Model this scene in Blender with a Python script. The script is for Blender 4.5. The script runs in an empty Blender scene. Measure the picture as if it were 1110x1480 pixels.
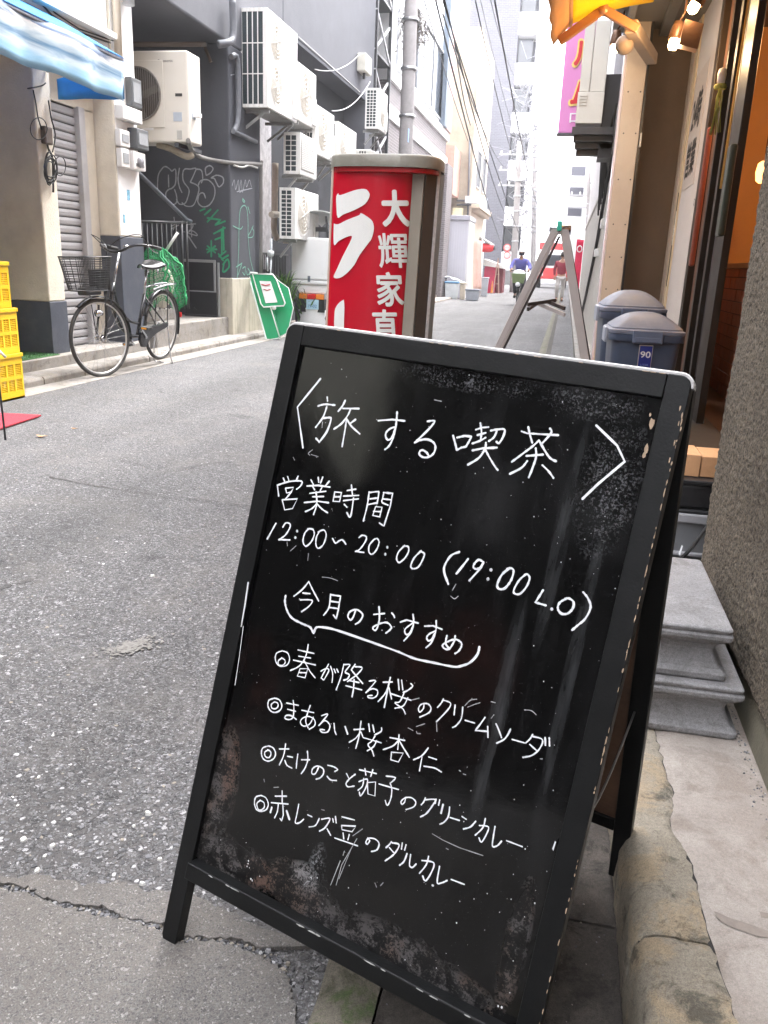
import bpy, bmesh, math, random
from math import radians, sin, cos, pi, sqrt, atan2
from mathutils import Vector, Matrix, noise

# ------------------------------------------------------------------ camera
S = bpy.context.scene
COL = S.collection
CAMH = 1.05
YAW, PITCH, ROLL = radians(11.45), radians(16.8), radians(2.25)
FPX = 1185.0                                   # focal length in pixels of the 1110x1480 photograph
_f = Vector((-sin(YAW)*cos(PITCH), cos(YAW)*cos(PITCH), -sin(PITCH)))
_r0 = Vector((cos(YAW), sin(YAW), 0))
_u0 = _r0.cross(_f)
_r = cos(ROLL)*_r0 + sin(ROLL)*_u0
_u = -sin(ROLL)*_r0 + cos(ROLL)*_u0
cam_d = bpy.data.cameras.new('camera'); cam = bpy.data.objects.new('camera', cam_d); COL.objects.link(cam)
cam_d.sensor_fit = 'VERTICAL'; cam_d.sensor_height = 24; cam_d.sensor_width = 18
cam_d.lens = FPX/1480*24
cam_d.clip_start = 0.05; cam_d.clip_end = 2000
cam.matrix_world = Matrix(((_r.x, _u.x, -_f.x, 0), (_r.y, _u.y, -_f.y, 0), (_r.z, _u.z, -_f.z, CAMH), (0, 0, 0, 1)))
S.camera = cam

# ------------------------------------------------------------------ world, sun, exposure (overcast day)
W = bpy.data.worlds.new('World'); S.world = W; W.use_nodes = True
nt = W.node_tree; nt.nodes.clear()
_o = nt.nodes.new('ShaderNodeOutputWorld'); _b = nt.nodes.new('ShaderNodeBackground')
_s = nt.nodes.new('ShaderNodeTexSky'); _s.sky_type = 'NISHITA'; _s.sun_disc = False
_s.sun_elevation = radians(58); _s.sun_rotation = radians(25)
_s.air_density = 1.0; _s.dust_density = 6.0; _s.ozone_density = 1.0
_hs = nt.nodes.new('ShaderNodeHueSaturation'); _hs.inputs['Saturation'].default_value = 0.22
_mx = nt.nodes.new('ShaderNodeMix'); _mx.data_type = 'RGBA'; _mx.inputs[0].default_value = 0.7
_mx.inputs['B'].default_value = (8.6, 8.7, 9.2, 1)       # even cloud deck
nt.links.new(_s.outputs[0], _hs.inputs['Color']); nt.links.new(_hs.outputs[0], _mx.inputs['A'])
nt.links.new(_mx.outputs['Result'], _b.inputs[0]); nt.links.new(_b.outputs[0], _o.inputs[0])
_b.inputs[1].default_value = 0.15
sun_d = bpy.data.lights.new('sun', 'SUN'); sun_d.energy = 1.2; sun_d.angle = radians(22); sun_d.color = (1, .97, .93)
sun = bpy.data.objects.new('sun', sun_d); COL.objects.link(sun)
_sd = Vector((sin(radians(25))*cos(radians(58)), cos(radians(25))*cos(radians(58)), sin(radians(58))))
sun.rotation_euler = _sd.to_track_quat('Z', 'Y').to_euler()
S.view_settings.view_transform = 'Standard'; S.view_settings.look = 'None'
S.view_settings.gamma = 1; S.view_settings.use_curve_mapping = False
S.view_settings.exposure = 2.9
S.render.engine = 'CYCLES'
S.cycles.max_bounces = 6; S.cycles.diffuse_bounces = 3; S.cycles.glossy_bounces = 3
S.cycles.transmission_bounces = 4; S.cycles.volume_bounces = 0; S.cycles.transparent_max_bounces = 8
S.cycles.use_denoising = True

# ------------------------------------------------------------------ measuring helpers: from a sight line to a place on a known plane
C0 = Vector((0, 0, CAMH))
def ray(px, py): return _f + (px-555)/FPX*_r - (py-740)/FPX*_u
def G(px, py, z=0.0): d = ray(px, py); return C0 + d*((z-CAMH)/d.z)
def PX(px, py, X): d = ray(px, py); return C0 + d*(X/d.x)
def PY(px, py, Y): d = ray(px, py); return C0 + d*(Y/d.y)
def onplane(px, py, o, n): d = ray(px, py); return C0 + d*((o-C0).dot(n)/d.dot(n))

# ------------------------------------------------------------------ materials
_mats = {}
def mat(name, col, rough=.7, var=.12, scale=6., bump=.15, metal=0., stain=0., stain_col=(.05,.045,.04), stain_scale=2.5,
        spec=.5, fine=0., bscale=None, emit=None, es=1., alpha=None, trans=0., streak=False, coat=0.):
    if name in _mats: return _mats[name]
    m = bpy.data.materials.new(name); m.use_nodes = True; t = m.node_tree; N = t.nodes; L = t.links
    b = N['Principled BSDF']
    b.inputs['Roughness'].default_value = rough; b.inputs['Metallic'].default_value = metal
    b.inputs['Specular IOR Level'].default_value = spec; b.inputs['Coat Weight'].default_value = coat
    tc = N.new('ShaderNodeTexCoord')
    geo = N.new('ShaderNodeNewGeometry')
    src = geo.outputs['Position']
    n1 = N.new('ShaderNodeTexNoise'); n1.inputs['Scale'].default_value = scale; n1.inputs['Detail'].default_value = 8
    n1.inputs['Roughness'].default_value = .62
    L.new(src, n1.inputs['Vector'])
    ramp = N.new('ShaderNodeMapRange'); ramp.inputs[1].default_value = .3; ramp.inputs[2].default_value = .7
    ramp.inputs[3].default_value = 1-var; ramp.inputs[4].default_value = 1+var
    L.new(n1.outputs[0], ramp.inputs[0])
    mul = N.new('ShaderNodeVectorMath'); mul.operation = 'SCALE'; mul.inputs[0].default_value = col[:3]
    L.new(ramp.outputs[0], mul.inputs['Scale'])
    out = mul.outputs[0]
    if stain > 0:
        n2 = N.new('ShaderNodeTexNoise'); n2.inputs['Scale'].default_value = stain_scale; n2.inputs['Detail'].default_value = 10
        n2.inputs['Roughness'].default_value = .7
        if streak:
            mp = N.new('ShaderNodeMapping'); mp.inputs['Scale'].default_value = (4, 4, .5); L.new(src, mp.inputs[0]); L.new(mp.outputs[0], n2.inputs['Vector'])
        else: L.new(src, n2.inputs['Vector'])
        r2 = N.new('ShaderNodeMapRange'); r2.inputs[1].default_value = .48; r2.inputs[2].default_value = .72
        r2.inputs[3].default_value = 0; r2.inputs[4].default_value = stain
        L.new(n2.outputs[0], r2.inputs[0])
        mx = N.new('ShaderNodeMix'); mx.data_type = 'RGBA'; L.new(r2.outputs[0], mx.inputs[0])
        L.new(out, mx.inputs['A']); mx.inputs['B'].default_value = (*stain_col, 1); out = mx.outputs['Result']
    L.new(out, b.inputs['Base Color'])
    rr = N.new('ShaderNodeMapRange'); rr.inputs[3].default_value = max(.02, rough-.08); rr.inputs[4].default_value = min(1, rough+.08)
    L.new(n1.outputs[0], rr.inputs[0]); L.new(rr.outputs[0], b.inputs['Roughness'])
    if bump > 0:
        n3 = N.new('ShaderNodeTexNoise'); n3.inputs['Scale'].default_value = bscale or scale*8; n3.inputs['Detail'].default_value = 5
        L.new(src, n3.inputs['Vector'])
        bp = N.new('ShaderNodeBump'); bp.inputs['Strength'].default_value = bump; bp.inputs['Distance'].default_value = .01
        L.new(n3.outputs[0], bp.inputs['Height']); L.new(bp.outputs[0], b.inputs['Normal'])
    if emit:
        b.inputs['Emission Color'].default_value = (*emit, 1); b.inputs['Emission Strength'].default_value = es
    if alpha is not None: b.inputs['Alpha'].default_value = alpha
    b.inputs['Transmission Weight'].default_value = trans
    _mats[name] = m; return m

# ------------------------------------------------------------------ mesh helpers
class MB:
    def __init__(s): s.v = []; s.f = []; s.mi = []; s.cur = 0; s.smooth = set()
    def add(s, vs, fs, sm=False):
        k = len(s.v); s.v += [tuple(v) for v in vs]
        for f in fs:
            if sm: s.smooth.add(len(s.f))
            s.f.append([i+k for i in f]); s.mi.append(s.cur)
        return s
    def box(s, x0, x1, y0, y1, z0, z1):
        if x0 > x1: x0, x1 = x1, x0
        if y0 > y1: y0, y1 = y1, y0
        if z0 > z1: z0, z1 = z1, z0
        v = [(x0,y0,z0),(x1,y0,z0),(x1,y1,z0),(x0,y1,z0),(x0,y0,z1),(x1,y0,z1),(x1,y1,z1),(x0,y1,z1)]
        return s.add(v, [(0,3,2,1),(4,5,6,7),(0,1,5,4),(1,2,6,5),(2,3,7,6),(3,0,4,7)])
    def obox(s, o, ax, ay, az):
        o, ax, ay, az = map(Vector, (o, ax, ay, az))
        v = [o, o+ax, o+ax+ay, o+ay, o+az, o+ax+az, o+ax+ay+az, o+ay+az]
        fl = ax.cross(ay).dot(az) < 0
        fs = [(0,3,2,1),(4,5,6,7),(0,1,5,4),(1,2,6,5),(2,3,7,6),(3,0,4,7)]
        return s.add(v, [f[::-1] for f in fs] if fl else fs)
    def bar(s, a, b, w, h=None, upv=(0,0,1)):
        a, b = Vector(a), Vector(b); h = h or w; d = (b-a); u = Vector(upv)
        sd = d.cross(u)
        if sd.length < 1e-6: sd = d.cross(Vector((1,0,0)))
        sd.normalize(); u = sd.cross(d).normalized()
        return s.obox(a-sd*w/2-u*h/2, sd*w, d, u*h)
    def quad(s, a, b, c, d): return s.add([a,b,c,d], [(0,1,2,3)])
    def tube(s, pts, r, n=8, cap=True, closed=False):
        pts = [Vector(p) for p in pts]; m = len(pts); rs = r if isinstance(r, (list,tuple)) else [r]*m
        k = len(s.v); ref = None
        for i, p in enumerate(pts):
            if closed: t = pts[(i+1) % m]-pts[i-1]
            else: t = pts[min(i+1,m-1)]-pts[max(i-1,0)]
            if t.length < 1e-9: t = Vector((0,0,1))
            t.normalize()
            if ref is None: ref = t.orthogonal().normalized()
            ref = (ref - t*ref.dot(t))
            if ref.length < 1e-6: ref = t.orthogonal()
            ref.normalize(); bi = t.cross(ref)
            for j in range(n):
                a = 2*pi*j/n; s.v.append(tuple(p+(ref*cos(a)+bi*sin(a))*rs[i]))
        for i in range(m if closed else m-1):
            for j in range(n):
                a = k+i*n+j; b2 = k+i*n+(j+1) % n; i2 = (i+1) % m
                s.smooth.add(len(s.f)); s.f.append([a, b2, k+i2*n+(j+1) % n, k+i2*n+j]); s.mi.append(s.cur)
        if cap and not closed:
            s.f.append([k+j for j in range(n)][::-1]); s.mi.append(s.cur)
            s.f.append([k+(m-1)*n+j for j in range(n)]); s.mi.append(s.cur)
        return s
    def prism(s, poly, d):           # poly: 3d points of a planar outline; d: extrusion vector
        poly = [Vector(p) for p in poly]; d = Vector(d); n = len(poly)
        nn = Vector((0,0,0))
        for i in range(n): nn += poly[i].cross(poly[(i+1) % n])
        if nn.dot(d) > 0: poly = poly[::-1]
        fs = [list(range(n)), list(range(2*n-1, n-1, -1))]
        for i in range(n): fs.append([i, n+i, n+(i+1) % n, (i+1) % n][::1])
        return s.add(poly+[p+d for p in poly], fs)
    def lathe(s, prof, c, n=16, axis='Z', sm=True):    # prof: (r, h)
        c = Vector(c); k = len(s.v); m = len(prof)
        for (r, h) in prof:
            for j in range(n):
                a = 2*pi*j/n
                if axis == 'Z': p = (r*cos(a), r*sin(a), h)
                elif axis == 'Y': p = (r*cos(a), h, -r*sin(a))
                else: p = (h, r*cos(a), r*sin(a))
                s.v.append(tuple(c+Vector(p)))
        for i in range(m-1):
            for j in range(n):
                if sm: s.smooth.add(len(s.f))
                s.f.append([k+i*n+j, k+i*n+(j+1) % n, k+(i+1)*n+(j+1) % n, k+(i+1)*n+j]); s.mi.append(s.cur)
        return s
    def grid(s, fn, nu, nv, sm=True, thick=None):
        k = len(s.v)
        for j in range(nv+1):
            for i in range(nu+1): s.v.append(tuple(fn(i/nu, j/nv)))
        for j in range(nv):
            for i in range(nu):
                a = k+j*(nu+1)+i
                if sm: s.smooth.add(len(s.f))
                s.f.append([a, a+1, a+nu+2, a+nu+1]); s.mi.append(s.cur)
        return s
    def mesh(s, name, mats, fix=True):
        me = bpy.data.meshes.new(name); me.from_pydata(s.v, [], s.f)
        for m in (mats if isinstance(mats, (list,tuple)) else [mats]): me.materials.append(m)
        me.polygons.foreach_set('material_index', s.mi)
        me.polygons.foreach_set('use_smooth', [i in s.smooth for i in range(len(s.f))])
        me.update(); me.validate()
        return me
    def build(s, name, mats, parent=None, bevel=0, seg=2, fixn=True, solid=0, sub=0, mtx=None):
        me = s.mesh(name, mats)
        if fixn or bevel:
            bm = bmesh.new(); bm.from_mesh(me)
            if fixn: bmesh.ops.recalc_face_normals(bm, faces=bm.faces)
            bm.to_mesh(me); bm.free()
        o = bpy.data.objects.new(name, me); COL.objects.link(o)
        if parent is not None: o.parent = parent
        if mtx is not None: o.matrix_local = mtx
        if solid:
            md = o.modifiers.new('solid', 'SOLIDIFY'); md.thickness = solid; md.offset = 0
        if sub:
            md = o.modifiers.new('sub', 'SUBSURF'); md.levels = sub; md.render_levels = sub
        if bevel:
            md = o.modifiers.new('bevel', 'BEVEL'); md.width = bevel; md.segments = seg; md.limit_method = 'ANGLE'; md.harden_normals = False
        return o
def tag(o, label=None, cat=None, group=None, kind=None):
    if label: o['label'] = label
    if cat: o['category'] = cat
    if group: o['group'] = group
    if kind: o['kind'] = kind
    return o
def empty(name, label=None, cat=None, loc=(0,0,0), rz=0, group=None, mtx=None):
    o = bpy.data.objects.new(name, None); COL.objects.link(o); o.empty_display_size = .1
    if mtx is not None: o.matrix_world = mtx
    else: o.location = loc; o.rotation_euler = (0,0,rz)
    return tag(o, label, cat, group)
def inst(me, name, parent, loc=(0,0,0), rot=(0,0,0), scale=(1,1,1), mtx=None):
    o = bpy.data.objects.new(name, me); COL.objects.link(o)
    if parent is not None: o.parent = parent
    if mtx is not None: o.matrix_local = mtx
    else: o.location = loc; o.rotation_euler = rot; o.scale = scale
    return o
def struct(o): o['kind'] = 'structure'; return o
def spline(pts, k=6):
    P = [Vector(p) for p in pts]
    if len(P) < 3: return P
    out = []
    for i in range(len(P)-1):
        p0 = P[max(i-1,0)]; p1 = P[i]; p2 = P[i+1]; p3 = P[min(i+2,len(P)-1)]
        for j in range(k):
            t = j/k
            out.append(.5*((2*p1)+(p2-p0)*t+(2*p0-5*p1+4*p2-p3)*t*t+(3*p1-p0-3*p2+p3)*t**3))
    out.append(P[-1]); return out
def text_polys(body, bold=0.0, res=3):      # letters as a flat mesh: list of verts (x,y) and faces
    cu = bpy.data.curves.new('lettering', 'FONT'); cu.body = body; cu.offset = bold; cu.resolution_u = res
    cu.align_x = 'CENTER'; cu.align_y = 'CENTER'
    o = bpy.data.objects.new('lettering', cu); COL.objects.link(o)
    bpy.context.view_layer.update()
    me = o.to_mesh(); vs = [v.co.copy() for v in me.vertices]; fs = [list(p.vertices) for p in me.polygons]
    o.to_mesh_clear(); bpy.data.objects.remove(o); bpy.data.curves.remove(cu)
    if vs:
        x0 = min(v.x for v in vs); x1 = max(v.x for v in vs); y0 = min(v.y for v in vs); y1 = max(v.y for v in vs)
        vs = [Vector((v.x-(x0+x1)/2, v.y-(y0+y1)/2, 0)) for v in vs]
        return vs, fs, x1-x0, y1-y0
    return vs, fs, 1, 1
def text_on(body, o, ux, uy, name, m, parent, w=None, h=None, bold=0.0, fn=None):
    vs, fs, tw, th = text_polys(body, 0.0)
    sx = w/tw if w else h/th; sy = h/th if h else w/tw
    o, ux, uy = Vector(o), Vector(ux), Vector(uy)
    mb = MB(); nn = ux.cross(uy).normalized(); bd = bold*max(sx, sy)
    for k_, (dx, dy) in enumerate(((0,0),(1,0),(-1,0),(0,1),(0,-1),(.7,.7),(-.7,.7),(.7,-.7),(-.7,-.7)) if bold else ((0,0),)):
        mb.add([o+ux*(v.x*sx+dx*bd)+uy*(v.y*sy+dy*bd)+nn*.00012*k_ for v in vs], fs)
    return mb.build(name, m, parent, fixn=False)
def ribbon(mb, pts, w, nrm, lift=0.0, var=0.0, rng=random):
    P = [Vector(p) for p in pts]; nrm = Vector(nrm); k = len(mb.v); n = len(P)
    for i, p in enumerate(P):
        t = (P[min(i+1,n-1)]-P[max(i-1,0)])
        if t.length < 1e-9: t = Vector((1,0,0))
        t.normalize(); s = nrm.cross(t)*w/2*(1+var*(rng.random()-.5))
        mb.v.append(tuple(p+s+nrm*lift)); mb.v.append(tuple(p-s+nrm*lift))
    for i in range(n-1):
        a = k+2*i; mb.f.append([a, a+1, a+3, a+2]); mb.mi.append(mb.cur)
    for i in (0, n-1):                      # round ends
        p = P[i]; k2 = len(mb.v)
        for j in range(8): a = pi*2*j/8; q = nrm.orthogonal().normalized(); q2 = nrm.cross(q); mb.v.append(tuple(p+(q*cos(a)+q2*sin(a))*w*.5+nrm*(lift+.00003)))
        mb.f.append([k2+j for j in range(8)]); mb.mi.append(mb.cur)

def make_translucent(m, amount=.5):      # thin cloth: light also passes through it
    t = m.node_tree; N = t.nodes; L = t.links; b = N['Principled BSDF']; o = N['Material Output']
    tl = N.new('ShaderNodeBsdfTranslucent'); mx = N.new('ShaderNodeMixShader'); mx.inputs[0].default_value = amount
    L.new(b.inputs['Base Color'].links[0].from_socket, tl.inputs['Color']); L.new(b.outputs[0], mx.inputs[1]); L.new(tl.outputs[0], mx.inputs[2]); L.new(mx.outputs[0], o.inputs['Surface']); return m
# common materials
M_white = lambda: mat('white_enamel', (.72,.72,.70), .4, .05, 3, .05, stain=.25, stain_col=(.42,.38,.32), stain_scale=4, streak=True)
M_black = lambda: mat('black_paint', (.018,.018,.019), .35, .15, 10, .1)
M_darkmetal = lambda: mat('dark_metal', (.03,.03,.033), .45, .15, 20, .1)
M_steel = lambda: mat('steel', (.45,.45,.46), .32, .08, 20, .05, metal=.9)
M_rubber = lambda: mat('rubber', (.03,.03,.03), .8, .2, 30, .2)
# ================================================================== GROUND
def ground_mat(name, stone_scale, base, lo, hi, amount, bump=.5, tint=(1,1,1), dirt=(.13,.11,.09), dirt_amt=.35, spots=.0, rough=.85):
    m = bpy.data.materials.new(name); m.use_nodes = True; t = m.node_tree; N = t.nodes; L = t.links; b = N['Principled BSDF']
    geo = N.new('ShaderNodeNewGeometry'); P = geo.outputs['Position']
    wn = N.new('ShaderNodeTexNoise'); wn.inputs['Scale'].default_value = 30; L.new(P, wn.inputs['Vector'])
    wv = N.new('ShaderNodeVectorMath'); wv.operation = 'MULTIPLY_ADD'; wv.inputs[1].default_value = (.018,)*3; L.new(wn.outputs['Color'], wv.inputs[0]); L.new(P, wv.inputs[2])
    def vor(sc):
        v = N.new('ShaderNodeTexVoronoi'); v.inputs['Scale'].default_value = sc; L.new(wv.outputs[0], v.inputs['Vector'])
        e = N.new('ShaderNodeTexVoronoi'); e.feature = 'DISTANCE_TO_EDGE'; e.inputs['Scale'].default_value = sc; L.new(wv.outputs[0], e.inputs['Vector'])
        return v, e
    col = None; hgt = None
    big = N.new('ShaderNodeTexNoise'); big.inputs['Scale'].default_value = 1.3; big.inputs['Detail'].default_value = 9; big.inputs['Roughness'].default_value = .65; L.new(P, big.inputs['Vector'])
    bigr = N.new('ShaderNodeMapRange'); bigr.inputs[1].default_value = .35; bigr.inputs[2].default_value = .65; L.new(big.outputs[0], bigr.inputs[0])
    basec = N.new('ShaderNodeMix'); basec.data_type = 'RGBA'; L.new(bigr.outputs[0], basec.inputs[0])
    basec.inputs['A'].default_value = (*[c*.70 for c in base], 1); basec.inputs['B'].default_value = (*[c*1.25 for c in base], 1)
    out = basec.outputs['Result']
    for k, sc in enumerate(stone_scale):
        v, e = vor(sc)
        sep = N.new('ShaderNodeSeparateColor'); L.new(v.outputs['Color'], sep.inputs[0])
        cr = N.new('ShaderNodeValToRGB'); L.new(sep.outputs[0], cr.inputs[0])
        cr.color_ramp.elements[0].color = (*[lo*c for c in tint], 1); cr.color_ramp.elements[1].color = (*[hi*c for c in tint], 1)
        cr.color_ramp.elements[0].position = .1; cr.color_ramp.elements[1].position = 1
        el = cr.color_ramp.elements.new(.82); el.color = (*[(lo+(hi-lo)*.38)*c for c in tint], 1)
        # stone present where second random channel is small, away from the cell edge
        pr = N.new('ShaderNodeMath'); pr.operation = 'LESS_THAN'; L.new(sep.outputs[1], pr.inputs[0])
        am = N.new('ShaderNodeMapRange'); am.inputs[3].default_value = amount*.45; am.inputs[4].default_value = min(1, amount*1.3); L.new(bigr.outputs[0], am.inputs[0]); L.new(am.outputs[0], pr.inputs[1])
        ed = N.new('ShaderNodeMapRange'); ed.inputs[1].default_value = .02; ed.inputs[2].default_value = .10; L.new(e.outputs['Distance'], ed.inputs[0])
        mk = N.new('ShaderNodeMath'); mk.operation = 'MULTIPLY'; L.new(pr.outputs[0], mk.inputs[0]); L.new(ed.outputs[0], mk.inputs[1])
        mx = N.new('ShaderNodeMix'); mx.data_type = 'RGBA'; L.new(mk.outputs[0], mx.inputs[0]); L.new(out, mx.inputs['A']); L.new(cr.outputs[0], mx.inputs['B']); out = mx.outputs['Result']
        hm = N.new('ShaderNodeMath'); hm.operation = 'MULTIPLY'; L.new(mk.outputs[0], hm.inputs[0]); hm.inputs[1].default_value = 60./sc
        if hgt is None: hgt = hm.outputs[0]
        else:
            ad = N.new('ShaderNodeMath'); ad.operation = 'ADD'; L.new(hgt, ad.inputs[0]); L.new(hm.outputs[0], ad.inputs[1]); hgt = ad.outputs[0]
    fine = N.new('ShaderNodeTexNoise'); fine.inputs['Scale'].default_value = 420; fine.inputs['Detail'].default_value = 3; L.new(P, fine.inputs['Vector'])
    fr = N.new('ShaderNodeMapRange'); fr.inputs[1].default_value = .3; fr.inputs[2].default_value = .7; fr.inputs[3].default_value = .72; fr.inputs[4].default_value = 1.3; L.new(fine.outputs[0], fr.inputs[0])
    sc2 = N.new('ShaderNodeVectorMath'); sc2.operation = 'SCALE'; L.new(out, sc2.inputs[0]); L.new(fr.outputs[0], sc2.inputs['Scale'])
    dn = N.new('ShaderNodeTexNoise'); dn.inputs['Scale'].default_value = 2.1; dn.inputs['Detail'].default_value = 11; dn.inputs['Roughness'].default_value = .7
    off = N.new('ShaderNodeVectorMath'); off.inputs[1].default_value = (7,3,1); L.new(P, off.inputs[0]); L.new(off.outputs[0], dn.inputs['Vector'])
    dr = N.new('ShaderNodeMapRange'); dr.inputs[1].default_value = .5; dr.inputs[2].default_value = .75; dr.inputs[4].default_value = dirt_amt; L.new(dn.outputs[0], dr.inputs[0])
    dm = N.new('ShaderNodeMix'); dm.data_type = 'RGBA'; L.new(dr.outputs[0], dm.inputs[0]); L.new(sc2.outputs[0], dm.inputs['A']); dm.inputs['B'].default_value = (*dirt, 1)
    tn = N.new('ShaderNodeTexNoise'); tn.inputs['Scale'].default_value = 1.0; tn.inputs['Detail'].default_value = 6; tm = N.new('ShaderNodeMapping'); tm.inputs['Scale'].default_value = (1.5,.22,1); L.new(P, tm.inputs[0]); L.new(tm.outputs[0], tn.inputs['Vector'])
    tr_ = N.new('ShaderNodeMapRange'); tr_.inputs[1].default_value = .35; tr_.inputs[2].default_value = .65; tr_.inputs[3].default_value = .80; tr_.inputs[4].default_value = 1.18; L.new(tn.outputs[0], tr_.inputs[0])
    on = N.new('ShaderNodeTexNoise'); on.inputs['Scale'].default_value = 3.3; on.inputs['Detail'].default_value = 7; on.inputs['Distortion'].default_value = .8; L.new(P, on.inputs['Vector'])
    or_ = N.new('ShaderNodeMapRange'); or_.inputs[1].default_value = .62; or_.inputs[2].default_value = .72; or_.inputs[3].default_value = 1; or_.inputs[4].default_value = .66; L.new(on.outputs[0], or_.inputs[0])
    tmul = N.new('ShaderNodeMath'); tmul.operation = 'MULTIPLY'; L.new(tr_.outputs[0], tmul.inputs[0]); L.new(or_.outputs[0], tmul.inputs[1])
    tv = N.new('ShaderNodeVectorMath'); tv.operation = 'SCALE'; L.new(dm.outputs['Result'], tv.inputs[0]); L.new(tmul.outputs[0], tv.inputs['Scale'])
    L.new(tv.outputs[0], b.inputs['Base Color'])
    b.inputs['Roughness'].default_value = rough
    ha = N.new('ShaderNodeMath'); ha.operation = 'MULTIPLY_ADD'; ha.inputs[1].default_value = .5; L.new(fine.outputs[0], ha.inputs[0]); L.new(hgt, ha.inputs[2])
    bp = N.new('ShaderNodeBump'); bp.inputs['Strength'].default_value = bump; bp.inputs['Distance'].default_value = .004; L.new(ha.outputs[0], bp.inputs['Height']); L.new(bp.outputs[0], b.inputs['Normal'])
    return m
M_asphalt = ground_mat('asphalt', (75, 130, 230), (.102,.097,.096), .055, .33, .62, .9, (1,.985,1.01), (.185,.172,.16), .55)
M_patch = ground_mat('fine_asphalt_patch', (200, 330, 420), (.125,.115,.107), .07, .26, .28, .5, (1,.96,.92), (.22,.19,.165), .5)
M_moss = ground_mat('mossy_concrete', (120, 300), (.085,.078,.06), .04, .22, .3, .8, (.9,1,.7), (.035,.06,.02), .85)
M_gutter = ground_mat('dark_gutter_concrete', (110, 260), (.05,.045,.04), .03, .2, .35, .9, (1,.95,.9), (.018,.016,.014), .7)
M_conc = ground_mat('worn_concrete', (200, 420), (.31,.275,.245), .16, .46, .3, .35, (1,.97,.93), (.20,.165,.14), .5)
M_kerb = ground_mat('kerb_concrete', (90, 210, 380), (.15,.13,.105), .06, .42, .35, .8, (1,.9,.72), (.40,.27,.12), .95)
M_kerbgrey = ground_mat('grey_kerb_concrete', (200, 380), (.23,.215,.20), .12, .34, .3, .5, (1,.97,.94), (.12,.105,.09), .7)
M_stonegrey = ground_mat('grey_granite', (330, 520), (.33,.325,.33), .12, .5, .55, .35, (1,.99,1), (.22,.21,.21), .4, rough=.75)

def conc_mat(name, a, b2, patch, pamt, dark, damt, grain=.35, sc=1., bump=.6, rough=.88, pores=.25):
    m = bpy.data.materials.new(name); m.use_nodes = True; t = m.node_tree; N = t.nodes; L = t.links; bs = N['Principled BSDF']
    geo = N.new('ShaderNodeNewGeometry'); P = geo.outputs['Position']
    def noi(s_, det, rg, off, dist=0.):
        mp = N.new('ShaderNodeVectorMath'); mp.inputs[1].default_value = off; L.new(P, mp.inputs[0]); n = N.new('ShaderNodeTexNoise'); n.inputs['Scale'].default_value = s_*sc; n.inputs['Detail'].default_value = det; n.inputs['Roughness'].default_value = rg; n.inputs['Distortion'].default_value = dist; L.new(mp.outputs[0], n.inputs['Vector']); return n.outputs[0]
    def mr(x, p, q, c=0., d=1.): r = N.new('ShaderNodeMapRange'); r.inputs[1].default_value = p; r.inputs[2].default_value = q; r.inputs[3].default_value = c; r.inputs[4].default_value = d; L.new(x, r.inputs[0]); return r.outputs[0]
    def mix(f, x, y):
        q = N.new('ShaderNodeMix'); q.data_type = 'RGBA'; L.new(f, q.inputs[0])
        for k, v in (('A', x), ('B', y)):
            if isinstance(v, tuple): q.inputs[k].default_value = (*v, 1)
            else: L.new(v, q.inputs[k])
        return q.outputs['Result']
    c = mix(mr(noi(6, 9, .7, (0,0,0)), .35, .65), a, b2)
    c = mix(mr(noi(9, 10, .72, (5,2,1), .6), .50, .60, 0, pamt), c, patch)
    c = mix(mr(noi(13, 11, .75, (1,8,3), .4), .52, .62, 0, damt), c, dark)
    fine = noi(520/sc, 4, .7, (0,0,0)); mid = noi(150/sc, 4, .65, (3,3,3))
    g = N.new('ShaderNodeVectorMath'); g.operation = 'SCALE'; L.new(c, g.inputs[0]); ad = N.new('ShaderNodeMath'); ad.operation = 'ADD'; L.new(mr(fine, .3, .7, -grain, grain), ad.inputs[0]); L.new(mr(mid, .3, .7, 1-grain*.5, 1+grain*.5), ad.inputs[1]); L.new(ad.outputs[0], g.inputs['Scale'])
    c = mix(mr(mid, .68, .74, 0, pores), g.outputs[0], (.03,.027,.022)); L.new(c, bs.inputs['Base Color']); bs.inputs['Roughness'].default_value = rough
    h = N.new('ShaderNodeMath'); h.operation = 'MULTIPLY_ADD'; h.inputs[1].default_value = .35; L.new(fine, h.inputs[0]); L.new(mid, h.inputs[2])
    bp = N.new('ShaderNodeBump'); bp.inputs['Strength'].default_value = bump; bp.inputs['Distance'].default_value = .004; L.new(h.outputs[0], bp.inputs['Height']); L.new(bp.outputs[0], bs.inputs['Normal']); return m
M_conc = conc_mat('worn_concrete', (.29,.25,.22), (.40,.36,.325), (.24,.20,.17), .6, (.18,.155,.13), .35, .22)
M_kerb = conc_mat('kerb_concrete', (.22,.19,.145), (.32,.285,.23), (.40,.295,.175), .5, (.075,.068,.052), .85, .35, 1.1, .8)
M_kerbgrey = conc_mat('grey_kerb_concrete', (.20,.185,.17), (.29,.27,.25), (.22,.19,.15), .5, (.10,.09,.075), .6, .25, .6)
M_gutter = conc_mat('dark_gutter_concrete', (.035,.030,.026), (.075,.066,.058), (.11,.095,.08), .5, (.014,.012,.010), .8, .4, 1.2)
M_moss = conc_mat('mossy_concrete', (.10,.09,.07), (.17,.15,.12), (.045,.075,.018), .85, (.03,.035,.015), .7, .4, 1.3)
M_stonegrey = conc_mat('grey_granite', (.21,.207,.212), (.29,.285,.29), (.17,.165,.165), .6, (.12,.115,.11), .55, .38, 1., .35, .75, .15)

mb = MB(); mb.quad((-190,-60,-.06),(190,-60,-.06),(190,320,-.06),(-190,320,-.06)); struct(mb.build('ground', M_asphalt, fixn=False))
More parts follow.
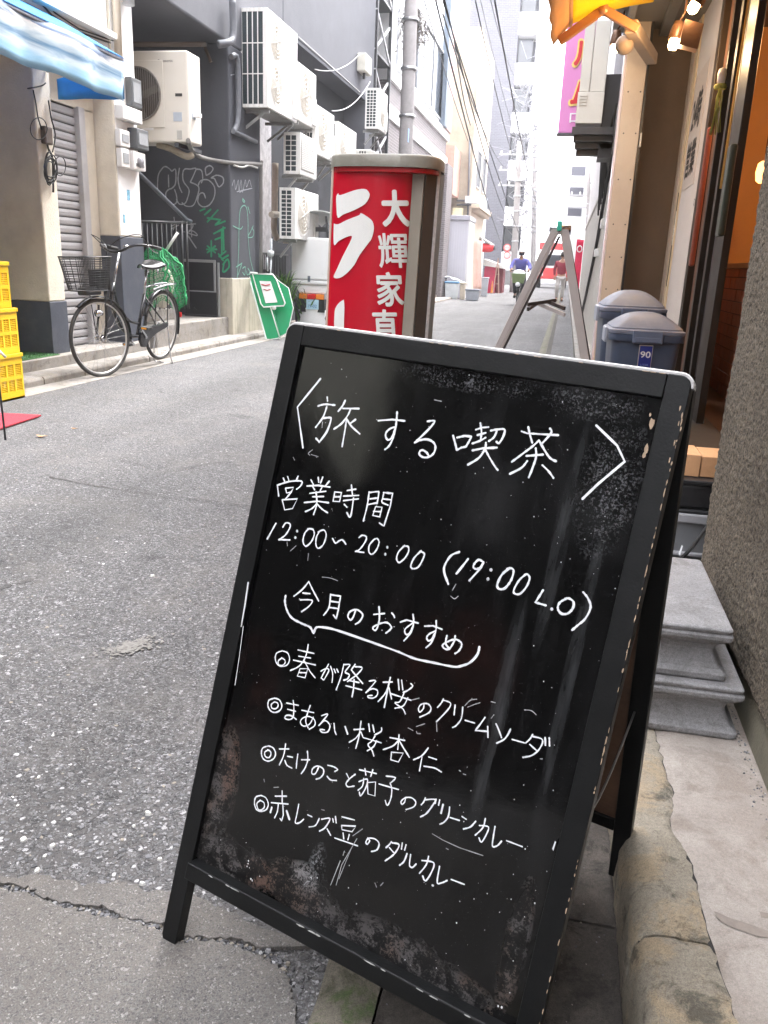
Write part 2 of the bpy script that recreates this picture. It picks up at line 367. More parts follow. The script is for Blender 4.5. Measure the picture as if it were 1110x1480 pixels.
# carriageway: gently uneven sheet
rng = random.Random(3)
def road_z(x, y): return .006*noise.noise(Vector((x*.8, y*.5, 0)))
mb = MB()
xs = [-4.10+i*(3.84/32) for i in range(33)]; ys = [-3+i*.25 for i in range(60)]+[12+i*3 for i in range(60)]
k = 0
for j, y in enumerate(ys):
    for i, x in enumerate(xs):
        ed = min(1, min(x+4.10, -.26-x)/.4)
        mb.v.append((x, y, road_z(x, y)*max(ed, 0)))
for j in range(len(ys)-1):
    for i in range(32):
        a = j*33+i; mb.smooth.add(len(mb.f)); mb.f.append([a, a+1, a+34, a+33]); mb.mi.append(0)
road = struct(mb.build('road', M_asphalt, fixn=False))
mb = MB(); mb.box(-.26, 60, 4, 190, -.05, -.004); mb.box(-60, -4.1, 12.6, 190, -.05, -.004); struct(mb.build('side_ground', M_asphalt))

# finer asphalt patch in the near left corner, jagged edge and crack along it
crack_px = [(-60,1283),(0,1290),(35,1294),(62,1303),(95,1318),(140,1327),(178,1332),(205,1340),(232,1352),(262,1366),(300,1362),(335,1371),(372,1384),(398,1398),(415,1420),(425,1450),(432,1500),(440,1600)]
edge = [G(x, y) for x, y in crack_px]
def jag(pts, n=7, amp=.006, seed=1):
    r = random.Random(seed); out = []
    for a, b in zip(pts[:-1], pts[1:]):
        for i in range(n):
            p = a.lerp(b, i/n); out.append(Vector((p.x+r.uniform(-amp,amp), p.y+r.uniform(-amp,amp), p.z)))
    out.append(pts[-1]); return out
je = jag(edge, 9, .0045, 4)
def slab(name, outline, z0, z1, m, parent=None, bev=.0):
    mb = MB(); mb.prism([(p[0], p[1], z0) for p in outline], (0,0,z1-z0)); return mb.build(name, m, parent, bevel=bev)
struct(slab('road_patch', je+[Vector((-.262,.80,0)),Vector((-.262,-1.5,0)),Vector((-3,-1.5,0)),Vector((-3,1.12,0))], -.012, .0075, M_patch, bev=.002))
up_px = [(-60,1262),(20,1272),(60,1268),(120,1282),(180,1276),(215,1292),(270,1290),(330,1322),(400,1352),(455,1372)]
lowe = [p+Vector((.0,.011+.007*sin(i*1.7)+.004*sin(i*4.1),0)) for i, p in enumerate(edge[:13])]
upj = jag([G(x,y) for x,y in up_px], 6, .005, 9); lowj = jag(lowe, 6, .004, 12)
struct(slab('road_patch_strip', upj+lowj[::-1], -.012, .0068, M_patch, bev=.002))
# loose and half-bedded stones
def pebble(mb, c, r, rng, flat=.45):
    n = rng.choice((5,6,7)); a0 = rng.random()*6; ex = rng.uniform(.6,1); th = rng.random()*3.1
    lo = []; hi = []; k = len(mb.v)
    for j in range(n):
        a = a0+2*pi*j/n+rng.uniform(-.25,.25); q = r*rng.uniform(.75,1.1)
        x, y = cos(a)*q, sin(a)*q*ex; x, y = x*cos(th)-y*sin(th), x*sin(th)+y*cos(th)
        mb.v.append((c[0]+x, c[1]+y, c[2]-r*.4))
    for j in range(n):
        v = mb.v[k+j]; s = rng.uniform(.5,.8)
        mb.v.append((c[0]+(v[0]-c[0])*s, c[1]+(v[1]-c[1])*s, c[2]+r*flat*rng.uniform(.6,1.2)))
    mb.f.append([k+n+j for j in range(n)]); mb.mi.append(mb.cur)
    for j in range(n): mb.f.append([k+j, k+(j+1) % n, k+n+(j+1) % n, k+n+j]); mb.mi.append(mb.cur)
stone_mats = [mat('pebble_grey', (.16,.16,.17), .75, .2, 40, .2), mat('pebble_light', (.38,.375,.38), .7, .2, 40, .2),
              mat('pebble_tan', (.27,.24,.20), .75, .2, 40, .2), mat('pebble_dark', (.07,.07,.075), .7, .2, 40, .2), mat('pebble_white', (.68,.67,.64), .6, .1, 40, .1)]
mb = MB(); rng = random.Random(11)
def inpatch(x, y):
    # below the crack line?
    for a, b in zip(edge[:-1], edge[1:]):
        if min(a.x,b.x) <= x <= max(a.x,b.x): return y < a.y+(b.y-a.y)*(x-a.x)/(b.x-a.x+1e-9)+.055
    return y < .9
for i in range(16000):
    y = 1.0+3.6*rng.random()**1.5; x = rng.uniform(-1.0-y*.62, -.28)
    if inpatch(x, y): continue
    dens = .5+.5*noise.noise(Vector((x*2.2, y*2.2, 4)))+.25*noise.noise(Vector((x*7, y*7, 9)))
    if rng.random() > dens*1.25*(1.05 if y < 2 else .8): continue
    r = .0018+.0075*rng.random()**3
    mb.cur = rng.choices((0,1,2,3,4), (5,3.2,1.4,2.8,.15))[0]
    pebble(mb, (x, y, road_z(x,y)-.0012), r, rng, .30)
for i in range(1500):       # rubble lying in the crack
    s = rng.random()*(len(edge)-4); a = edge[int(s)]; b = edge[int(s)+1]; p = a.lerp(b, s % 1)
    mb.cur = rng.choices((0,1,2,3), (4,1,2,4))[0]
    pebble(mb, (p.x+rng.uniform(-.006,.006), p.y+rng.gauss(.006,.008), .001), .0015+.0055*rng.random()**2.5, rng, .55)
tag(mb.build('loose_gravel', stone_mats, fixn=False), kind='stuff')
mb = MB(); mb.cur = 0
for (px, py, w) in ((213,177,5),(95,595,9),(214,168,3),(595,490,9),(150,718,7),(282,577,6),(180,662,6),(570,770,8),(800,855,7),(210,618,7),(350,150,5),(155,345,6),(640,672,5),(538,540,5)):
    p = G(px/2.775, 1000+py/2.775); pebble(mb, (p.x, p.y, .001), w*.00105, rng, .4)
p = G(220,833); pebble(mb, (p.x,p.y,.002), .009, rng, .4)
tag(mb.build('pale_road_chips', [mat('pebble_white', (.68,.67,.64))], fixn=False), kind='stuff')
# faded blot of old paint worn to flecks
mb = MB(); rb_ = random.Random(77)
for i in range(420):
    u = rb_.gauss(0,1); v = rb_.gauss(0,1); px = 187+u*19; py = 937-u*4+v*4.5; p = G(px,py); n = 6; a0 = rb_.random()*6; r = rb_.uniform(.0015,.006)
    mb.add([(p.x+cos(a0+2*pi*j/n)*r*rb_.uniform(.6,1.3), p.y+sin(a0+2*pi*j/n)*r*rb_.uniform(.6,1.3), .0052+.0000008*i) for j in range(n)], [list(range(n))])
tag(mb.build('old_paint_flecks', mat('old_road_paint', (.24,.23,.215), .85, .3, 90, .6), fixn=False), kind='stuff')
mb = MB()
j = [G(x,y) for x,y in ((70,690),(130,702),(190,711),(250,718),(320,727),(365,733))]
ribbon(mb, [Vector((p.x,p.y,.0042)) for p in jag(j,5,.004,2)], .005, (0,0,1), var=1.2)
j = [G(x,y) for x,y in ((0,852),(30,842),(55,838))]
ribbon(mb, [Vector((p.x,p.y,.0042)) for p in jag(j,5,.004,5)], .004, (0,0,1), var=1.2)
struct(mb.build('road_crack', mat('crack_shadow', (.045,.042,.04), .9, .1, 20, .1), fixn=False))
for (px,py,sz,lb) in ((60,632,.035,'curled dry brown leaf lying on the asphalt below the red mat'),(107,621,.022,'small orange leaf scrap lying on the asphalt right of the red mat')):
    p = G(px,py); mb = MB(); pts = []
    for j in range(12):
        a = 2*pi*j/12; pts.append((p.x+cos(a)*sz*(1+.3*sin(3*a)), p.y+sin(a)*sz*.45, .006+.006*abs(cos(a))))
    mb.add(pts, [list(range(12))]); tag(mb.build('dry_leaf', mat('dry_leaf', (.45,.27,.14), .7, .2, 30, .2), solid=.001), lb, 'leaf')

# right-hand gutter: mossy strip, channel slabs with joints
gut = empty('gutter'); struct(gut)
mb = MB(); nseg = 60
for j in range(nseg+1):
    y = -1+j*.12 if j < 50 else 5+(j-50)*16
    w = .006*noise.noise(Vector((0, y*6, 0)))
    mb.v += [(-.262+w, y, .003), (-.225, y, .008), (-.172, y, .002)]
for j in range(nseg):
    for i in range(2): a = j*3+i; mb.f.append([a, a+1, a+4, a+3]); mb.mi.append(0); mb.smooth.add(len(mb.f)-1)
struct(mb.build('gutter_edge_strip', M_moss, gut, fixn=False))
def gutter_slab(y0, y1):
    mb = MB(); n = 8
    for y in (y0+.003, y1-.003):
        for i in range(n+1):
            t = i/n; x = -.168+t*(.186+.168); mb.v.append((x, y, .003-.022*sin(min(1,t*1.25)*pi/2)))
    for i in range(n): mb.f.append([i, i+1, n+2+i, n+1+i]); mb.mi.append(0)
    return mb.build('gutter_slab', M_gutter, gut, fixn=False, solid=.0)
y = -.6
while y < 16: gutter_slab(y, y+.6); y += .6
gutter_slab(16, 120)
mb = MB(); mb.box(-.30, .2, -2, 120, -.055, -.024); struct(mb.build('gutter_bed', M_gutter, gut))

# right-hand kerb, cracked joint and concrete apron
cr_px = [(948,1064),(962,1098),(974,1145),(968,1165),(952,1182),(958,1205),(984,1226),(1000,1252),(1006,1290),(1018,1343),(1030,1362),(1042,1395),(1056,1440),(1066,1480),(1085,1560),(1110,1700)]
cr = [G(x, y, .12) for x, y in cr_px]
for i_, p_ in enumerate(cr[:14]): q_ = cr[0].lerp(cr[13], (p_.y-cr[0].y)/(cr[13].y-cr[0].y)); p_.x = p_.x*.45+q_.x*.55
cr = [Vector((.262,120,.12)), Vector((.262,2.2,.12))]+cr+[Vector((.30,-.6,.12))]
crj = jag(cr[1:], 7, .0042, 21); crj = [cr[0]]+crj
kerbp = empty('kerb'); struct(kerbp)
def cx_at(y):
    for a, b in zip(crj[:-1], crj[1:]):
        if min(a.y,b.y) <= y <= max(a.y,b.y): return a.x+(b.x-a.x)*(y-a.y)/(b.y-a.y+1e-9)
    return .27
def kerb_piece(y0, y1, m):
    mb = MB(); ys_ = []; yy = y0
    step = .012 if y0 < 3 else .3
    while yy < y1-1e-6: ys_.append(yy); yy += step
    ys_.append(y1); prof = [(0,-.05),(0,.02),(.002,.06),(.006,.094),(.016,.111),(.034,.1185),(.06,.12)]
    n = len(prof)+5
    for yy in ys_:
        e = min(1, min(yy-y0, y1-yy)/.025+.35*abs(noise.noise(Vector((yy*50,0,0))))); xr = cx_at(yy)-.0008
        for i, (dx, z) in enumerate(prof):
            nz = .0036*noise.noise(Vector((dx*40, yy*22, z*40)))+.0022*noise.noise(Vector((dx*90, yy*70, z*90))) if step < .1 else 0
            mb.v.append((.190+dx+nz, yy, z-.006*(1-e)+nz*.5))
        for i in range(1, 6):
            t = i/5; x = .25+(xr-.25)*t; nz = .0034*noise.noise(Vector((x*30, yy*25, 3)))+.0018*noise.noise(Vector((x*90, yy*80, 3))) if step < .1 else 0
            mb.v.append((x, yy, .12+nz-.006*(1-e)-(.003 if i == 5 else 0)))
    for j in range(len(ys_)-1):
        for i in range(n-1): a = j*n+i; mb.f.append([a, a+1, a+n+1, a+n]); mb.mi.append(0); mb.smooth.add(len(mb.f)-1)
    mb.f.append(list(range(n))[::-1]); mb.mi.append(0)
    return mb.build('kerb_stone', m, kerbp, fixn=False)
kb = [-.75,-.15,.45,1.053,1.655,2.26,2.86,3.46,4.06,4.66,5.26,5.86,6.46,7.06,7.66,8.26]
for a, b in zip(kb[:-1], kb[1:]): kerb_piece(a+.0025, b-.0025, M_kerb)
mb = MB(); mb.box(.19,.26,8.27,120,-.05,.10); struct(mb.build('kerb_run', M_kerbgrey, kerbp))
mb = MB(); mb.box(.2,.3,-.75,8.3,-.05,.095); struct(mb.build('kerb_bed', M_gutter, kerbp))
ap = [p for p in crj]+[Vector((1.2,-.6,.12)), Vector((1.2,120,.12))]
# apron as grid strip so its wear shows
mb = MB(); rows = []
yy = -.6; ys_ = []
while yy < 2.6: ys_.append(yy); yy += .02
ys_ += [3,4,5,6,7,8,9,10,12,20,60,120]
for yy in ys_:
    x0 = cx_at(yy)+.0004
    for i in range(15):
        t = (i/14)**1.4; x = x0+(1.2-x0)*t; z = .1195+.0012*noise.noise(Vector((x*14, yy*14, 0)))-(.003 if i == 0 else 0)
        mb.v.append((x, yy, z))
for j in range(len(ys_)-1):
    for i in range(14): a = j*15+i; mb.f.append([a, a+1, a+16, a+15]); mb.mi.append(0); mb.smooth.add(len(mb.f)-1)
struct(mb.build('pavement', M_conc, fixn=False))
# dark groove where crack runs + damp stain
mb = MB(); ribbon(mb, [Vector((p.x,p.y,.1125)) for p in crj[1:]], .012, (0,0,1)); struct(mb.build('pavement_crack', mat('crack_shadow', (.045,.042,.04)), fixn=False))
mb = MB()
pts = [G(x,y,.1205) for x,y in ((1032,1317),(1040,1320),(1055,1327),(1075,1333),(1095,1340),(1112,1346),(1112,1356),(1090,1352),(1068,1344),(1048,1336),(1036,1326))]
mb.add([(p.x,p.y,.1208) for p in pts], [list(range(len(pts)))]); pts = [G(x,y,.1205) for x,y in ((1098,1318),(1112,1320),(1112,1328),(1100,1326))]
mb.add([(p.x,p.y,.1208) for p in pts], [list(range(len(pts)))])
struct(mb.build('water_stain', mat('damp_concrete', (.23,.195,.17), .6, .2, 60, .2), fixn=False))
# dirt washed along the wall foot
mb = MB(); rng = random.Random(5)
for i in range(420):
    yy = rng.uniform(.8, 2.3); x = .460-abs(rng.gauss(0,.012)); mb.cur = rng.choices((0,1,2,3),(4,1,6,1))[0]
    pebble(mb, (x, yy, .1205), rng.uniform(.0012,.0032), rng, .5)
for i in range(500):       # grit in the gutter
    yy = rng.uniform(.5, 2.6); x = rng.uniform(-.16,.17); mb.cur = rng.choices((0,1,2,3),(2,.5,2,4))[0]
    pebble(mb, (x, yy, .003-.022*sin(min(1,(x+.168)/.354*1.25)*pi/2)), rng.uniform(.001,.0035), rng, .5)
tag(mb.build('grit', stone_mats, fixn=False), kind='stuff')

# left-hand kerb and step
lk = empty('left_kerb'); struct(lk)
rng = random.Random(8)
y = 3.0
while y < 12.3:
    mb = MB(); w = rng.uniform(-.004,.004); dy = .6
    pr = [(-4.085+w, -.05), (-4.085+w, .048), (-4.10+w, .068), (-4.33, .072), (-4.33, -.05)]
    mb.prism([(a, y+.003, b) for a, b in pr], (0, dy-.006, 0)); mb.build('kerb_stone', M_kerbgrey, lk, bevel=.006); y += dy
mb = MB(); mb.box(-4.32,-4.12,3,12.3,-.05,.06); mb.build('kerb_bed', M_gutter, lk)
mb = MB(); mb.box(-4.09,-3.86,3.0,12.2,-.04,.0045); struct(mb.build('left_gutter', M_kerbgrey))
mb = MB(); mb.box(-7,-4.335,3.0,8.3,-.05,.162); struct(mb.build('left_pavement', M_kerbgrey, bevel=.008))
# ================================================================== CHALKBOARD A-FRAME SIGN
_k = CAMH/1.3
bX = Vector((0.95069688,-0.30773788,-0.03837754)).normalized()
bZ = Vector((0.12333525,0.26164299,0.95725198)).normalized()
bZ = (bZ-bX*bZ.dot(bX)).normalized(); bY = bZ.cross(bX)        # bY points away from the viewer
bO = Vector((-0.47685815,1.49937786,1.14933255))*_k
bM = Matrix(((bX.x,bY.x,bZ.x,bO.x),(bX.y,bY.y,bZ.y,bO.y),(bX.z,bY.z,bZ.z,bO.z),(0,0,0,1)))
board = empty('a_frame_sign', 'black wooden A-frame chalkboard with white Japanese cafe menu handwriting, standing in the gutter in front', 'sign', mtx=bM)
IW, IH, FW = .5395, .820, .030         # inner width, inner height, frame width
TH = .021
def board_mat():
    m = bpy.data.materials.new('chalkboard_gloss'); m.use_nodes = True; t = m.node_tree; N = t.nodes; L = t.links; b = N['Principled BSDF']
    tc = N.new('ShaderNodeTexCoord'); P = tc.outputs['Object']
    sep = N.new('ShaderNodeSeparateXYZ'); L.new(P, sep.inputs[0])
    def noi(sc, det=8, rg=.6, off=(0,0,0), mp=None):
        n = N.new('ShaderNodeTexNoise'); n.inputs['Scale'].default_value = sc; n.inputs['Detail'].default_value = det; n.inputs['Roughness'].default_value = rg
        a = N.new('ShaderNodeMapping'); a.inputs['Location'].default_value = off
        if mp: a.inputs['Scale'].default_value = mp
        L.new(P, a.inputs[0]); L.new(a.outputs[0], n.inputs['Vector']); return n.outputs[0]
    def mr(x, a, b2, c=0., d=1.):
        r = N.new('ShaderNodeMapRange'); r.inputs[1].default_value = a; r.inputs[2].default_value = b2; r.inputs[3].default_value = c; r.inputs[4].default_value = d
        L.new(x, r.inputs[0]); return r.outputs[0]
    def mth(op, x, y):
        q = N.new('ShaderNodeMath'); q.operation = op
        for i, v in enumerate((x, y)):
            if isinstance(v, (int,float)): q.inputs[i].default_value = v
            else: L.new(v, q.inputs[i])
        return q.outputs[0]
    def blob(cx, cz, rx, rz, hard=.5):          # worn spot, 1 in the middle
        dx = mth('DIVIDE', mth('SUBTRACT', sep.outputs[0], cx), rx); dz = mth('DIVIDE', mth('SUBTRACT', sep.outputs[2], cz), rz)
        d = mth('ADD', mth('MULTIPLY', dx, dx), mth('MULTIPLY', dz, dz))
        return mr(d, hard, 1.6, 1, 0)
    base = N.new('ShaderNodeRGB'); base.outputs[0].default_value = (.0022,.0022,.0024,1); out = base.outputs[0]
    def over(mask, col):
        nonlocal out
        mx = N.new('ShaderNodeMix'); mx.data_type = 'RGBA'; L.new(mask, mx.inputs[0]); L.new(out, mx.inputs['A']); mx.inputs['B'].default_value = (*col, 1); out = mx.outputs['Result']
    grain = noi(260, 6, .75); speck = noi(700, 2, .6, (3,1,2)); med = noi(38, 9, .78, (1,5,0)); wide = noi(9, 8, .65, (2,2,2))
    # general wiped chalk film in vertical smears
    over(mth('MULTIPLY', mr(noi(7, 6, .6, (0,0,0), (2.4,1,.5)), .52, .78), .02), (.5,.5,.52))
    # fine dust specks
    over(mth('MULTIPLY', mr(speck, .72, .78), .22), (.5,.5,.48))
    masks = None
    for (cx, cz, rx, rz) in ((.015,-.70,.030,.085),(.06,-.80,.08,.035),(.19,-.79,.06,.035),(.22,-.805,.06,.025),(.36,-.80,.09,.028),(.44,-.81,.06,.022),(.515,-.72,.015,.08),(.30,-.815,.10,.02)):
        q = blob(cx, cz, rx, rz, .25); masks = q if masks is None else mth('MAXIMUM', masks, q)
    worn = mth('MULTIPLY', masks, mr(mth('ADD', mth('MULTIPLY', med, .55), mth('MULTIPLY', grain, .45)), .50, .535))
    over(mth('MULTIPLY', worn, .6), (.13,.12,.12))
    over(mth('MULTIPLY', mth('MULTIPLY', worn, mr(wide, .48, .60)), .7), (.12,.075,.052))
    rust = mth('MULTIPLY', mth('MAXIMUM', blob(.118,-.796,.030,.020), blob(.03,-.665,.012,.045)), mr(mth('ADD', mth('MULTIPLY', med, .6), mth('MULTIPLY', grain, .4)), .50, .535)); over(mth('MULTIPLY', rust, .5), (.13,.07,.05))
    ch = mth('MULTIPLY', mth('MAXIMUM', blob(.200,-.765,.030,.018,.0), blob(.212,-.742,.013,.030,.0)), mr(mth('ADD', mth('MULTIPLY', med, .45), mth('MULTIPLY', grain, .55)), .49, .54)); over(mth('MULTIPLY', mth('MULTIPLY', ch, mr(wide, .42, .58)), .5), (.40,.41,.43))
    # chalk dust where the right bracket meets the frame, and along the top
    d1 = mth('MULTIPLY', mth('MAXIMUM', blob(.500,-.115,.035,.085,.05), mth('MAXIMUM', blob(.455,-.018,.06,.020,.05), blob(.30,-.012,.12,.016,.0))), mr(mth('ADD', mth('MULTIPLY', med, .4), mth('MULTIPLY', grain, .6)), .52, .58))
    over(mth('MULTIPLY', d1, .3), (.42,.42,.45))
    # wiped grey streak lower right of the menu
    s1 = mth('MULTIPLY', mth('MAXIMUM', blob(.425,-.44,.012,.14,.1), mth('MAXIMUM', blob(.455,-.20,.010,.13,.1), blob(.505,-.33,.008,.2,.1))), mr(noi(30, 6, .6, (4,4,4), (3,1,.4)), .35, .65)); over(mth('MULTIPLY', s1, .07), (.6,.62,.65))
    ob = mth('MULTIPLY', mth('MAXIMUM', blob(.33,-.42,.10,.12,.1), blob(.03,-.53,.05,.08,.1)), mr(wide, .45, .65)); over(mth('MULTIPLY', ob, .10), (.10,.022,.012))
    L.new(out, b.inputs['Base Color'])
    r1 = mr(wide, .3, .7, .05, .13); r2 = mth('ADD', r1, mth('MULTIPLY', masks, .35)); L.new(r2, b.inputs['Roughness'])
    b.inputs['Specular IOR Level'].default_value = .5
    bp = N.new('ShaderNodeBump'); bp.inputs['Strength'].default_value = .35; bp.inputs['Distance'].default_value = .004
    L.new(mth('ADD', mth('MULTIPLY', noi(5, 3, .5), 1.0), mth('MULTIPLY', grain, .02)), bp.inputs['Height']); L.new(bp.outputs[0], b.inputs['Normal'])
    return m
M_board = board_mat()
M_frame = mat('black_painted_wood', (.0045,.005,.0055), .45, .3, 14, .06, bscale=300, stain=.2, stain_col=(.02,.02,.02), stain_scale=30, spec=.35)
M_chip = mat('bare_wood_chip', (.50,.36,.25), .75, .2, 60, .3)
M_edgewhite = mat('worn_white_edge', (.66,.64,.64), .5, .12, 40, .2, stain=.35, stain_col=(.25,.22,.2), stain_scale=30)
M_chalk = mat('white_chalk_marker', (.84,.85,.88), .7, .13, 90, .15, bscale=400)
def bfr(*p): return p
# panel
mb = MB(); mb.box(-.006, IW+.006, .008, .013, -IH-.005, .006); mb.build('chalk_panel', M_board, board)
zb = -IH; ftz = -.968
def stile(x0, x1, inner):
    mb = MB(); s = 1 if inner > 0 else -1
    r = .014
    xo = x0 if s > 0 else x1; xi = x1 if s > 0 else x0
    pts = [(xi, .0, FW)]
    for i in range(7): a = pi/2*i/6; pts.append((xo+s*r-s*r*sin(a), .0, FW-r+r*cos(a)))
    pts += [(xo, 0, ftz+.012), (xo+s*.006, 0, ftz), (xi, 0, ftz), ]
    mb.prism(pts, (0, TH, 0)); return mb.build('stile', M_frame, board, bevel=.0012)
stile(-FW, -.0004, 1); stile(IW+.0004, IW+FW, -1)
mb = MB(); mb.box(.0004, IW-.0004, .0003, TH-.001, 0, FW-.0002); mb.build('top_rail', M_frame, board, bevel=.0012)
mb = MB(); mb.box(.0004, IW-.0004, -.0145, TH-.001, -IH-.026, -IH); mb.build('bottom_rail', M_frame, board, bevel=.002)
# worn, whitish top edge
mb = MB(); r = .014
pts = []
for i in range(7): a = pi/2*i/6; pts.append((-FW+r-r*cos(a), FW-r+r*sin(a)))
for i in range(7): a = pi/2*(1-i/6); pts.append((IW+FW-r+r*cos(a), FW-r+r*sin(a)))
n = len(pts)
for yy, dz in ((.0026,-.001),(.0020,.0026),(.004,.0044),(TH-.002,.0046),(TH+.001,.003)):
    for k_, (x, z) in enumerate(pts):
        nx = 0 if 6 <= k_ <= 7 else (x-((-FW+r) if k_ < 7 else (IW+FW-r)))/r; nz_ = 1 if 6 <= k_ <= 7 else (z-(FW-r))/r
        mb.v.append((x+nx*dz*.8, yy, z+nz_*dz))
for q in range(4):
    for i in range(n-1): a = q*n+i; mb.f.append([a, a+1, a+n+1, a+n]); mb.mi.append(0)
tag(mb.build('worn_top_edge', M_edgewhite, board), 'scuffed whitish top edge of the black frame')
# paint chips showing wood
mb = MB(); rng = random.Random(2)
def chip(cx, cz, w, h, y=-.0006, n=11):
    pts = []
    for j in range(n):
        a = 2*pi*j/n; q = rng.uniform(.6,1.1); pts.append((cx+cos(a)*w*q/2, y, cz+sin(a)*h*q/2))
    mb.add(pts, [list(range(n))])
def loc(px, py, dy=0.0):            # photograph sight line -> point on the board face, board coordinates
    p = onplane(px, py, bO+bY*dy, bY); d = p-bO; return (d.dot(bX), d.dot(bZ))
for (px,py,w,h) in ((942,612,6,17),(940,600,3,6),(934,650,6,16),(931,658,4,8)):
    u, v = loc(px, py, .008); chip(u, v, w*.001, h*.001, .0074)
for i in range(60):
    z = rng.uniform(-.93, .01); chip(IW+FW-.0012-rng.random()*.0008, z, rng.uniform(.0008,.0022), rng.uniform(.003,.014), -.0007, 7)
for (px,py) in ((983,590),(986,600),(981,612),(984,620),(975,640),(968,665)):
    u, v = loc(px, py); chip(u, v, .002, .008, -.0007, 8)
for i in range(14): chip(rng.uniform(0,IW), FW-.001, rng.uniform(.003,.012), .0012, -.0006, 7)
tag(mb.build('paint_chips', M_chip, board, fixn=False), kind='stuff')
mb = MB()
for i in range(9): chip(rng.uniform(.02,IW-.05), -IH-.0012, rng.uniform(.008,.03), .0022, -.0151, 9)
for (px,py,w) in ((455,1330,.02),(462,1336,.012),(437,1325,.014)): u, v = loc(px, py, -.0145); chip(u, -IH-.002, w, .003, -.0152)
mb.build('chalk_scuffs', mat('chalk_scuff', (.5,.5,.49), .8, .3, 60, .1), board, fixn=False)

# ---- handwriting: strokes measured on the photograph in 5x enlargements (crop origin, strokes); '~' = curved
TXT = {}
TXT['title_lettering'] = (2.75, [
 ((420,530), "265,220 268,248|~200,284 250,272 320,278|~262,290 235,365 182,438|~237,372 285,368 292,385 262,470 208,545|208,545 185,518|~395,245 375,285 345,322|380,302 495,303|~432,312 415,350 370,410 315,450|~405,375 395,450 373,577|~408,380 440,430 500,485|470,382 430,412|635,390 735,382 825,392|~770,327 766,390 757,455 735,530 710,575 683,598|~752,437 722,447 695,470 687,500 700,527 722,523 742,490 755,450|~990,395 1030,390 1040,400 1010,440 950,500 898,548|~898,548 930,533 985,525 1030,545 1047,580 1035,625 1000,652 960,655 932,635 935,612 955,603 985,622 1000,648"),
 ((630,580), "125,248 140,305 152,352|155,262 210,250 258,255 240,290 218,328|152,352 185,335 218,328|~322,158 330,215 325,275|290,205 335,190 380,187|300,245 360,228|~265,305 320,285 360,262|~398,212 450,203 497,205 485,260 455,303 438,292|~440,215 420,260 383,288|265,355 340,340 440,335|~362,300 355,345 310,410 232,458|~358,350 390,410 430,475 448,497|620,217 660,232 720,235 885,245|~668,185 680,240 697,300|~825,197 836,222 800,270 770,302|~745,283 700,325 640,370 550,437|~750,290 790,360 825,410 868,433|~722,340 725,400 700,480 672,550|655,395 775,385|~660,432 620,480 535,525|~770,462 815,505 850,555")])
TXT['title_bracket'] = (2.9, [((420,530), "217,87 50,292 90,585")])
TXT['title_bracket '] = (2.9, [((862,615), "0,0 150,145 205,260 15,420 -100,530")])
TXT['hours_lettering'] = (2.3, [
 ((380,670), "148,105 158,128|180,95 190,128|255,92 240,125|105,155 115,235|~110,155 190,130 265,125 285,137 270,165 245,185|165,180 172,213 206,206 222,172 165,178|205,208 165,255|140,262 158,335 215,325 250,255 140,262|348,118 365,150|400,100 405,135|433,98 418,140|480,128 455,158|320,162 400,158 485,170|360,165 375,190|430,168 415,195|340,215 455,200|360,240 440,238|300,282 395,272 475,283|~385,205 390,290 367,368|~385,295 355,325 308,347|~395,295 430,330 468,355|520,205 508,272 555,275 568,210 520,205|518,240 562,240|610,195 672,185|640,155 648,225|583,235 692,230|583,268 690,255|~655,250 645,330 630,388 608,355|588,295 608,315|~768,205 755,300 727,415|~770,210 830,203 838,215 825,290|775,255 830,248|757,297 822,284|872,210 938,215 920,310 875,452 843,430|~875,210 866,250 862,280 905,300|870,255 925,262|815,312 862,315 845,385 795,375 815,312|800,345 855,348"),
 ((380,670), "95,432 32,545|~145,460 165,430 195,435 195,465 160,520 115,550|115,550 195,552|248,486 248,490|235,533 235,537|~335,470 305,500 290,560 310,597 350,565 372,510 360,475 325,472|~415,485 388,530 385,590 405,612 440,580 458,515 440,480 400,495|~505,542 525,575 550,560 575,552 600,582|~695,535 720,518 748,530 740,565 700,620 670,635|670,635 730,642|~808,545 770,590 768,640 790,655 820,625 840,570 825,542 800,552|900,603 900,607|885,653 885,657|~1025,592 980,640 967,690 985,715 1020,690 1052,640 1050,600 1015,598"),
 ((500,740), "~545,280 495,330 470,385 480,408 520,400 555,345 567,300 535,285"),])
TXT['last_order_lettering'] = (2.8, [
 ((500,740), "~820,288 760,315 715,385 712,440 740,520|883,340 800,445|~990,360 960,345 930,372 922,400 945,412 975,395 995,365|~995,362 970,410 892,495|1048,417 1048,420|1027,483 1027,486"),
 ((640,770), "~485,255 430,300 395,370 405,405 450,400 495,340 512,275 490,255 465,262|~605,298 555,340 515,410 520,440 560,440 605,390 628,330 612,300 590,306|725,415 670,503 745,525|788,550 788,553|~895,475 845,505 832,550 860,585 905,582 940,545 945,500 915,475 885,476|~1015,430 1050,475 1068,540 1030,620 980,665 935,703")])
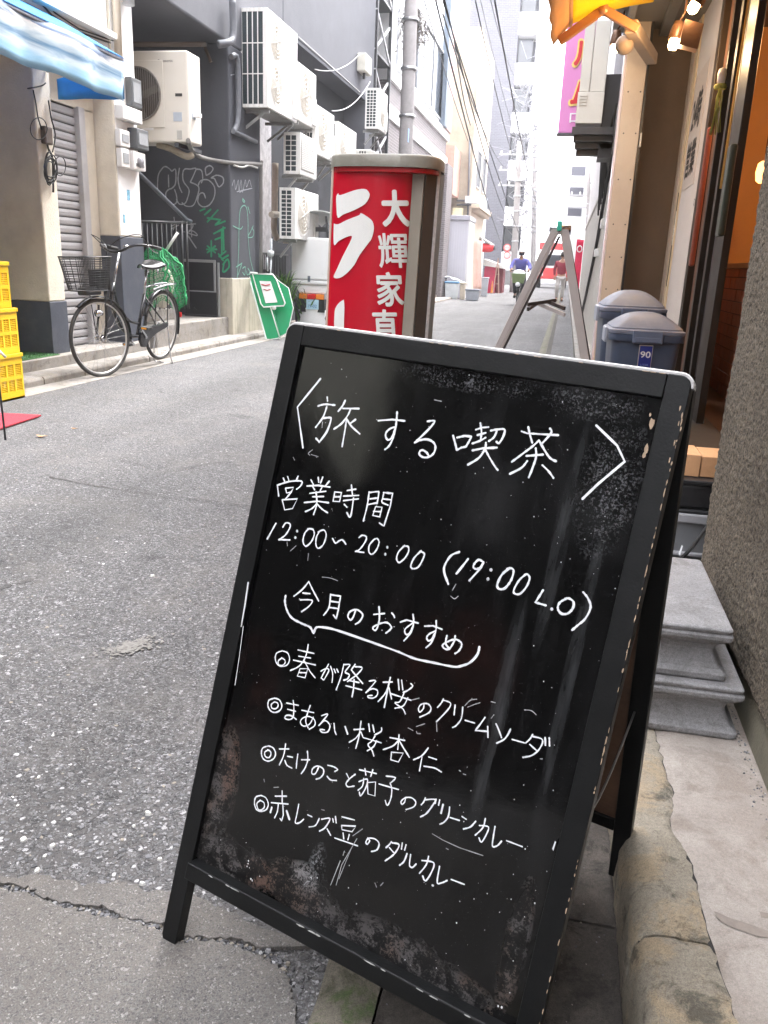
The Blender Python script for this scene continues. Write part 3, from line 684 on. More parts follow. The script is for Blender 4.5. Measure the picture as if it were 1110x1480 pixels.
TXT['recommendation_lettering'] = (2.4, [
 ((400,820), "~125,208 185,160 232,103|~232,103 262,165 303,242|190,185 240,190|~172,235 255,238 235,280 180,320|~390,195 378,290 340,345|390,198 462,208 445,310 430,372 410,345|388,245 452,253|384,290 448,298|~570,310 555,355 535,380 515,355 530,320 575,305 610,325 622,350 600,390 570,410|~740,285 743,350 738,400 720,450 700,450 700,430 750,405 800,400 828,430 820,450 790,475|702,340 780,333|~832,330 845,345 852,362|895,395 940,380 1022,403|~985,340 990,400 970,470 920,530|~985,402 945,430 925,455 935,485 960,475 980,435"),
 ((520,850), "470,275 530,272 595,298|~553,235 550,310 520,390 480,430|~548,310 505,330 485,355 495,380 520,370 540,330|~630,345 622,400 650,440|~690,345 680,390 645,440 610,435 600,410 640,385 690,370 730,390 735,420 715,455 690,472")])
TXT['bracket_flourish'] = (3.0, [
 ((400,820), "~65,205 60,250 75,310 110,365 180,405 240,432 262,470 270,470 285,437 320,432 420,450 640,525 880,610|245,432 268,475|282,437 265,465"),
 ((520,850), "~280,460 400,510 540,540 680,568 740,560 800,535 850,480 865,425")])
TXT['first_menu_line_lettering'] = (2.0, [
 ((380,920), "~142,103 100,120 90,160 105,200 135,215 175,205 193,165 180,120 142,103|~140,155 112,175 115,203 140,208 160,192 158,168 135,154|~328,58 320,110 300,165 260,215 200,245|255,97 370,122|260,142 345,155|222,170 380,205|~300,175 340,250 378,298|270,232 325,232 305,298 250,285 270,232|262,260 315,262|~420,250 455,232 478,242 455,290 440,312 425,300|~475,200 445,255 422,300|~490,215 505,270 500,330|515,235 525,262|535,235 545,257|~585,200 565,290 530,385|~588,203 630,205 595,255 625,275 612,305 585,315|668,200 640,240|~665,218 718,225 680,275 612,325|~640,242 680,290 722,340|625,318 695,332|600,355 715,385|~660,310 655,380 645,435|~770,322 815,322 745,405|~745,405 790,377 828,390 825,425 795,445 762,440 762,428 790,425|870,330 935,328|~922,295 905,370 878,512|~910,345 885,410 833,470|912,370 930,450|978,310 985,385|1003,315 1012,385|~1070,340 1082,360 1045,390 1015,403|925,412 1070,460|~1020,410 990,470 955,480 1010,520 1030,558|~1048,442 1015,500 955,518"),
 ((590,980), "~115,185 110,220 85,245 75,220 95,190 140,185 165,215 150,250 85,282|~255,150 240,180 212,212|~250,158 305,180 290,225 205,315|340,195 332,265|~395,210 385,290 350,340 322,357|412,305 480,325|555,285 520,335 485,378 575,385|575,350 577,428|~635,330 655,375 675,430|~740,368 720,410 690,445 640,470|752,443 840,468|~900,408 880,440 850,468|~895,420 970,445 950,510 895,558 830,573|880,480 925,520|990,430 992,485|1020,432 1022,490")])
TXT['second_menu_line_lettering'] = (2.0, [
 ((370,990), "~135,95 95,110 87,150 105,185 135,198 172,185 188,150 170,108 135,95|~135,122 112,140 115,165 138,172 158,158 158,132 135,122|222,130 308,147|230,175 287,190|~270,112 275,170 268,232 240,250 210,240 220,220 255,222 292,248|332,182 418,200|~393,148 372,208 360,262 378,310|~415,232 388,282 345,297 322,272 335,242 380,227 422,250 425,292 385,320|~475,222 520,212 455,292|~455,292 500,257 535,292 520,337 480,342 465,322 495,324|~565,278 570,330 580,357|~645,302 662,352|708,322 780,318|~760,262 745,370 722,457|~755,340 720,385 675,413|760,340 775,380 905,417|815,280 822,335|845,290 855,340|~908,310 905,335 860,360|~860,370 838,405 810,432 838,470 852,512|~872,402 850,445 805,475|970,380 1075,400|1035,360 1025,465|~1030,400 990,440 920,467|~1035,400 1070,460 1108,520|980,485 1065,492 1030,556 975,540 980,485"),
 ((590,980), "~145,505 100,560 40,590|100,570 82,670|150,570 205,588|~115,637 190,650 240,678")])
TXT['third_menu_line_lettering'] = (2.0, [
 ((370,990), "~92,440 50,455 40,495 55,535 92,550 130,530 142,492 125,455 92,440|~90,470 65,485 68,515 92,525 108,505 105,480 85,468|170,462 238,462|~215,425 200,510 170,577|228,515 265,522|~210,545 225,580 260,600|~303,500 295,560 292,600|330,540 388,540|~372,478 375,540 355,600 328,640|~455,590 430,640 405,640 410,605 445,585 485,605 488,640 465,670 435,680|~520,580 560,590 590,610 570,625|~515,660 540,685 582,690"),
 ((490,1020), "55,490 75,530|~118,495 80,525 52,560 65,585 110,580|148,462 270,490|188,455 195,500|245,462 230,510|~145,548 205,530 195,590 158,650 148,625|~180,525 170,580 138,610|205,555 210,637 260,652 265,550 205,555|~342,508 408,520 370,560|~370,560 382,600 375,670 350,720 335,685|290,565 430,605"),
 ((560,1120), "~130,165 125,195 105,212 100,190 130,165 175,165 205,195 190,230 135,250|~275,165 262,195 245,215|~272,180 345,178 320,230 280,280 240,302|352,175 345,205|378,180 370,218|~402,215 388,275|~450,232 440,300 410,340 380,355|455,308 520,328|540,300 570,320|~638,335 600,375 550,390|~665,365 730,375 715,430 680,485 662,455|~708,315 690,380 635,435|~778,372 765,450 760,515 795,510 825,478|862,475 975,518")])
TXT['fourth_menu_line_lettering'] = (2.0, [
 ((350,1130), "~138,98 100,110 90,155 105,200 138,212 175,200 190,160 172,115 138,98|~135,133 108,155 115,195 135,203 160,185 158,150 130,133|240,103 322,103|290,65 290,150|212,150 332,160|~262,160 255,215 235,260|295,160 298,240 285,283 275,265|~215,185 205,220|~322,210 342,270|~410,162 395,240 385,295 415,295 445,270|475,238 505,252|~558,265 530,315 485,325|~575,270 635,265 600,330 560,355|615,340 640,385|655,265 660,290|675,250 680,295|722,252 812,275|720,318 722,345 795,360 822,320 720,315|730,370 735,412|775,380 765,418|670,405 835,462"),
 ((490,1170), "~210,205 195,235 205,250 222,225 212,207 260,212 290,245 275,290 235,303|~380,232 362,255 340,275|~385,240 435,255 400,320 335,370|365,275 395,310|458,242 452,285|485,255 475,292|~492,318 470,375 438,402|~518,325 510,400 530,418 558,393|~600,368 685,385 665,460 625,515 605,480|~648,338 630,400 582,460|~727,410 710,525 740,530 782,512|812,505 905,540|676,548 680,549")])
TXT['chalk_smudge_marks'] = (1.1, [
 ((640,770), "~58,458 85,477 112,458|95,372 70,415"), ((590,980), "~410,200 450,160 495,152|~430,210 480,190 520,178|~840,230 890,235 925,265|20,160 80,145|0,360 35,378|60,350 120,330|205,320 208,385|600,170 630,178|600,290 620,265|60,385 65,400 90,402|955,583 970,583|370,668 378,672|398,692 415,698"),
 ((560,1120), "325,425 400,470 520,525 690,582|425,530 440,538"), ((420,530), "~160,600 130,625 140,640|150,635 200,650|20,655 30,675|1040,240 1090,250|232,400 228,440"),
 ((380,670), "200,630 240,595|330,650 325,700|175,565 178,595"), ((400,820), "~330,70 390,78 440,97"), ((350,1130), "830,410 720,600 680,745|740,500 730,530|710,570 640,745|800,390 870,340|~450,742 470,720 490,718"),
 ((360,1060), "180,390 215,388|525,550 545,555|108,330 112,350"), ((300,1000), "~85,60 95,45 130,38|115,30 120,80|~85,175 105,180 130,190"), ((490,1170),"260,530 272,560|300,550 320,528|0,500 90,280")])
rng = random.Random(31)
for name, (wpx, groups) in TXT.items():
    mb = MB()
    for (ox, oy), st in groups:
        for s in st.split('|'):
            cv = s[0] == '~'; s = s.lstrip('~')
            P2 = [tuple(map(float, q.split(','))) for q in s.split()]
            P3 = []
            for x, y in P2:
                u, v = loc(ox+x/5, oy+y/5, .008); P3.append(Vector((u, 0, v)))
            if cv: P3 = spline(P3, 5)
            elif len(P3) > 1 and (P3[0]-P3[-1]).length > .002:
                q = []
                for a, b in zip(P3[:-1], P3[1:]): q += [a.lerp(b, t/4) for t in range(4)]
                P3 = q+[P3[-1]]
            w = wpx*.00101*rng.uniform(.92,1.08)
            if len(P3) == 2 or (P3[0]-P3[-1]).length < .0009 and len(P3) < 3: w *= 1.5
            ribbon(mb, P3, w, (0,-1,0), -.0077+rng.random()*.00008, .5, rng)
            for q in P3[1:-1:3]:
                pass
    o = mb.build(name.strip(), M_chalk if 'smudge' not in name else mat('faint_chalk', (.36,.36,.37), .8, .3, 80, .1), board, fixn=False)
    if 'smudge' in name: o['kind'] = 'stuff'
# dribbled white paint dots
mb = MB(); 
for (ox,oy,l) in (((350),(1130),((48,570,5),(45,590,4),(38,610,4),(55,620,3),(65,700,5),(75,712,5),(500,690,4),(545,692,4),(505,700,3))),(640,1280,((446*.9,965*.9,5),(474*.9,975*.9,6),(550*.9,108*.9,3),(112*.9,298*.9,4),(740*.9,140*.9,4),(138*.9,125*.9,3),(252*.9,105*.9,3)))):
    for (x,y,r) in l:
        u, v = loc(ox+x/5, oy+y/5, .008); n = 8
        mb.add([(u+cos(2*pi*j/n)*r*.00024*rng.uniform(.8,1.2), .0072, v+sin(2*pi*j/n)*r*.0003) for j in range(n)], [list(range(n))])
for i in range(260):
    u = rng.uniform(.0,IW); v = -rng.uniform(.0,IH); r = .0003+.0006*rng.random()**3; n = 5
    mb.add([(u+cos(2*pi*j/n)*r, .0074, v+sin(2*pi*j/n)*r*rng.uniform(.8,1.6)) for j in range(n)], [list(range(n))])
for (px,py) in ((802,1222),(985,795)):
    u, v = loc(px,py); mb.add([(u-.001,-.0006,v+.006),(u+.0006,-.0006,v+.005),(u-.0002,-.0006,v-.007),(u-.0022,-.0006,v-.005)],[(0,1,2,3)])
for (a,b,w) in (((359,842),(349,905),2.6),((352,905),(340,990),1.2)):
    u0, v0 = loc(*a, 0); u1, v1 = loc(*b, 0); ribbon(mb, [Vector((u0,0,v0)), Vector(((u0+u1)/2+.0006,0,(v0+v1)/2)), Vector((u1,0,v1))], w*.001, (0,-1,0), .0006, .5, rng)
tag(mb.build('paint_drips', mat('white_drips', (.75,.76,.78), .5, .1, 60, .05), board, fixn=False), kind='stuff')

# rear leaf of the A-frame, hinged at the top
lean = math.acos(bZ.z)
rearZ = Vector((bZ.x, -bZ.y-.0, bZ.z)); 
hinge_w = bM @ Vector((0, TH+.002, FW-.01))
# mirror the lean about the vertical plane through the hinge line
hx = Vector((bX.x, bX.y, 0)).normalized(); hn = Vector((-hx.y, hx.x, 0))
ang = 2*math.asin(max(-1, min(1, bZ.dot(hn)/1.0)))
ft_ = G(872,1262,-.012); hc_ = bM @ Vector((IW+FW, TH+.002, FW-.01)); dv_ = ft_-hc_; dv_ -= bX*dv_.dot(bX)
z2 = (-dv_).normalized()
y2 = z2.cross(bX)
lm = bM.inverted() @ Matrix(((bX.x,y2.x,z2.x,hinge_w.x),(bX.y,y2.y,z2.y,hinge_w.y),(bX.z,y2.z,z2.z,hinge_w.z),(0,0,0,1)))
lz = -dv_.length
for s, x0 in ((-1, -FW), (1, IW)):
    mb = MB(); mb.box(x0, x0+FW, .001, TH, lz, -.004); mb.build('rear_stile', M_frame, board, bevel=.0012, mtx=lm)
mb = MB(); mb.box(.0004, IW-.0004, .002, TH-.001, -.04, -.005); mb.build('rear_top_rail', M_frame, board, bevel=.001, mtx=lm)
mb = MB(); mb.box(.0004, IW-.0004, .002, TH-.001, -.845, -.817); mb.build('rear_bottom_rail', M_frame, board, bevel=.001, mtx=lm)
mb = MB(); mb.box(.0004, IW-.0004, .007, .012, -.817, -.04); mb.build('rear_panel', mat('bare_plywood_back', (.10,.055,.035), .6, .3, 20, .2), board, mtx=lm)
for x in (.06, IW-.06):
    mb = MB(); mb.tube([(x-.02,TH+.001,FW-.004),(x+.02,TH+.001,FW-.004)], .004, 8); mb.build('hinge', M_steel(), board)
mb = MB()   # spreader chain
a = Vector((IW+.01, .022, -.55)); b = lm @ Vector((IW+.01, 0, -.55)); pts = [a.lerp(b, t/10)+Vector((0,0,-.05*sin(pi*t/10))) for t in range(11)]
mb.tube(pts, .0018, 5); mb.build('spreader_chain', M_steel(), board)
# ================================================================== RIGHT SIDE: ROUGH WALL, DOORSTEP, SHOP FRONT
def rough_mat(name, a, b2, sc=230, rough=.9, bump=.9):
    m = bpy.data.materials.new(name); m.use_nodes = True; t = m.node_tree; N = t.nodes; L = t.links; bs = N['Principled BSDF']
    geo = N.new('ShaderNodeNewGeometry'); P = geo.outputs['Position']
    n = N.new('ShaderNodeTexNoise'); n.inputs['Scale'].default_value = sc; n.inputs['Detail'].default_value = 5; n.inputs['Roughness'].default_value = .7; L.new(P, n.inputs['Vector'])
    n2 = N.new('ShaderNodeTexNoise'); n2.inputs['Scale'].default_value = 3.2; n2.inputs['Detail'].default_value = 7; L.new(P, n2.inputs['Vector'])
    cr = N.new('ShaderNodeValToRGB'); L.new(n.outputs[0], cr.inputs[0]); cr.color_ramp.elements[0].position = .36; cr.color_ramp.elements[1].position = .66
    cr.color_ramp.elements[0].color = (*a, 1); cr.color_ramp.elements[1].color = (*b2, 1)
    mr = N.new('ShaderNodeMapRange'); mr.inputs[1].default_value = .3; mr.inputs[2].default_value = .7; mr.inputs[3].default_value = .8; mr.inputs[4].default_value = 1.2; L.new(n2.outputs[0], mr.inputs[0])
    sc_ = N.new('ShaderNodeVectorMath'); sc_.operation = 'SCALE'; L.new(cr.outputs[0], sc_.inputs[0]); L.new(mr.outputs[0], sc_.inputs['Scale']); L.new(sc_.outputs[0], bs.inputs['Base Color'])
    bp = N.new('ShaderNodeBump'); bp.inputs['Strength'].default_value = bump; bp.inputs['Distance'].default_value = .003; L.new(n.outputs[0], bp.inputs['Height']); L.new(bp.outputs[0], bs.inputs['Normal'])
    bs.inputs['Roughness'].default_value = rough; return m
M_rough = rough_mat('roughcast_render', (.022,.018,.013), (.23,.188,.14), 150)
M_plinth = mat('mossy_plinth', (.21,.195,.15), .85, .25, 18, .4, stain=.8, stain_col=(.10,.10,.055), stain_scale=9)
wl = empty('roughcast_wall', 'brown-grey roughcast wall end close at the right edge, above a mossy plinth', 'wall')
mb = MB()
def rw(x, y, z): 
    p = Vector((x, y, z)); d = .0042*noise.noise(p*95)+.0016*noise.noise(p*210)+.006*noise.noise(p*5); return d
# street face with the far edge rounded into the shop recess
zs = [.235+i*.0058 for i in range(330)]
prof = []
for i in range(170): prof.append((.452, .85+i*.0088, (-1,0,0)))
for i in range(1, 7): a = pi/2*i/6; prof.append((.452+.014*(1-cos(a)), .85+169*.0088+.014*sin(a), (-cos(a), sin(a), 0)))
for i in range(1, 8): prof.append((.466+i*.06, .85+169*.0088+.014, (0,1,0)))
prof = [(.452,-2,(-1,0,0)),(.452,0,(-1,0,0))]+prof
np_ = len(prof)
for z in zs:
    for (x, y, n) in prof:
        yo = -.05*math.exp(-((z-.62)/.11)**2)*0
        d = rw(x, y, z); mb.v.append((x+n[0]*d, y+n[1]*d, z))
for j in range(len(zs)-1):
    for i in range(np_-1): a = j*np_+i; mb.f.append([a, a+1, a+np_+1, a+np_]); mb.mi.append(0); mb.smooth.add(len(mb.f)-1)
# underside lip
k = len(mb.v)
for (x, y, n) in prof: mb.v.append((x-n[0]*.03 if n[0] else x, y-n[1]*.03, .232))
for i in range(np_-1): mb.f.append([i, k+i, k+i+1, i+1]); mb.mi.append(0)
mb.build('wall_render', M_rough, wl, fixn=False)
mb = MB(); mb.box(.475,1.2,-2,2.34,2.12,9.0); mb.box(.485,1.2,-2,2.33,.2,2.14); mb.build('wall_body', M_rough, wl)
mb = MB(); mb.box(.4665,1.2,-2,2.31,.02,.236); mb.build('plinth', M_plinth, wl, bevel=.006)

# two-tier moulded stone doorstep
st = empty('stone_doorstep', 'grey granite doorstep of two moulded tiers behind the chalkboard, right of the kerb', 'step')
def tier(z0, h, x0, x1, y0, y1, name):
    # moulding profile: outward offset by height
    P = [(.000,0),(.004,.006),(.004,.016),(-.002,.021),(-.007,.024),(-.014,.034),(-.020,.050),(-.022,.062),(-.018,.074),(-.008,.082),(-.004,.084),(-.004,.088),(.004,.091),(.006,.096),(.006,.103),(.000,.106),(.000,.108),(.003,.110),(.004,.116),(.001,h-.001),(-.006,h)]
    mb = MB(); 
    for (o, z) in P:
        c = [(x0-o, y0-o), (x1+o, y0-o), (x1+o, y1+o), (x0-o, y1+o)]; ring = []
        r = .010
        for q in range(4):
            cx, cy = c[q]; sx = 1 if q in (0,3) else -1; sy = 1 if q in (0,1) else -1
            ccx, ccy = cx+sx*r, cy+sy*r; a0 = [pi, 1.5*pi, 0, .5*pi][q]
            for w in range(5): a = a0+pi/2*w/4; ring.append((ccx+r*cos(a), ccy+r*sin(a), z0+z))
        mb.v += ring
    n = 20
    for i in range(len(P)-1):
        for j in range(n): a = i*n+j; b2 = i*n+(j+1) % n; mb.f.append([a, b2, b2+n, a+n]); mb.mi.append(0)
    mb.f.append([(len(P)-1)*n+j for j in range(n)]); mb.mi.append(0)
    mb.f.append([j for j in range(n)][::-1]); mb.mi.append(0)
    return mb.build(name, M_stonegrey, st, bevel=.0012, seg=1)
tier(.119, .120, .240, .438, 1.640, 2.30, 'lower_tier')
tier(.239, .120, .247, .402, 1.662, 2.10, 'upper_tier')

# shop recess: floor, crate, planter
mb = MB(); mb.box(.30,1.4,2.36,9.0,.119,.150); struct(mb.build('shop_floor', mat('dark_shop_floor', (.035,.033,.032), .5, .2, 12, .1)))
M_bl = lambda: mat('black_plastic', (.022,.022,.024), .35, .1, 20, .05)
M_gp = mat('grey_plastic', (.17,.175,.185), .42, .06, 12, .05)
cr_ = empty('plastic_crate', 'dark grey plastic storage box with a pale rim in the gap behind the doorstep', 'box')
mb = MB(); x0,x1,y0,y1,z0,z1 = .345,.62,2.62,3.02,.152,.345
mb.box(x0+.012,x1-.012,y0+.012,y1-.012,z0,z1-.03); mb.build('box_body', M_gp, cr_, bevel=.01)
mb = MB(); mb.box(x0,x1,y0,y1,z1-.042,z1-.012); mb.build('rim', mat('pale_grey_plastic', (.34,.34,.36), .4, .05, 12, .05), cr_, bevel=.005)
mb = MB(); mb.box(x0+.006,x1-.006,y0+.006,y1-.006,z1-.012,z1); mb.build('lid', M_bl(), cr_, bevel=.004)
mb = MB(); mb.box(x0-.004,x1,y0-.008,y0+.012,z0+.045,z0+.055); mb.box(x0-.004,x0+.05,y0-.01,y0,z0+.02,z0+.07); mb.build('clasp', mat('pale_grey_plastic', (.34,.34,.36)), cr_, bevel=.002)
pb = empty('black_tray', 'black plastic tray stacked on the grey storage box', 'tray')
mb = MB(); mb.box(.35,.63,2.64,3.02,.347,.425); mb.build('tray_body', M_bl(), pb, bevel=.008)
mb = MB(); mb.box(.342,.638,2.632,3.03,.425,.44); mb.build('tray_rim', M_bl(), pb, bevel=.003)
wd = empty('wooden_box', 'small pale orange wooden box standing on the black tray', 'box')
M_ow = mat('orange_wood', (.62,.34,.17), .6, .12, 9, .15, stain=.2, stain_col=(.45,.22,.1), stain_scale=20, streak=True)
mb = MB(); mb.box(.37,.47,2.68,2.84,.442,.512); mb.build('box_side', M_ow, wd, bevel=.002)
mb = MB(); mb.box(.474,.60,2.684,2.84,.442,.508); mb.build('box_side', M_ow, wd, bevel=.002)
tag(MB().tube([(.41,2.58,.16),(.46,2.56,.24),(.53,2.60,.36)], .006, 8).build('black_cable', M_rubber()), 'short black cable hanging in front of the grey storage box', 'cable')

# side walls of the recess
M_beige = mat('beige_steel_panel', (.55,.44,.34), .38, .05, 2, .03, stain=.2, stain_col=(.30,.2,.12), stain_scale=7)
M_brown = mat('brown_board', (.10,.064,.037), .7, .12, 4, .15)
M_whitewall = mat('white_plaster', (.66,.60,.56), .6, .05, 2, .06, stain=.15, stain_col=(.4,.33,.28), stain_scale=4)
M_doorframe = mat('brown_aluminium', (.022,.014,.009), .42, .15, 8, .05, metal=.0, spec=.35)
shop = empty('shop_front', 'shop front in the recess with white wall, brown door frames and a warm lit interior', 'building')
mb = MB(); mb.box(.345,.53,8.6,8.9,-.05,6.2); mb.build('beige_pillar', M_beige, shop, bevel=.006)
mb = MB(); mb.box(.325,.3435,8.62,8.88,-.05,4.2); mb.build('pillar_cover_strip', mat('pinkish_white_steel', (.72,.60,.60), .25, .05, 4, .03), shop, bevel=.003)
mb = MB(); mb.box(.533,.552,8.60,8.88,.1,3.4); mb.build('dark_trim', M_black(), shop)
mb = MB(); mb.box(.553,.93,8.85,8.95,.1,3.4); mb.build('brown_panel', M_brown, shop)
mb = MB(); mb.box(.542,.556,8.55,8.6,2.18,2.30); mb.build('latch', mat('cream_plastic', (.6,.55,.45), .4), shop, bevel=.003)
for z in (.35,.62,.9,1.2,1.5,1.9,2.3,2.65):       # screw heads on the pillar
    for x in (.39,.50):
        if (z*10) % 2 < 1.2: MB().lathe([(.0,-.003),(.006,-.002),(.007,0)], (x,8.597,z), 8, 'Y').build('screw_head', M_darkmetal(), shop)
mb = MB(); mb.box(.93,.97,8.55,8.95,.1,3.4); mb.build('beige_return', M_beige, shop)
mb = MB(); mb.box(.95,1.1,7.0,8.54,.1,3.25); mb.build('white_wall', M_whitewall, shop)
mb = MB(); mb.box(.935,.949,8.40,8.54,.1,3.25); mb.build('cream_corner_strip', mat('cream_paint', (.60,.48,.32), .5, .06, 3, .04), shop, bevel=.002)
mb = MB()
for z0,z1 in ((.95,1.35),(1.5,1.78)): mb.box(.930,.934,8.43,8.46,z0,z1)
mb.build('dark_slot', M_black(), shop)
# paper notice with the shop name on the white wall
mb = MB(); mb.box(.9455,.949,7.62,8.36,1.78,2.72); mb.build('poster_board', mat('poster_paper', (.60,.52,.46), .6, .04, 3, .03), shop, bevel=.001)
M_ink = mat('black_ink', (.02,.018,.016), .6, .05, 10, 0)
for i, ch in enumerate('喫茶'): pass
text_on('24時', (.9448, 8.02, 2.40), (0,-1,0), (0,0,1), 'poster_lettering', M_ink, shop, w=.50, h=.30, bold=.03)
text_on('営業', (.9448, 8.02, 2.02), (0,-1,0), (0,0,1), 'poster_lettering', M_ink, shop, w=.52, h=.28, bold=.03)
text_on('Q', (.9488, 7.42, 1.62), (0,-1,0), (0,0,1), 'wall_mark', M_ink, shop, w=.07, h=.06)
mb = MB(); mb.box(.9305,.9345,8.41,8.47,1.32,1.62); mb.build('small_label', mat('label_white', (.7,.68,.62), .5), shop)
text_on('お知らせ', (.9298, 8.44, 1.47), (0,0,-1), (0,-1,0), 'label_lettering', M_ink, shop, w=.26, h=.04)
# door frames (brown aluminium posts), glass between, wooden handles
M_glass = mat('door_glass', (.03,.042,.034), .12, .05, 2, 0, spec=.35)
def post(y0, y1, x0=.90, x1=1.06, z0=.12, z1=3.2, m=None, name='door_post'):
    mb = MB(); mb.box(x0,x1,y0,y1,z0,z1); return mb.build(name, m or M_doorframe, shop, bevel=.004)
post(6.86,6.995); post(6.62,6.855,.945,1.05, m=mat('worn_brown_wood', (.14,.07,.045), .5, .2, 12, .1)); post(6.36,6.42)
post(6.02,6.10,.90,.96); post(5.50,5.78,.90,.945)
mb = MB(); mb.box(.97,.98,6.11,6.355,.15,3.2); mb.build('glass_pane', M_glass, shop)
mb = MB(); mb.box(.97,.98,5.81,6.015,.15,3.2); mb.build('glass_pane', M_glass, shop)
mb = MB(); mb.box(.865,.90,6.56,6.62,1.12,2.05); mb.build('door_handle', mat('red_brown_wood', (.22,.05,.025), .4, .12, 14, .06), shop, bevel=.012)
mb = MB(); mb.box(.84,.878,5.34,5.46,1.28,1.78); mb.build('door_handle', mat('dark_green_wood', (.035,.045,.03), .4, .12, 14, .06), shop, bevel=.012)
mb = MB(); mb.tube([(.93,5.90,.4),(.93,5.90,3.1)], .018, 8); mb.build('steel_edge', mat('worn_steel', (.14,.125,.135), .5, .1, 9, .05, metal=.2), shop)
mb = MB(); mb.tube([(.925,6.01,1.6),(.93,6.02,2.7)], .014, 8); mb.build('yellow_edge_strip', mat('yellow_reflector', (.65,.36,.07), .35, .1, 9, .05), shop)
# lit interior behind: warm plaster wall, brick red counter, ceiling
M_warm = mat('warm_plaster', (.62,.34,.13), .7, .06, 3, .05)
mb = MB(); mb.box(2.4,2.5,2.3,9,.1,3.3); mb.build('interior_wall', M_warm, shop)
mb = MB(); mb.box(1.05,2.6,8.96,9.0,.1,3.3); mb.build('interior_side_wall', M_warm, shop); mb = MB(); mb.box(1.2,2.6,2.1,2.2,.1,3.3); mb.build('interior_side_wall', M_warm, shop)
mb = MB(); mb.box(1.0,2.6,2.2,9,3.25,3.35); mb.build('interior_ceiling', mat('dark_ceiling', (.10,.075,.055), .8, .1, 3, .1), shop)
mb = MB(); mb.box(1.0,2.6,2.2,9,.09,.152); mb.build('interior_floor', mat('wood_floor', (.09,.045,.025), .4, .2, 5, .1), shop)
M_rbrick = mat('red_counter_brick', (.33,.085,.025), .65, .25, 9, .3)
bme = None
mb = MB(); mb.box(1.30,1.34,5.7,8.2,.15,1.12); mb.build('counter_mortar', mat('dark_mortar', (.09,.045,.02), .9), shop)
mbb = MB(); mbb.box(0,.012,.0,.196,0,.082); bme = mbb.mesh('brick', M_rbrick)
rng = random.Random(4)
for r_ in range(11):
    for c_ in range(12):
        yy = 5.72+c_*.205+(r_ % 2)*.1
        if yy < 8: inst(bme, 'brick', shop, (1.287-rng.uniform(0,.003), yy, .16+r_*.09))
mb = MB(); mb.box(1.26,1.5,5.7,8.2,1.12,1.16); mb.build('counter_top', mat('dark_counter_wood', (.12,.045,.02), .3), shop, bevel=.006)
# interior hanging lamp seen at the edge of the door
lp = empty('interior_lamp', 'small amber glass lamp glowing inside the shop beside the roughcast wall', 'lamp')
p = PX(1102,250,1.5)
mb = MB(); mb.lathe([(.02,.09),(.045,.07),(.055,0),(.045,-.06),(.02,-.08)], p, 14); mb.build('lamp_shade', mat('amber_glass', (.45,.10,.02), .2, emit=(1,.35,.08), es=1.2), lp)
mb = MB(); mb.tube([p+Vector((0,0,.09)), Vector((p.x,p.y,3.24))], .004, 6); mb.build('lamp_cord', M_black(), lp)
ld = bpy.data.lights.new('interior_light', 'POINT'); ld.energy = 10; ld.color = (1,.55,.22); ld.shadow_soft_size = .12
lo = bpy.data.objects.new('interior_light', ld); COL.objects.link(lo); lo.location = (1.55, 6.3, 2.5)
# soffit over the recess with three spot lamps
M_soffit = mat('dark_soffit', (.16,.14,.12), .55, .12, 4, .1)
mb = MB(); mb.box(.20,1.2,4.6,8.95,3.22,3.30); mb.build('soffit', M_soffit, shop)
mb = MB(); mb.box(.30,.36,4.6,8.95,3.13,3.22); mb.box(.62,.70,4.6,8.95,3.16,3.22); mb.build('soffit_rail', mat('grey_rail', (.25,.24,.22), .4, metal=.5), shop, bevel=.004)
mb = MB(); mb.box(.40,1.3,2.36,8.95,3.30,9.5); mb.build('upper_wall', mat('pale_upper_wall', (.45,.42,.38), .7, .08, 2, .1, stain=.3), shop)
def spotlamp(px, py, Y, aim, lb, en):
    p = PY(px, py, Y); e = empty('spot_lamp', lb, 'lamp')
    a = Vector(aim).normalized(); q = a.to_track_quat('Z','Y').to_matrix().to_4x4(); mt = Matrix.Translation(p) @ q
    mb = MB(); mb.lathe([(.0,-.03),(.026,-.022),(.036,0),(.034,.03),(.022,.055),(.0,.06)], (0,0,0), 16)
    mb.build('bulb', mat('lit_bulb', (1,.85,.6), .3, emit=(1,.72,.36), es=6.), e, mtx=mt)
    mb = MB(); mb.lathe([(.045,.035),(.048,.05),(.042,.11),(.032,.15),(.0,.152)], (0,0,0), 16); mb.build('lamp_holder', mat('brown_lamp_metal', (.12,.06,.035), .4, metal=.4), e, mtx=mt)
    top = p+a*.15; mb = MB(); mb.tube([top, top+Vector((.03,0,.06)), Vector((p.x+.05,p.y,3.2))], .008, 6); mb.build('lamp_arm', mat('brown_lamp_metal', (.12,.06,.035)), e)
    l = bpy.data.lights.new('bulb_light', 'POINT'); l.energy = en; l.color = (1,.66,.34); l.shadow_soft_size = .04
    o = bpy.data.objects.new('bulb_light', l); COL.objects.link(o); o.parent = e; o.location = p-a*.05
    return e
spotlamp(973, 66, 6.6, (.15,.1,1), 'lit bulb in a brown holder hanging lower left under the shop soffit', 5)
spotlamp(1001, 13, 6.4, (.5,-.1,.9), 'lit bulb in a brown holder at the top, upper right of the other bulb', 2.2)
e = spotlamp(888, 72, 8.2, (.05,0,1), 'unshaded white spot lamp under the yellow awning beside the blue wall', .2)
e['label'] = 'white spot lamp under the yellow awning arm, left of the beige pillar'
mb = MB(); c_ = PY(999,45,6.45); mb.obox(c_-Vector((.07,.05,.09)), (.12,.0,-.03), (0,.1,0), (.02,0,.15)); tag(mb.build('lamp_transformer', mat('brown_lamp_metal', (.12,.06,.035))), 'brown metal lamp housing box between the two lit bulbs', 'lamp housing')
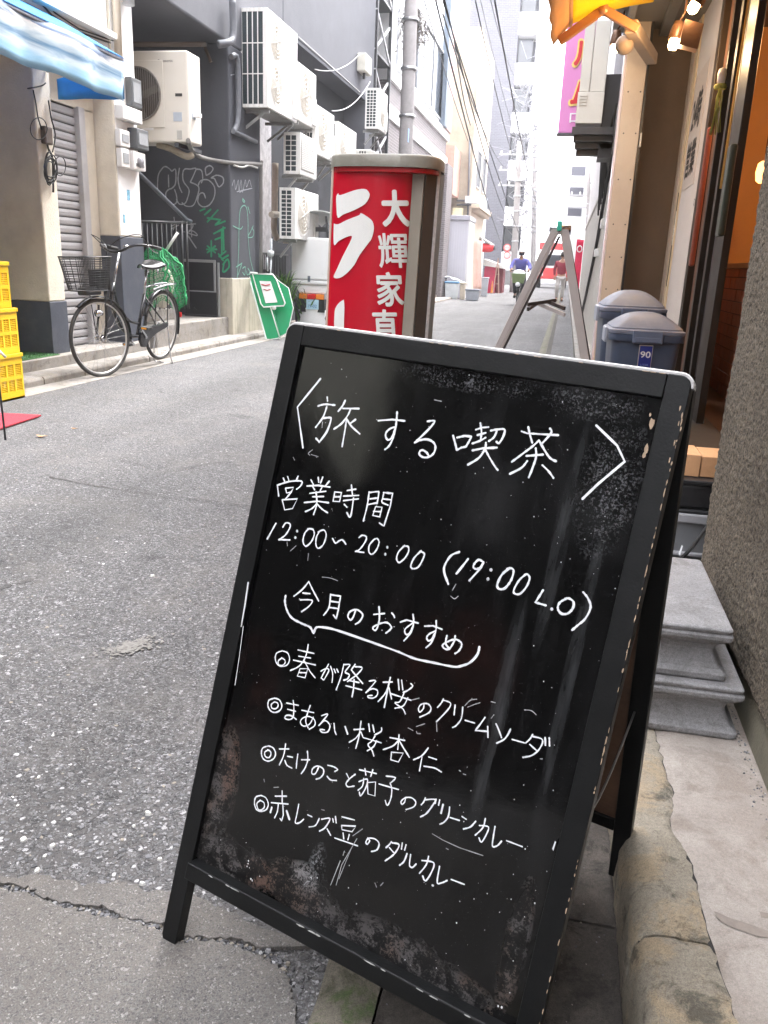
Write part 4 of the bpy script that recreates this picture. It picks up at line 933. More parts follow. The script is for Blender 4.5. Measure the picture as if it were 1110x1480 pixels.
# rice-straw charm on the door frame
ch = empty('straw_charm', 'white and green straw charm hanging on the brown door post', 'charm')
p = PX(1043,112,.87); mb = MB(); mb.lathe([(.0,.06),(.022,.05),(.028,.02),(.026,-.03),(.012,-.05)], p, 12); mb.build('charm_head', mat('charm_white', (.75,.68,.70), .5), ch)
mb = MB(); rng = random.Random(7)
for i in range(16):
    mb.tube([p+Vector((0,0,-.045)), p+Vector((rng.uniform(-.015,.015),rng.uniform(-.05,.05),-.12)), p+Vector((rng.uniform(-.03,.03),rng.uniform(-.10,.12),-.34))], .0035, 4)
mb.build('straw_tassel', mat('green_straw', (.33,.33,.08), .8, .2, 30, .1), ch)
mb = MB(); mb.lathe([(.035,-.04),(.042,-.055),(.035,-.07)], p, 12); mb.build('charm_knot', mat('green_straw', (.33,.33,.08)), ch)

# yellow awning with folding arms
aw = empty('yellow_awning', 'yellow and orange fabric awning on folding brown arms above the shop front', 'awning')
M_yel = make_translucent(mat('yellow_fabric', (.88,.60,.02), .75, .06, 3, .08), .55); M_org = mat('orange_brown_valance', (.52,.25,.09), .7, .1, 4, .1)
yA, yB = 5.2, 6.95
def awp(px, py, Y): return PY(px, py, Y)
t0 = Vector((.38, yB, 3.05)); f0 = awp(806, 52, yB); 
mb = MB(); mb.grid(lambda u, v: Vector((.42,0,2.93)).lerp(Vector((-.165,0,2.79)), u)+Vector((0, 3.0+(yB-3.0)*v, .02*sin(u*pi))), 10, 12); mb.build('awning_fabric', M_yel, aw, fixn=False, solid=.006)
mb = MB()
def val(u, v): return Vector((-.155-.115*v+.006*sin(u*60)*v, 3.0+(yB-3.0)*u, 2.785-.135*v-.01*abs(sin(u*22))*v))
mb.grid(val, 80, 3); mb.build('valance', M_org, aw, fixn=False, solid=.004)
mb = MB(); mb.tube([(-.155,3.0,2.80),(-.155,yB+.02,2.80)], .022, 10); mb.build('front_bar', M_org, aw)
M_arm = mat('brown_arm_metal', (.42,.20,.09), .4, .08, 9, .05, metal=.3)
el = awp(872, 14, yB-.15); en_ = awp(912, 38, yB-.1)
mb = MB(); mb.bar(awp(808, 60, yB-.1), el, .045, .06); mb.build('folding_arm', M_arm, aw, bevel=.008)
mb = MB(); mb.bar(el, en_+Vector((.05,0,-.02)), .045, .06); mb.build('folding_arm', M_arm, aw, bevel=.008)
mb = MB(); mb.lathe([(.0,-.04),(.035,-.04),(.035,.04),(.0,.04)], el, 12, 'Y'); mb.build('arm_joint', M_arm, aw)
mb = MB(); mb.bar(en_, en_+Vector((.25,1.2,.05)), .09, .09); mb.build('arm_bracket', mat('dusty_bracket', (.34,.25,.18), .6), aw, bevel=.01)
mb = MB(); mb.lathe([(.0,-.09),(.05,-.08),(.07,0),(.05,.08),(.0,.09)], en_+Vector((-.02,.3,-.05)), 14, 'Y'); mb.build('roller_end', mat('dusty_bracket', (.34,.25,.18)), aw)

# the two blue lidded rubbish bins
def make_bin(c, rz, lb, grp):
    e = empty('rubbish_bin', lb, 'bin', loc=c, rz=rz, group=grp)
    M_bb = mat('blue_bin_plastic', (.065,.09,.145), .38, .06, 5, .05, stain=.2, stain_col=(.16,.18,.22), stain_scale=9); M_lid = mat('grey_blue_lid', (.17,.19,.25), .5, .07, 6, .05, stain=.3, stain_col=(.3,.31,.34), stain_scale=12)
    def rr(w, d, r, z, n=6):
        out = []
        for q,(sx,sy) in enumerate(((1,-1),(1,1),(-1,1),(-1,-1))):
            a0 = [-pi/2,0,pi/2,pi][q]
            for i in range(n): a = a0+pi/2*i/(n-1); out.append((sx*(w/2-r)+r*cos(a), sy*(d/2-r)+r*sin(a), z))
        return out
    def loft(secs, name, m, bev=0):
        mb = MB(); n = 24
        for s_ in secs: mb.v += rr(*s_)
        for i in range(len(secs)-1):
            for j in range(n): a = i*n+j; b2 = i*n+(j+1) % n; mb.f.append([a,b2,b2+n,a+n]); mb.mi.append(0); mb.smooth.add(len(mb.f)-1)
        mb.f.append([(len(secs)-1)*n+j for j in range(n)]); mb.mi.append(0); mb.f.append([j for j in range(n)][::-1]); mb.mi.append(0)
        o = mb.build(name, m, e); md = o.modifiers.new('es','EDGE_SPLIT'); md.split_angle = radians(40); return o
    loft([(.34,.38,.05,.0),(.345,.385,.05,.01),(.39,.44,.05,.62),(.395,.445,.05,.63)], 'bin_body', M_bb)
    loft([(.425,.475,.05,.625),(.43,.48,.05,.63),(.43,.48,.05,.668),(.42,.47,.05,.672)], 'bin_rim', M_bb)
    loft([(.432,.482,.05,.674),(.434,.484,.05,.695),(.41,.46,.05,.70),(.40,.45,.05,.704)]+[(.385*(1-t)**.85+.03,.435*(1-t)**.85+.03,min(.05,(.385*(1-t)**.85+.03)*.35),.704+.105*sin(t*pi/2)) for t in (.04,.12,.25,.4,.55,.7,.85,1)], 'lid', M_lid)
    mb = MB(); mb.box(-.085,.085,-.262,-.235,.615,.70); mb.build('clip_handle', mat('blue_grey_clip', (.12,.15,.22), .35), e, bevel=.008)
    mb = MB(); mb.box(-.07,.07,-.267,-.262,.625,.655); mb.build('clip_recess', mat('blue_grey_clip', (.12,.15,.22)), e, bevel=.003)
    mb = MB(); mb.box(-.232,-.212,-.09,.09,.60,.70); mb.build('clip_handle', mat('pale_clip', (.33,.36,.42), .4), e, bevel=.008)
    mb = MB(); mb.box(-.035,.035,-.242,-.226,.44,.60); o = mb.build('label_plate', mat('label_blue', (.012,.025,.22), .4), e)
    o.rotation_euler = (0,0,0)
    mb = MB(); mb.box(-.038,.038,-.2385,-.22,.425,.605); mb.build('label_border', mat('label_cream', (.62,.55,.48), .5), e)
    text_on('90', (0,-.2428,.545), (1,0,0), (0,0,1), 'label_lettering', mat('label_text_white', (.8,.8,.8), .5), e, w=.056, h=.04, bold=.02)
    text_on('LITER', (0,-.2428,.478), (1,0,0), (0,0,1), 'label_lettering', mat('label_text_blue', (.25,.35,.7), .5), e, w=.045, h=.012)
    return e
bp_ = PY(928, 468, 5.3)
make_bin((.485, 5.30, .121), radians(2), 'nearer blue rubbish bin with domed grey lid and a 90 label, behind the chalkboard', 'lidded rubbish bins').scale = (1,1,.885)
make_bin((.45, 6.05, .121), radians(3), 'farther blue rubbish bin half hidden behind the bin with the 90 label', 'lidded rubbish bins').scale = (1,1,1.02)

# brown metal A-frame stand farther up the lane
sa = empty('metal_a_frame_stand', 'pale brown metal A-frame sign stand seen edge-on behind the chalkboard', 'sign stand')
M_bs = mat('taupe_metal', (.44,.39,.37), .4, .06, 6, .05, stain=.2, stain_col=(.4,.36,.34)); M_bsd = mat('dark_taupe', (.055,.045,.042), .45)
apx = Vector((-.052, 3.8, 1.225))
fl = Vector((-.555, 3.8, .005)); fr = Vector((.262, 3.8, .121))
dy = .34
for k_, y in enumerate((3.8, 3.8+dy)):
    o_ = Vector((.0+(0 if k_ == 0 else 0), y-3.8, 0))
    mb = MB(); mb.bar(fl+o_, apx+o_+Vector((-.015,0,0)), .027, .026, (0,1,0)); mb.build('leg', M_bs, sa, bevel=.002)
    mb = MB(); mb.bar(fr+o_, apx+o_+Vector((.022,0,0)), .036, .026, (0,1,0)); mb.build('leg', M_bs, sa, bevel=.002)
    if k_ == 0:
        mb = MB(); mb.bar(fl+Vector((.022,.022,0)), apx+Vector((.006,.022,-.03)), .010, .03, (0,1,0)); mb.build('inner_edge', M_bsd, sa)
        mb = MB(); mb.bar(fr+Vector((.028,.010,0)), apx+Vector((.050,.010,-.05)), .010, .03, (0,1,0)); mb.build('inner_edge', M_bsd, sa)
for (a, b, o1) in ((PY(763,447,3.8),PY(776,438,3.95),0),(PY(763,440,3.85),PY(803,434,3.95),0),(PY(776,438,3.95),PY(816,455,3.8),1),(PY(792,436,3.95),PY(816,446,3.85),0)):
    mb = MB(); mb.bar(a, b, .011, .016); mb.build('folding_stay', M_bsd if not o1 else M_bs, sa)
mb = MB(); mb.tube([apx+Vector((-.04,0,0)), apx+Vector((.05,0,0))], .014, 8); mb.tube([apx+Vector((0,-.01,0)), apx+Vector((0,dy+.01,-.0))], .012, 8); mb.build('hinge_bar', mat('chrome_joint', (.6,.6,.62), .25, metal=.9), sa)
mb = MB(); mb.box(apx.x-.008,apx.x+.012,3.775,3.79,apx.z-.01,apx.z+.03); mb.build('green_clip', mat('green_plastic', (.05,.45,.33), .4), sa, bevel=.003)

# corrugated steel fence wall beyond the pillar
fw = empty('corrugated_wall', 'long beige corrugated metal wall running up the right side of the lane', 'wall')
M_corr = mat('beige_corrugated', (.50,.475,.43), .45, .08, 1.2, .05, stain=.35, stain_col=(.28,.25,.21), stain_scale=3, streak=True)
y = 8.95; sh = MB(); 
prof = [(0,0),(0,.06),(.02,.075),(.02,.125),(0,.14)]
for (x, yy) in prof+[(0,.20)]: sh.v.append((x, yy, 0)); sh.v.append((x, yy, 2.15))
for i in range(5): sh.f.append([2*i, 2*i+2, 2*i+3, 2*i+1]); sh.mi.append(0)
pm = sh.mesh('panel', M_corr); 
i = 0
while y < 24:
    inst(pm, 'panel', fw, (.385, y, .02), scale=(1,1.5,1)); y += .30; i += 1
mb = MB(); mb.box(.41,1.4,9,24.5,-.05,2.15); mb.build('wall_core', M_corr, fw)
mb = MB(); mb.box(.37,.43,8.95,24.4,2.15,2.22); mb.build('wall_cap', M_corr, fw)
mb = MB(); mb.tube([(.36,9.1,2.3),(.35,10.5,2.05),(.36,12,1.5),(.36,13,1.2),(.36,17.0,.25),(.36,20,.12)], .022, 7); mb.build('black_pipe', M_rubber(), fw)
for (yy, z) in ((10.3,1.55),(11.6,1.25)):
    mb = MB(); mb.box(.33,.385,yy,yy+.35,z,z+.10); mb.build('bracket', M_white(), fw, bevel=.01)
pp = empty('white_pipe', 'short white plastic pipe lying at the foot of the corrugated wall', 'pipe')
a = G(850,497,.06); b = G(838,480,.06); mb = MB(); mb.tube([(.30,9.6,.17),(.30,9.95,.17)], .045, 10); mb.build('pipe_piece', mat('white_pvc', (.8,.79,.76), .35), pp)
mb = MB(); mb.tube([(.30,10.0,.17),(.30,10.9,.17)], .04, 10); mb.build('pipe_piece', mat('white_pvc', (.8,.79,.76)), pp)

# blue-black upper wall, beige duct casing, pink shop sign
ub = empty('upper_storey_wall', 'dark navy upper wall with grey casing beneath it, behind the beige pillar', 'building')
mb = MB(); mb.box(.39,1.6,9.0,13.6,2.75,6.5); mb.build('navy_wall', mat('navy_wall', (.010,.011,.045), .45, .15, 3, .08), ub)
mb = MB(); mb.box(.34,.40,9.6,13.4,2.25,2.74); mb.build('grey_casing', mat('grey_casing', (.19,.18,.17), .6, .15, 4, .1), ub, bevel=.01)
mb = MB(); mb.box(.41,1.6,13.6,24.5,2.2,7.5); mb.build('pale_wall', mat('pale_wall', (.72,.70,.70), .7, .06, 1, .05), ub)
for q in range(7):
    mb = MB(); mb.tube([(.33,9.4+q*.22,2.7-.02*q),(.28,9.9+q*.2,2.35),(.34,10.4+q*.3,2.1-.05*q)], .012, 5); mb.build('cable', M_rubber(), ub)
dc = empty('duct_casing', 'beige metal duct box with louvre vent mounted high beside the pink sign', 'duct')
M_duct = mat('beige_duct', (.56,.54,.49), .5, .05, 2, .04, stain=.25, stain_col=(.38,.35,.3), stain_scale=5)
z0 = 2.52; 
mb = MB(); mb.box(-.055,.045,9.5,10.3,z0+.30,3.46); mb.build('duct_body', M_duct, dc, bevel=.008)
mb = MB(); mb.box(.049,.20,9.5,10.3,z0+.30,3.47); mb.build('duct_body', M_duct, dc, bevel=.008)
mb = MB(); mb.box(-.065,.20,9.48,10.3,z0,z0+.295); mb.build('vent_box', M_duct, dc, bevel=.006)
for i in range(4): MB().box(-.045,.03,9.470,9.482,z0+.17+i*.028,z0+.182+i*.028).build('louvre', M_duct, dc)
for i in range(4):
    mb = MB(); mb.box(-.09+i*.02,.33,9.5+i*.1,9.62+i*.1,z0-.10-i*.055,z0-.03-i*.055); mb.build('bracket_arm', M_darkmetal(), dc)
mb = MB(); mb.box(.20,.36,9.7,10.1,z0-.3,z0+.5); mb.build('wall_mount', M_darkmetal(), dc)
ps = empty('pink_sign', 'vertical magenta shop sign with red letters outlined in yellow, half hidden by the duct box', 'sign')
Ys = 10.8
A = PY(806,192,Ys); B = PY(838,195,Ys); C = PY(820,40,Ys)
mb = MB(); mb.box(A.x,A.x+.34,Ys,Ys+.14,A.z,A.z+1.75); mb.build('sign_box', mat('magenta_panel', (.68,.24,.52), .35, .04, 2, .02), ps, bevel=.01)
mb = MB(); mb.box(A.x-.012,A.x+.35,Ys-.006,Ys+.146,A.z-.02,A.z-.002); mb.build('sign_frame', mat('sign_frame_dark', (.1,.1,.11), .4), ps)
for i, chh in enumerate('ムルラ'):
    text_on(chh, (A.x+.22, Ys-.012, A.z+.42+i*.42), (1,0,0), (0,0,1), 'lettering_outline', mat('sign_yellow', (.85,.62,.18), .5), ps, w=.22, h=.26, bold=.075)
    text_on(chh, (A.x+.22, Ys-.016, A.z+.42+i*.42), (1,0,0), (0,0,1), 'lettering', mat('sign_red', (.62,.02,.03), .5), ps, w=.20, h=.24, bold=.035)
text_on('口', (A.x+.19, Ys-.016, A.z+.16), (1,0,0), (0,0,1), 'lettering', mat('label_text_white', (.8,.8,.8)), ps, w=.13, h=.10, bold=.01)
# ================================================================== LEFT SIDE: CREAM BUILDING WITH SHUTTER
M_cream = mat('cream_roughcast', (.68,.62,.52), .8, .08, 5, .5, bscale=70, stain=.25, stain_col=(.36,.30,.22), stain_scale=3)
M_whitew = mat('white_facade', (.80,.79,.78), .7, .04, 2, .08, stain=.15, stain_col=(.55,.53,.5), stain_scale=2, streak=True)
M_bluegrey = mat('blue_grey_paint', (.055,.062,.082), .55, .1, 6, .15, stain=.3, stain_col=(.14,.14,.15), stain_scale=6)
cb = empty('cream_building', 'cream rendered shop building with grey roller shutter and white upper wall on the left', 'building')
mb = MB(); mb.box(-5.15,-4.45,6.70,6.95,.62,2.75); mb.build('column', M_cream, cb, bevel=.012)
mb = MB(); mb.box(-5.16,-4.442,6.692,6.958,.16,.62); mb.build('column_base', M_bluegrey, cb, bevel=.006)
mb = MB(); mb.box(-5.3,-4.45,7.98,8.44,1.22,6.5); mb.build('pillar', M_cream, cb, bevel=.012)
mb = MB(); mb.box(-4.4495,-4.446,8.0,8.43,1.235,6.5); mb.build('pillar_lit_face', M_whitew, cb)  # light on the street side painted as a whiter sheet over the cream
mb = MB(); mb.box(-5.3,-4.440,7.97,8.45,.02,1.22); mb.build('pillar_base', M_bluegrey, cb, bevel=.008)
mb = MB(); mb.box(-8,-4.45,-1,7.95,2.62,9.5); mb.box(-8,-4.45,7.95,8.44,6.5,9.5); mb.build('upper_wall', M_whitew, cb)
mb = MB(); mb.box(-8,-5.31,-1,8.44,.1,9); mb.build('inner_wall', mat('dim_grey_wall', (.20,.20,.20), .8, .1, 3, .1), cb)
mb = MB(); mb.box(-5.3,-4.66,6.95,7.98,2.35,2.62); mb.build('shutter_box', M_cream, cb)
M_shut = mat('grey_shutter', (.36,.35,.36), .42, .06, 5, .04, stain=.25, stain_col=(.24,.22,.21), stain_scale=8)
sl = MB(); sl.prism([(0,0,0),(.010,0,.012),(.014,0,.04),(.010,0,.062),(0,0,.066)], (0,.80,0)); slm = sl.mesh('slat', M_shut)
z = .17
while z < 2.34: inst(slm, 'slat', cb, (-4.69, 6.97, z)); z += .075
mb = MB(); mb.box(-4.72,-4.688,6.96,7.78,.16,2.36); mb.build('shutter_back', mat('shutter_gap', (.05,.05,.05), .7), cb)
for (y0,y1) in ((7.67,7.77),): mb = MB(); mb.box(-4.70,-4.63,y0,y1,.16,2.36); mb.build('shutter_rail', mat('pale_aluminium', (.5,.49,.5), .35, metal=.3), cb, bevel=.006)
mb = MB(); mb.box(-4.70,-4.66,7.77,7.97,.16,2.36); mb.build('cream_infill', M_cream, cb)
# dark doorway left of the column
mb = MB(); mb.box(-5.02,-4.99,4.2,6.65,.17,2.6); mb.build('door_panel', mat('grey_brown_door', (.20,.18,.165), .5, .06, 3, .04), cb)
mb = MB(); mb.box(-5.0,-4.93,6.60,6.69,.17,2.6); mb.build('door_jamb', mat('dark_brown_jamb', (.05,.035,.03), .5), cb)
mb = MB(); mb.box(-4.99,-4.975,4.3,5.5,.9,2.3); mb.build('door_glass', M_glass, cb)
tf = MB(); rng = random.Random(6)
tf.box(-4.98,-4.38,5.4,6.69,.163,.170); mt_ = mat('artificial_turf', (.035,.13,.03), .9, .3, 60, .8)
for i in range(2600):
    x = rng.uniform(-4.97,-4.39); y = rng.uniform(5.4,6.68); a = rng.random()*6; tf.add([(x,y,.169),(x+.006*cos(a),y+.006*sin(a),.169),(x+rng.uniform(-.005,.005),y+rng.uniform(-.005,.005),.186)], [(0,1,2)])
tag(tf.build('turf_mat', mt_, fixn=False), 'green artificial turf mat on the step left of the cream column', 'mat')
# downpipe, gutter hopper, roof edge lines
mb = MB(); mb.tube([(-4.40,8.05,2.55),(-4.40,8.05,6.5)], .04, 10); mb.build('downpipe', mat('cream_pipe', (.66,.58,.47), .4), cb)
mb = MB(); mb.tube([(-4.38,8.26,3.35),(-4.38,8.26,6.5)], .055, 10); mb.build('downpipe', mat('pale_grey_pipe', (.6,.62,.64), .4), cb)
mb = MB(); mb.box(-4.46,-4.35,-1,7.95,2.98,3.03); mb.build('ledge', M_whitew, cb, bevel=.005)
mb = MB(); pts = [PX(x,y,-4.43) for x,y in ((50,-5),(75,22),(110,45),(160,62))]; mb.tube(pts, .008, 5); mb.tube([p+Vector((0,.05,.03)) for p in pts], .006, 5); mb.build('wall_cable', M_rubber(), cb)

# striped blue awning; its white sheen is painted into the vinyl colour
ba = empty('blue_awning', 'striped blue vinyl awning with painted white sheen over the cream building shopfront', 'awning')
def vinyl():
    m = bpy.data.materials.new('blue_vinyl_sheen'); m.use_nodes = True; t = m.node_tree; N = t.nodes; L = t.links; b = N['Principled BSDF']
    geo = N.new('ShaderNodeNewGeometry'); sp = N.new('ShaderNodeSeparateXYZ'); L.new(geo.outputs['Position'], sp.inputs[0])
    n = N.new('ShaderNodeTexNoise'); n.inputs['Scale'].default_value = 2.2; n.inputs['Detail'].default_value = 8; n.inputs['Distortion'].default_value = 1.2; mp = N.new('ShaderNodeMapping'); mp.inputs['Scale'].default_value = (1,.7,6); L.new(geo.outputs['Position'], mp.inputs[0]); L.new(mp.outputs[0], n.inputs['Vector'])
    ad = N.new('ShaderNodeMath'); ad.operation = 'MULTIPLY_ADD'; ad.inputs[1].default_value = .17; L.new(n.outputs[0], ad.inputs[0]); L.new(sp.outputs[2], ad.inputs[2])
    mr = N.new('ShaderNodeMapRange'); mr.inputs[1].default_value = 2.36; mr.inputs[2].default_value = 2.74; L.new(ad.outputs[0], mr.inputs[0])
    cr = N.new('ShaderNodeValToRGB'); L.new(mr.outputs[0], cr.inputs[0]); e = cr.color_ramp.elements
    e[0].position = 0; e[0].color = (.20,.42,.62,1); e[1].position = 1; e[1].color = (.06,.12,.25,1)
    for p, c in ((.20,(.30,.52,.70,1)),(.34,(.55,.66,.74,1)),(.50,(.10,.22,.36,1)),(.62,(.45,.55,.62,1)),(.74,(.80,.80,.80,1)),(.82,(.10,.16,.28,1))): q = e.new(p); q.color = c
    L.new(cr.outputs[0], b.inputs['Base Color']); b.inputs['Roughness'].default_value = .35; return m
M_vin = vinyl(); M_blue = make_translucent(mat('blue_canvas', (.04,.30,.60), .6, .12, 5, .1), .5)
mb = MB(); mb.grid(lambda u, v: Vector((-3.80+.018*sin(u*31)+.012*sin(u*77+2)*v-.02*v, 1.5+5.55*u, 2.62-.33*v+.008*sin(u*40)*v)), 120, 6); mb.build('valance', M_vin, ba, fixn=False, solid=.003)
mb = MB(); mb.grid(lambda u, v: Vector((-3.80-.65*v, 1.5+5.55*u, 2.62+.33*v)), 20, 4); mb.build('awning_roof', M_blue, ba, fixn=False, solid=.003)
mb = MB(); mb.grid(lambda u, v: Vector((-3.82-.63*u, 7.05+.02*sin(u*9), 2.31-.0*u+(.16+.16*(1-u))*v)), 12, 3); mb.build('end_flap', M_blue, ba, fixn=False, solid=.003)
for y in (2.5,4.6,6.9): mb = MB(); mb.tube([(-3.82,y,2.60),(-4.44,y,2.50)], .014, 6); mb.build('awning_rod', M_steel(), ba)
mb = MB(); mb.tube([(-3.82,1.5,2.61),(-3.82,7.05,2.61)], .016, 8); mb.build('front_bar', M_steel(), ba)
# electric meters and boxes on the pillar
def wallbox(name, px0, px1, py0, py1, d, m, lb, cat, extra=None, X=-4.445):
    a = PX(px0, (py0+py1)/2, X); b = PX(px1, (py0+py1)/2, X); t = PX((px0+px1)/2, py0, X); u = PX((px0+px1)/2, py1, X)
    e = empty(name, lb, cat); mb = MB(); mb.box(X, X+d, a.y, b.y, u.z, t.z); mb.build('case', m, e, bevel=.01)
    if extra: extra(e, X+d, a.y, b.y, u.z, t.z)
    return e
M_mw = mat('meter_white', (.74,.72,.70), .4, .04, 8, .03, stain=.2, stain_col=(.5,.45,.4), stain_scale=10)
M_mg = mat('meter_grey', (.10,.105,.11), .35, .08, 10, .03)
def dial(e, x, y0, y1, z0, z1):
    mb = MB(); mb.lathe([(0,.02),(.05,.018),(.058,0)], (x,(y0+y1)/2,z1-.09), 16, 'X'); mb.build('dial', mat('meter_glass', (.25,.25,.27), .15), e)
    mb = MB(); mb.box(x-.002,x+.004,y0+.04,y1-.04,z0+.03,z0+.06); mb.build('nameplate', M_mg, e)
def plate(e, x, y0, y1, z0, z1):
    mb = MB(); mb.box(x-.002,x+.006,y0+.03,y1-.03,z0+.04,z1-.04); mb.build('window', mat('meter_window', (.28,.29,.3), .2), e)
wallbox('meter_box', 181,196,114,155, .07, M_mg, 'tall dark grey meter box, topmost on the white pillar', 'meter box', plate)
wallbox('meter_box', 166,194,156,176, .09, M_mw, 'white plastic breaker cover with a round dial on the pillar', 'meter box', None)
wallbox('meter_box', 166,180,188,212, .06, M_mw, 'white framed box with a dark window, left of the grey meter on the pillar', 'meter box', plate)
wallbox('electric_meter', 184,201,187,216, .11, M_mg, 'grey electric meter protruding from the edge of the pillar', 'meter', plate)
wallbox('meter_box', 168,180,215,242, .06, M_mw, 'small white box low on the pillar with a dark panel', 'meter box', plate)
wallbox('electric_meter', 182,199,220,246, .09, M_mw, 'white electric meter below the grey meter on the pillar', 'meter', dial)
for (px,py,w,h,lb) in ((186,282,.05,.10,'pale blue sticker peeling off the white pillar below the meters'),(180,316,.035,.08,'lower small blue sticker on the white pillar above the grey base')):
    p = PX(px,py,-4.442); mb = MB(); mb.box(-4.446,-4.441,p.y-w/2,p.y+w/2,p.z-h/2,p.z+h/2); s_ = mb.build('sticker', mat('blue_sticker', (.20,.45,.62), .5, .5, 40, .1)); tag(s_, lb, 'sticker')
# cables on the cream column
cc = empty('cable_bundle', 'coiled black cables hanging on the cream column under the awning', 'cable')
rng = random.Random(12)
def P6(px, py, X=-4.43): return PX(px, py, X)
for pts in (((48,130),(52,150),(55,170),(62,190),(68,200)),((70,145),(74,170),(80,195),(76,220)),((40,128),(60,124),(66,120))):
    mb = MB(); mb.tube(spline([P6(*q) for q in pts],4), .006, 5); mb.build('cable', M_rubber(), cc)
for i in range(7):
    cx, cy, rx, ry = 74+rng.uniform(-3,3), 243+rng.uniform(-6,6), rng.uniform(5,10), rng.uniform(14,24)
    mb = MB(); mb.tube([P6(cx+rx*cos(2*pi*j/16), cy+ry*sin(2*pi*j/16), -4.42+.004*i) for j in range(16)], .0055, 5, closed=True); mb.build('cable_loop', M_rubber(), cc)
for (cx,cy,rx,ry) in ((56,186,12,16),(87,240,8,14)):
    mb = MB(); mb.tube([P6(cx+rx*cos(2*pi*j/20), cy+ry*sin(2*pi*j/20), -4.40) for j in range(20)], .0045, 5, closed=True); mb.build('cable_loop', M_rubber(), cc)
mb = MB(); mb.tube(spline([P6(66,198),P6(70,215),P6(76,230),P6(77,278)],4), .009, 6); mb.build('cable', M_rubber(), cc)
mb = MB(); p = P6(66,192); mb.box(-4.45,-4.40,p.y-.05,p.y+.06,p.z-.09,p.z+.05); mb.build('junction_box', mat('brown_box', (.12,.09,.07), .5), cc, bevel=.01)
# yellow crates
def crate(c, rz, lb):
    M_y = mat('yellow_plastic', (.80,.52,.012), .42, .05, 8, .05, stain=.15, stain_col=(.5,.3,.02), stain_scale=20)
    e = empty('yellow_crate', lb, 'crate', loc=c, rz=rz, group='stacked yellow crates'); w, d, h = .44, .36, .325
    mb = MB()
    mb.box(-w/2,w/2,-d/2,d/2,0,.012); mb.build('crate_floor', M_y, e)
    for (ax, n, L_) in (('x', 1, d), ('x', -1, d), ('y', 1, w), ('y', -1, w)):
        mb = MB(); t = .012; cnt = 4
        def bxs(u0, u1, z0, z1, o0=0, o1=t):
            if ax == 'x': mb.box(n*(w/2-o1), n*(w/2-o0), u0, u1, z0, z1)
            else: mb.box(u0, u1, n*(d/2-o1), n*(d/2-o0), z0, z1)
        hl = L_/2-(.0126 if ax == 'y' else 0)
        bxs(-hl,hl,0,.055); bxs(-hl,hl,h-.075,h-.028); bxs(-hl,hl,.14,.165)
        for q in range(cnt+1):
            u = -hl+(2*hl-.02)*q/cnt; bxs(u,u+.02,.056,.139); bxs(u,u+.02,.166,h-.076)
        # perforated field inside: fine lattice
        for q in range(26): u = -hl+2*hl*q/26; bxs(u,u+.004,.056,.139,.004,.008); bxs(u,u+.004,.166,h-.076,.004,.008)
        for q in range(7): zz = .058+q*.012; bxs(-hl,hl,zz,zz+.004,.0035,.0085); zz = .17+q*.0125; (bxs(-hl,hl,zz,zz+.004,.0035,.0085) if zz < h-.08 else None)
        mb.build('crate_side', M_y, e)
    mb = MB(); q = .008
    for (a,b,c2,d2) in ((-w/2-q,w/2+q,-d/2-q,-d/2+.004),(-w/2-q,w/2+q,d/2-.004,d/2+q),(-w/2-q,-w/2+.004,-d/2+.005,d/2-.005),(w/2-.004,w/2+q,-d/2+.005,d/2-.005)): mb.box(a,b,c2,d2,h-.027,h)
    mb.build('crate_rim', M_y, e, bevel=.003); return e
for i, (dx, rz, lb) in enumerate(((0,.0,'bottom yellow plastic crate of the stack at the left edge'),(.012,.05,'middle yellow plastic crate of the stack at the left edge'),(-.005,-.03,'topmost yellow plastic crate of the stack at the left edge'))):
    if i < 4: crate((-4.07-.0+dx-.02*i, 5.22, .006+i*.318), rz, lb)
mb = MB(); pts = [G(-70,596),G(60,603),G(-60,642),G(-150,640)]; mb.prism([(p.x,p.y,.006) for p in pts], (0,0,.010))
rm_ = mb.build('red_mat', mat('red_carpet', (.42,.035,.055), .95, .2, 50, .9), bevel=.002); tag(rm_, 'red carpet mat lying on the asphalt at the left edge', 'mat')
ts = empty('hook_stand', 'thin dark metal stand with a white hook at the left edge before the crates', 'stand')
a = G(8,636); mb = MB(); mb.tube([a, a+Vector((-.01,0,.50))], .006, 6); mb.build('rod', M_darkmetal(), ts)
mb = MB(); mb.tube([a+Vector((-.05,0,.50)), a+Vector((0,0,.52)), a+Vector((.04,.02,.47))], .008, 6); mb.build('hook', M_white(), ts)

# ================================================================== CHARCOAL BUILDING WITH PASSAGE
M_char = mat('charcoal_render', (.052,.054,.066), .75, .12, 3, .25, bscale=60, stain=.3, stain_col=(.08,.08,.09), stain_scale=1.6)
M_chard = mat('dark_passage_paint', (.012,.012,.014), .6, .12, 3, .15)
M_chl = mat('grey_render', (.092,.094,.108), .75, .1, 3, .3, bscale=60, stain=.25, stain_col=(.14,.14,.15), stain_scale=1.5)
gb = empty('charcoal_building', 'charcoal grey concrete building with a dark stair passage and many air conditioners', 'building')
mb = MB(); mb.box(-8,-4.30,10.54,11.65,-.05,3.56); mb.build('graffiti_wall', M_char, gb, bevel=.02)
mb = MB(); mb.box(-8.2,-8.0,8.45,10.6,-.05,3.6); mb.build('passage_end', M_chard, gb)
mb = MB(); mb.box(-8,-4.75,11.65,18.2,-.05,4.24); mb.build('recessed_wall', mat('dark_recess_wall', (.045,.047,.055), .8, .15, 2, .2, stain=.3), gb)
mb = MB(); mb.box(-9,-4.30,8.46,12.6,3.565,10); mb.build('upper_mass', M_chl, gb, bevel=.02)
mb = MB(); mb.box(-9,-4.301,12.61,18.4,4.25,10); mb.build('upper_mass', M_chl, gb, bevel=.02)
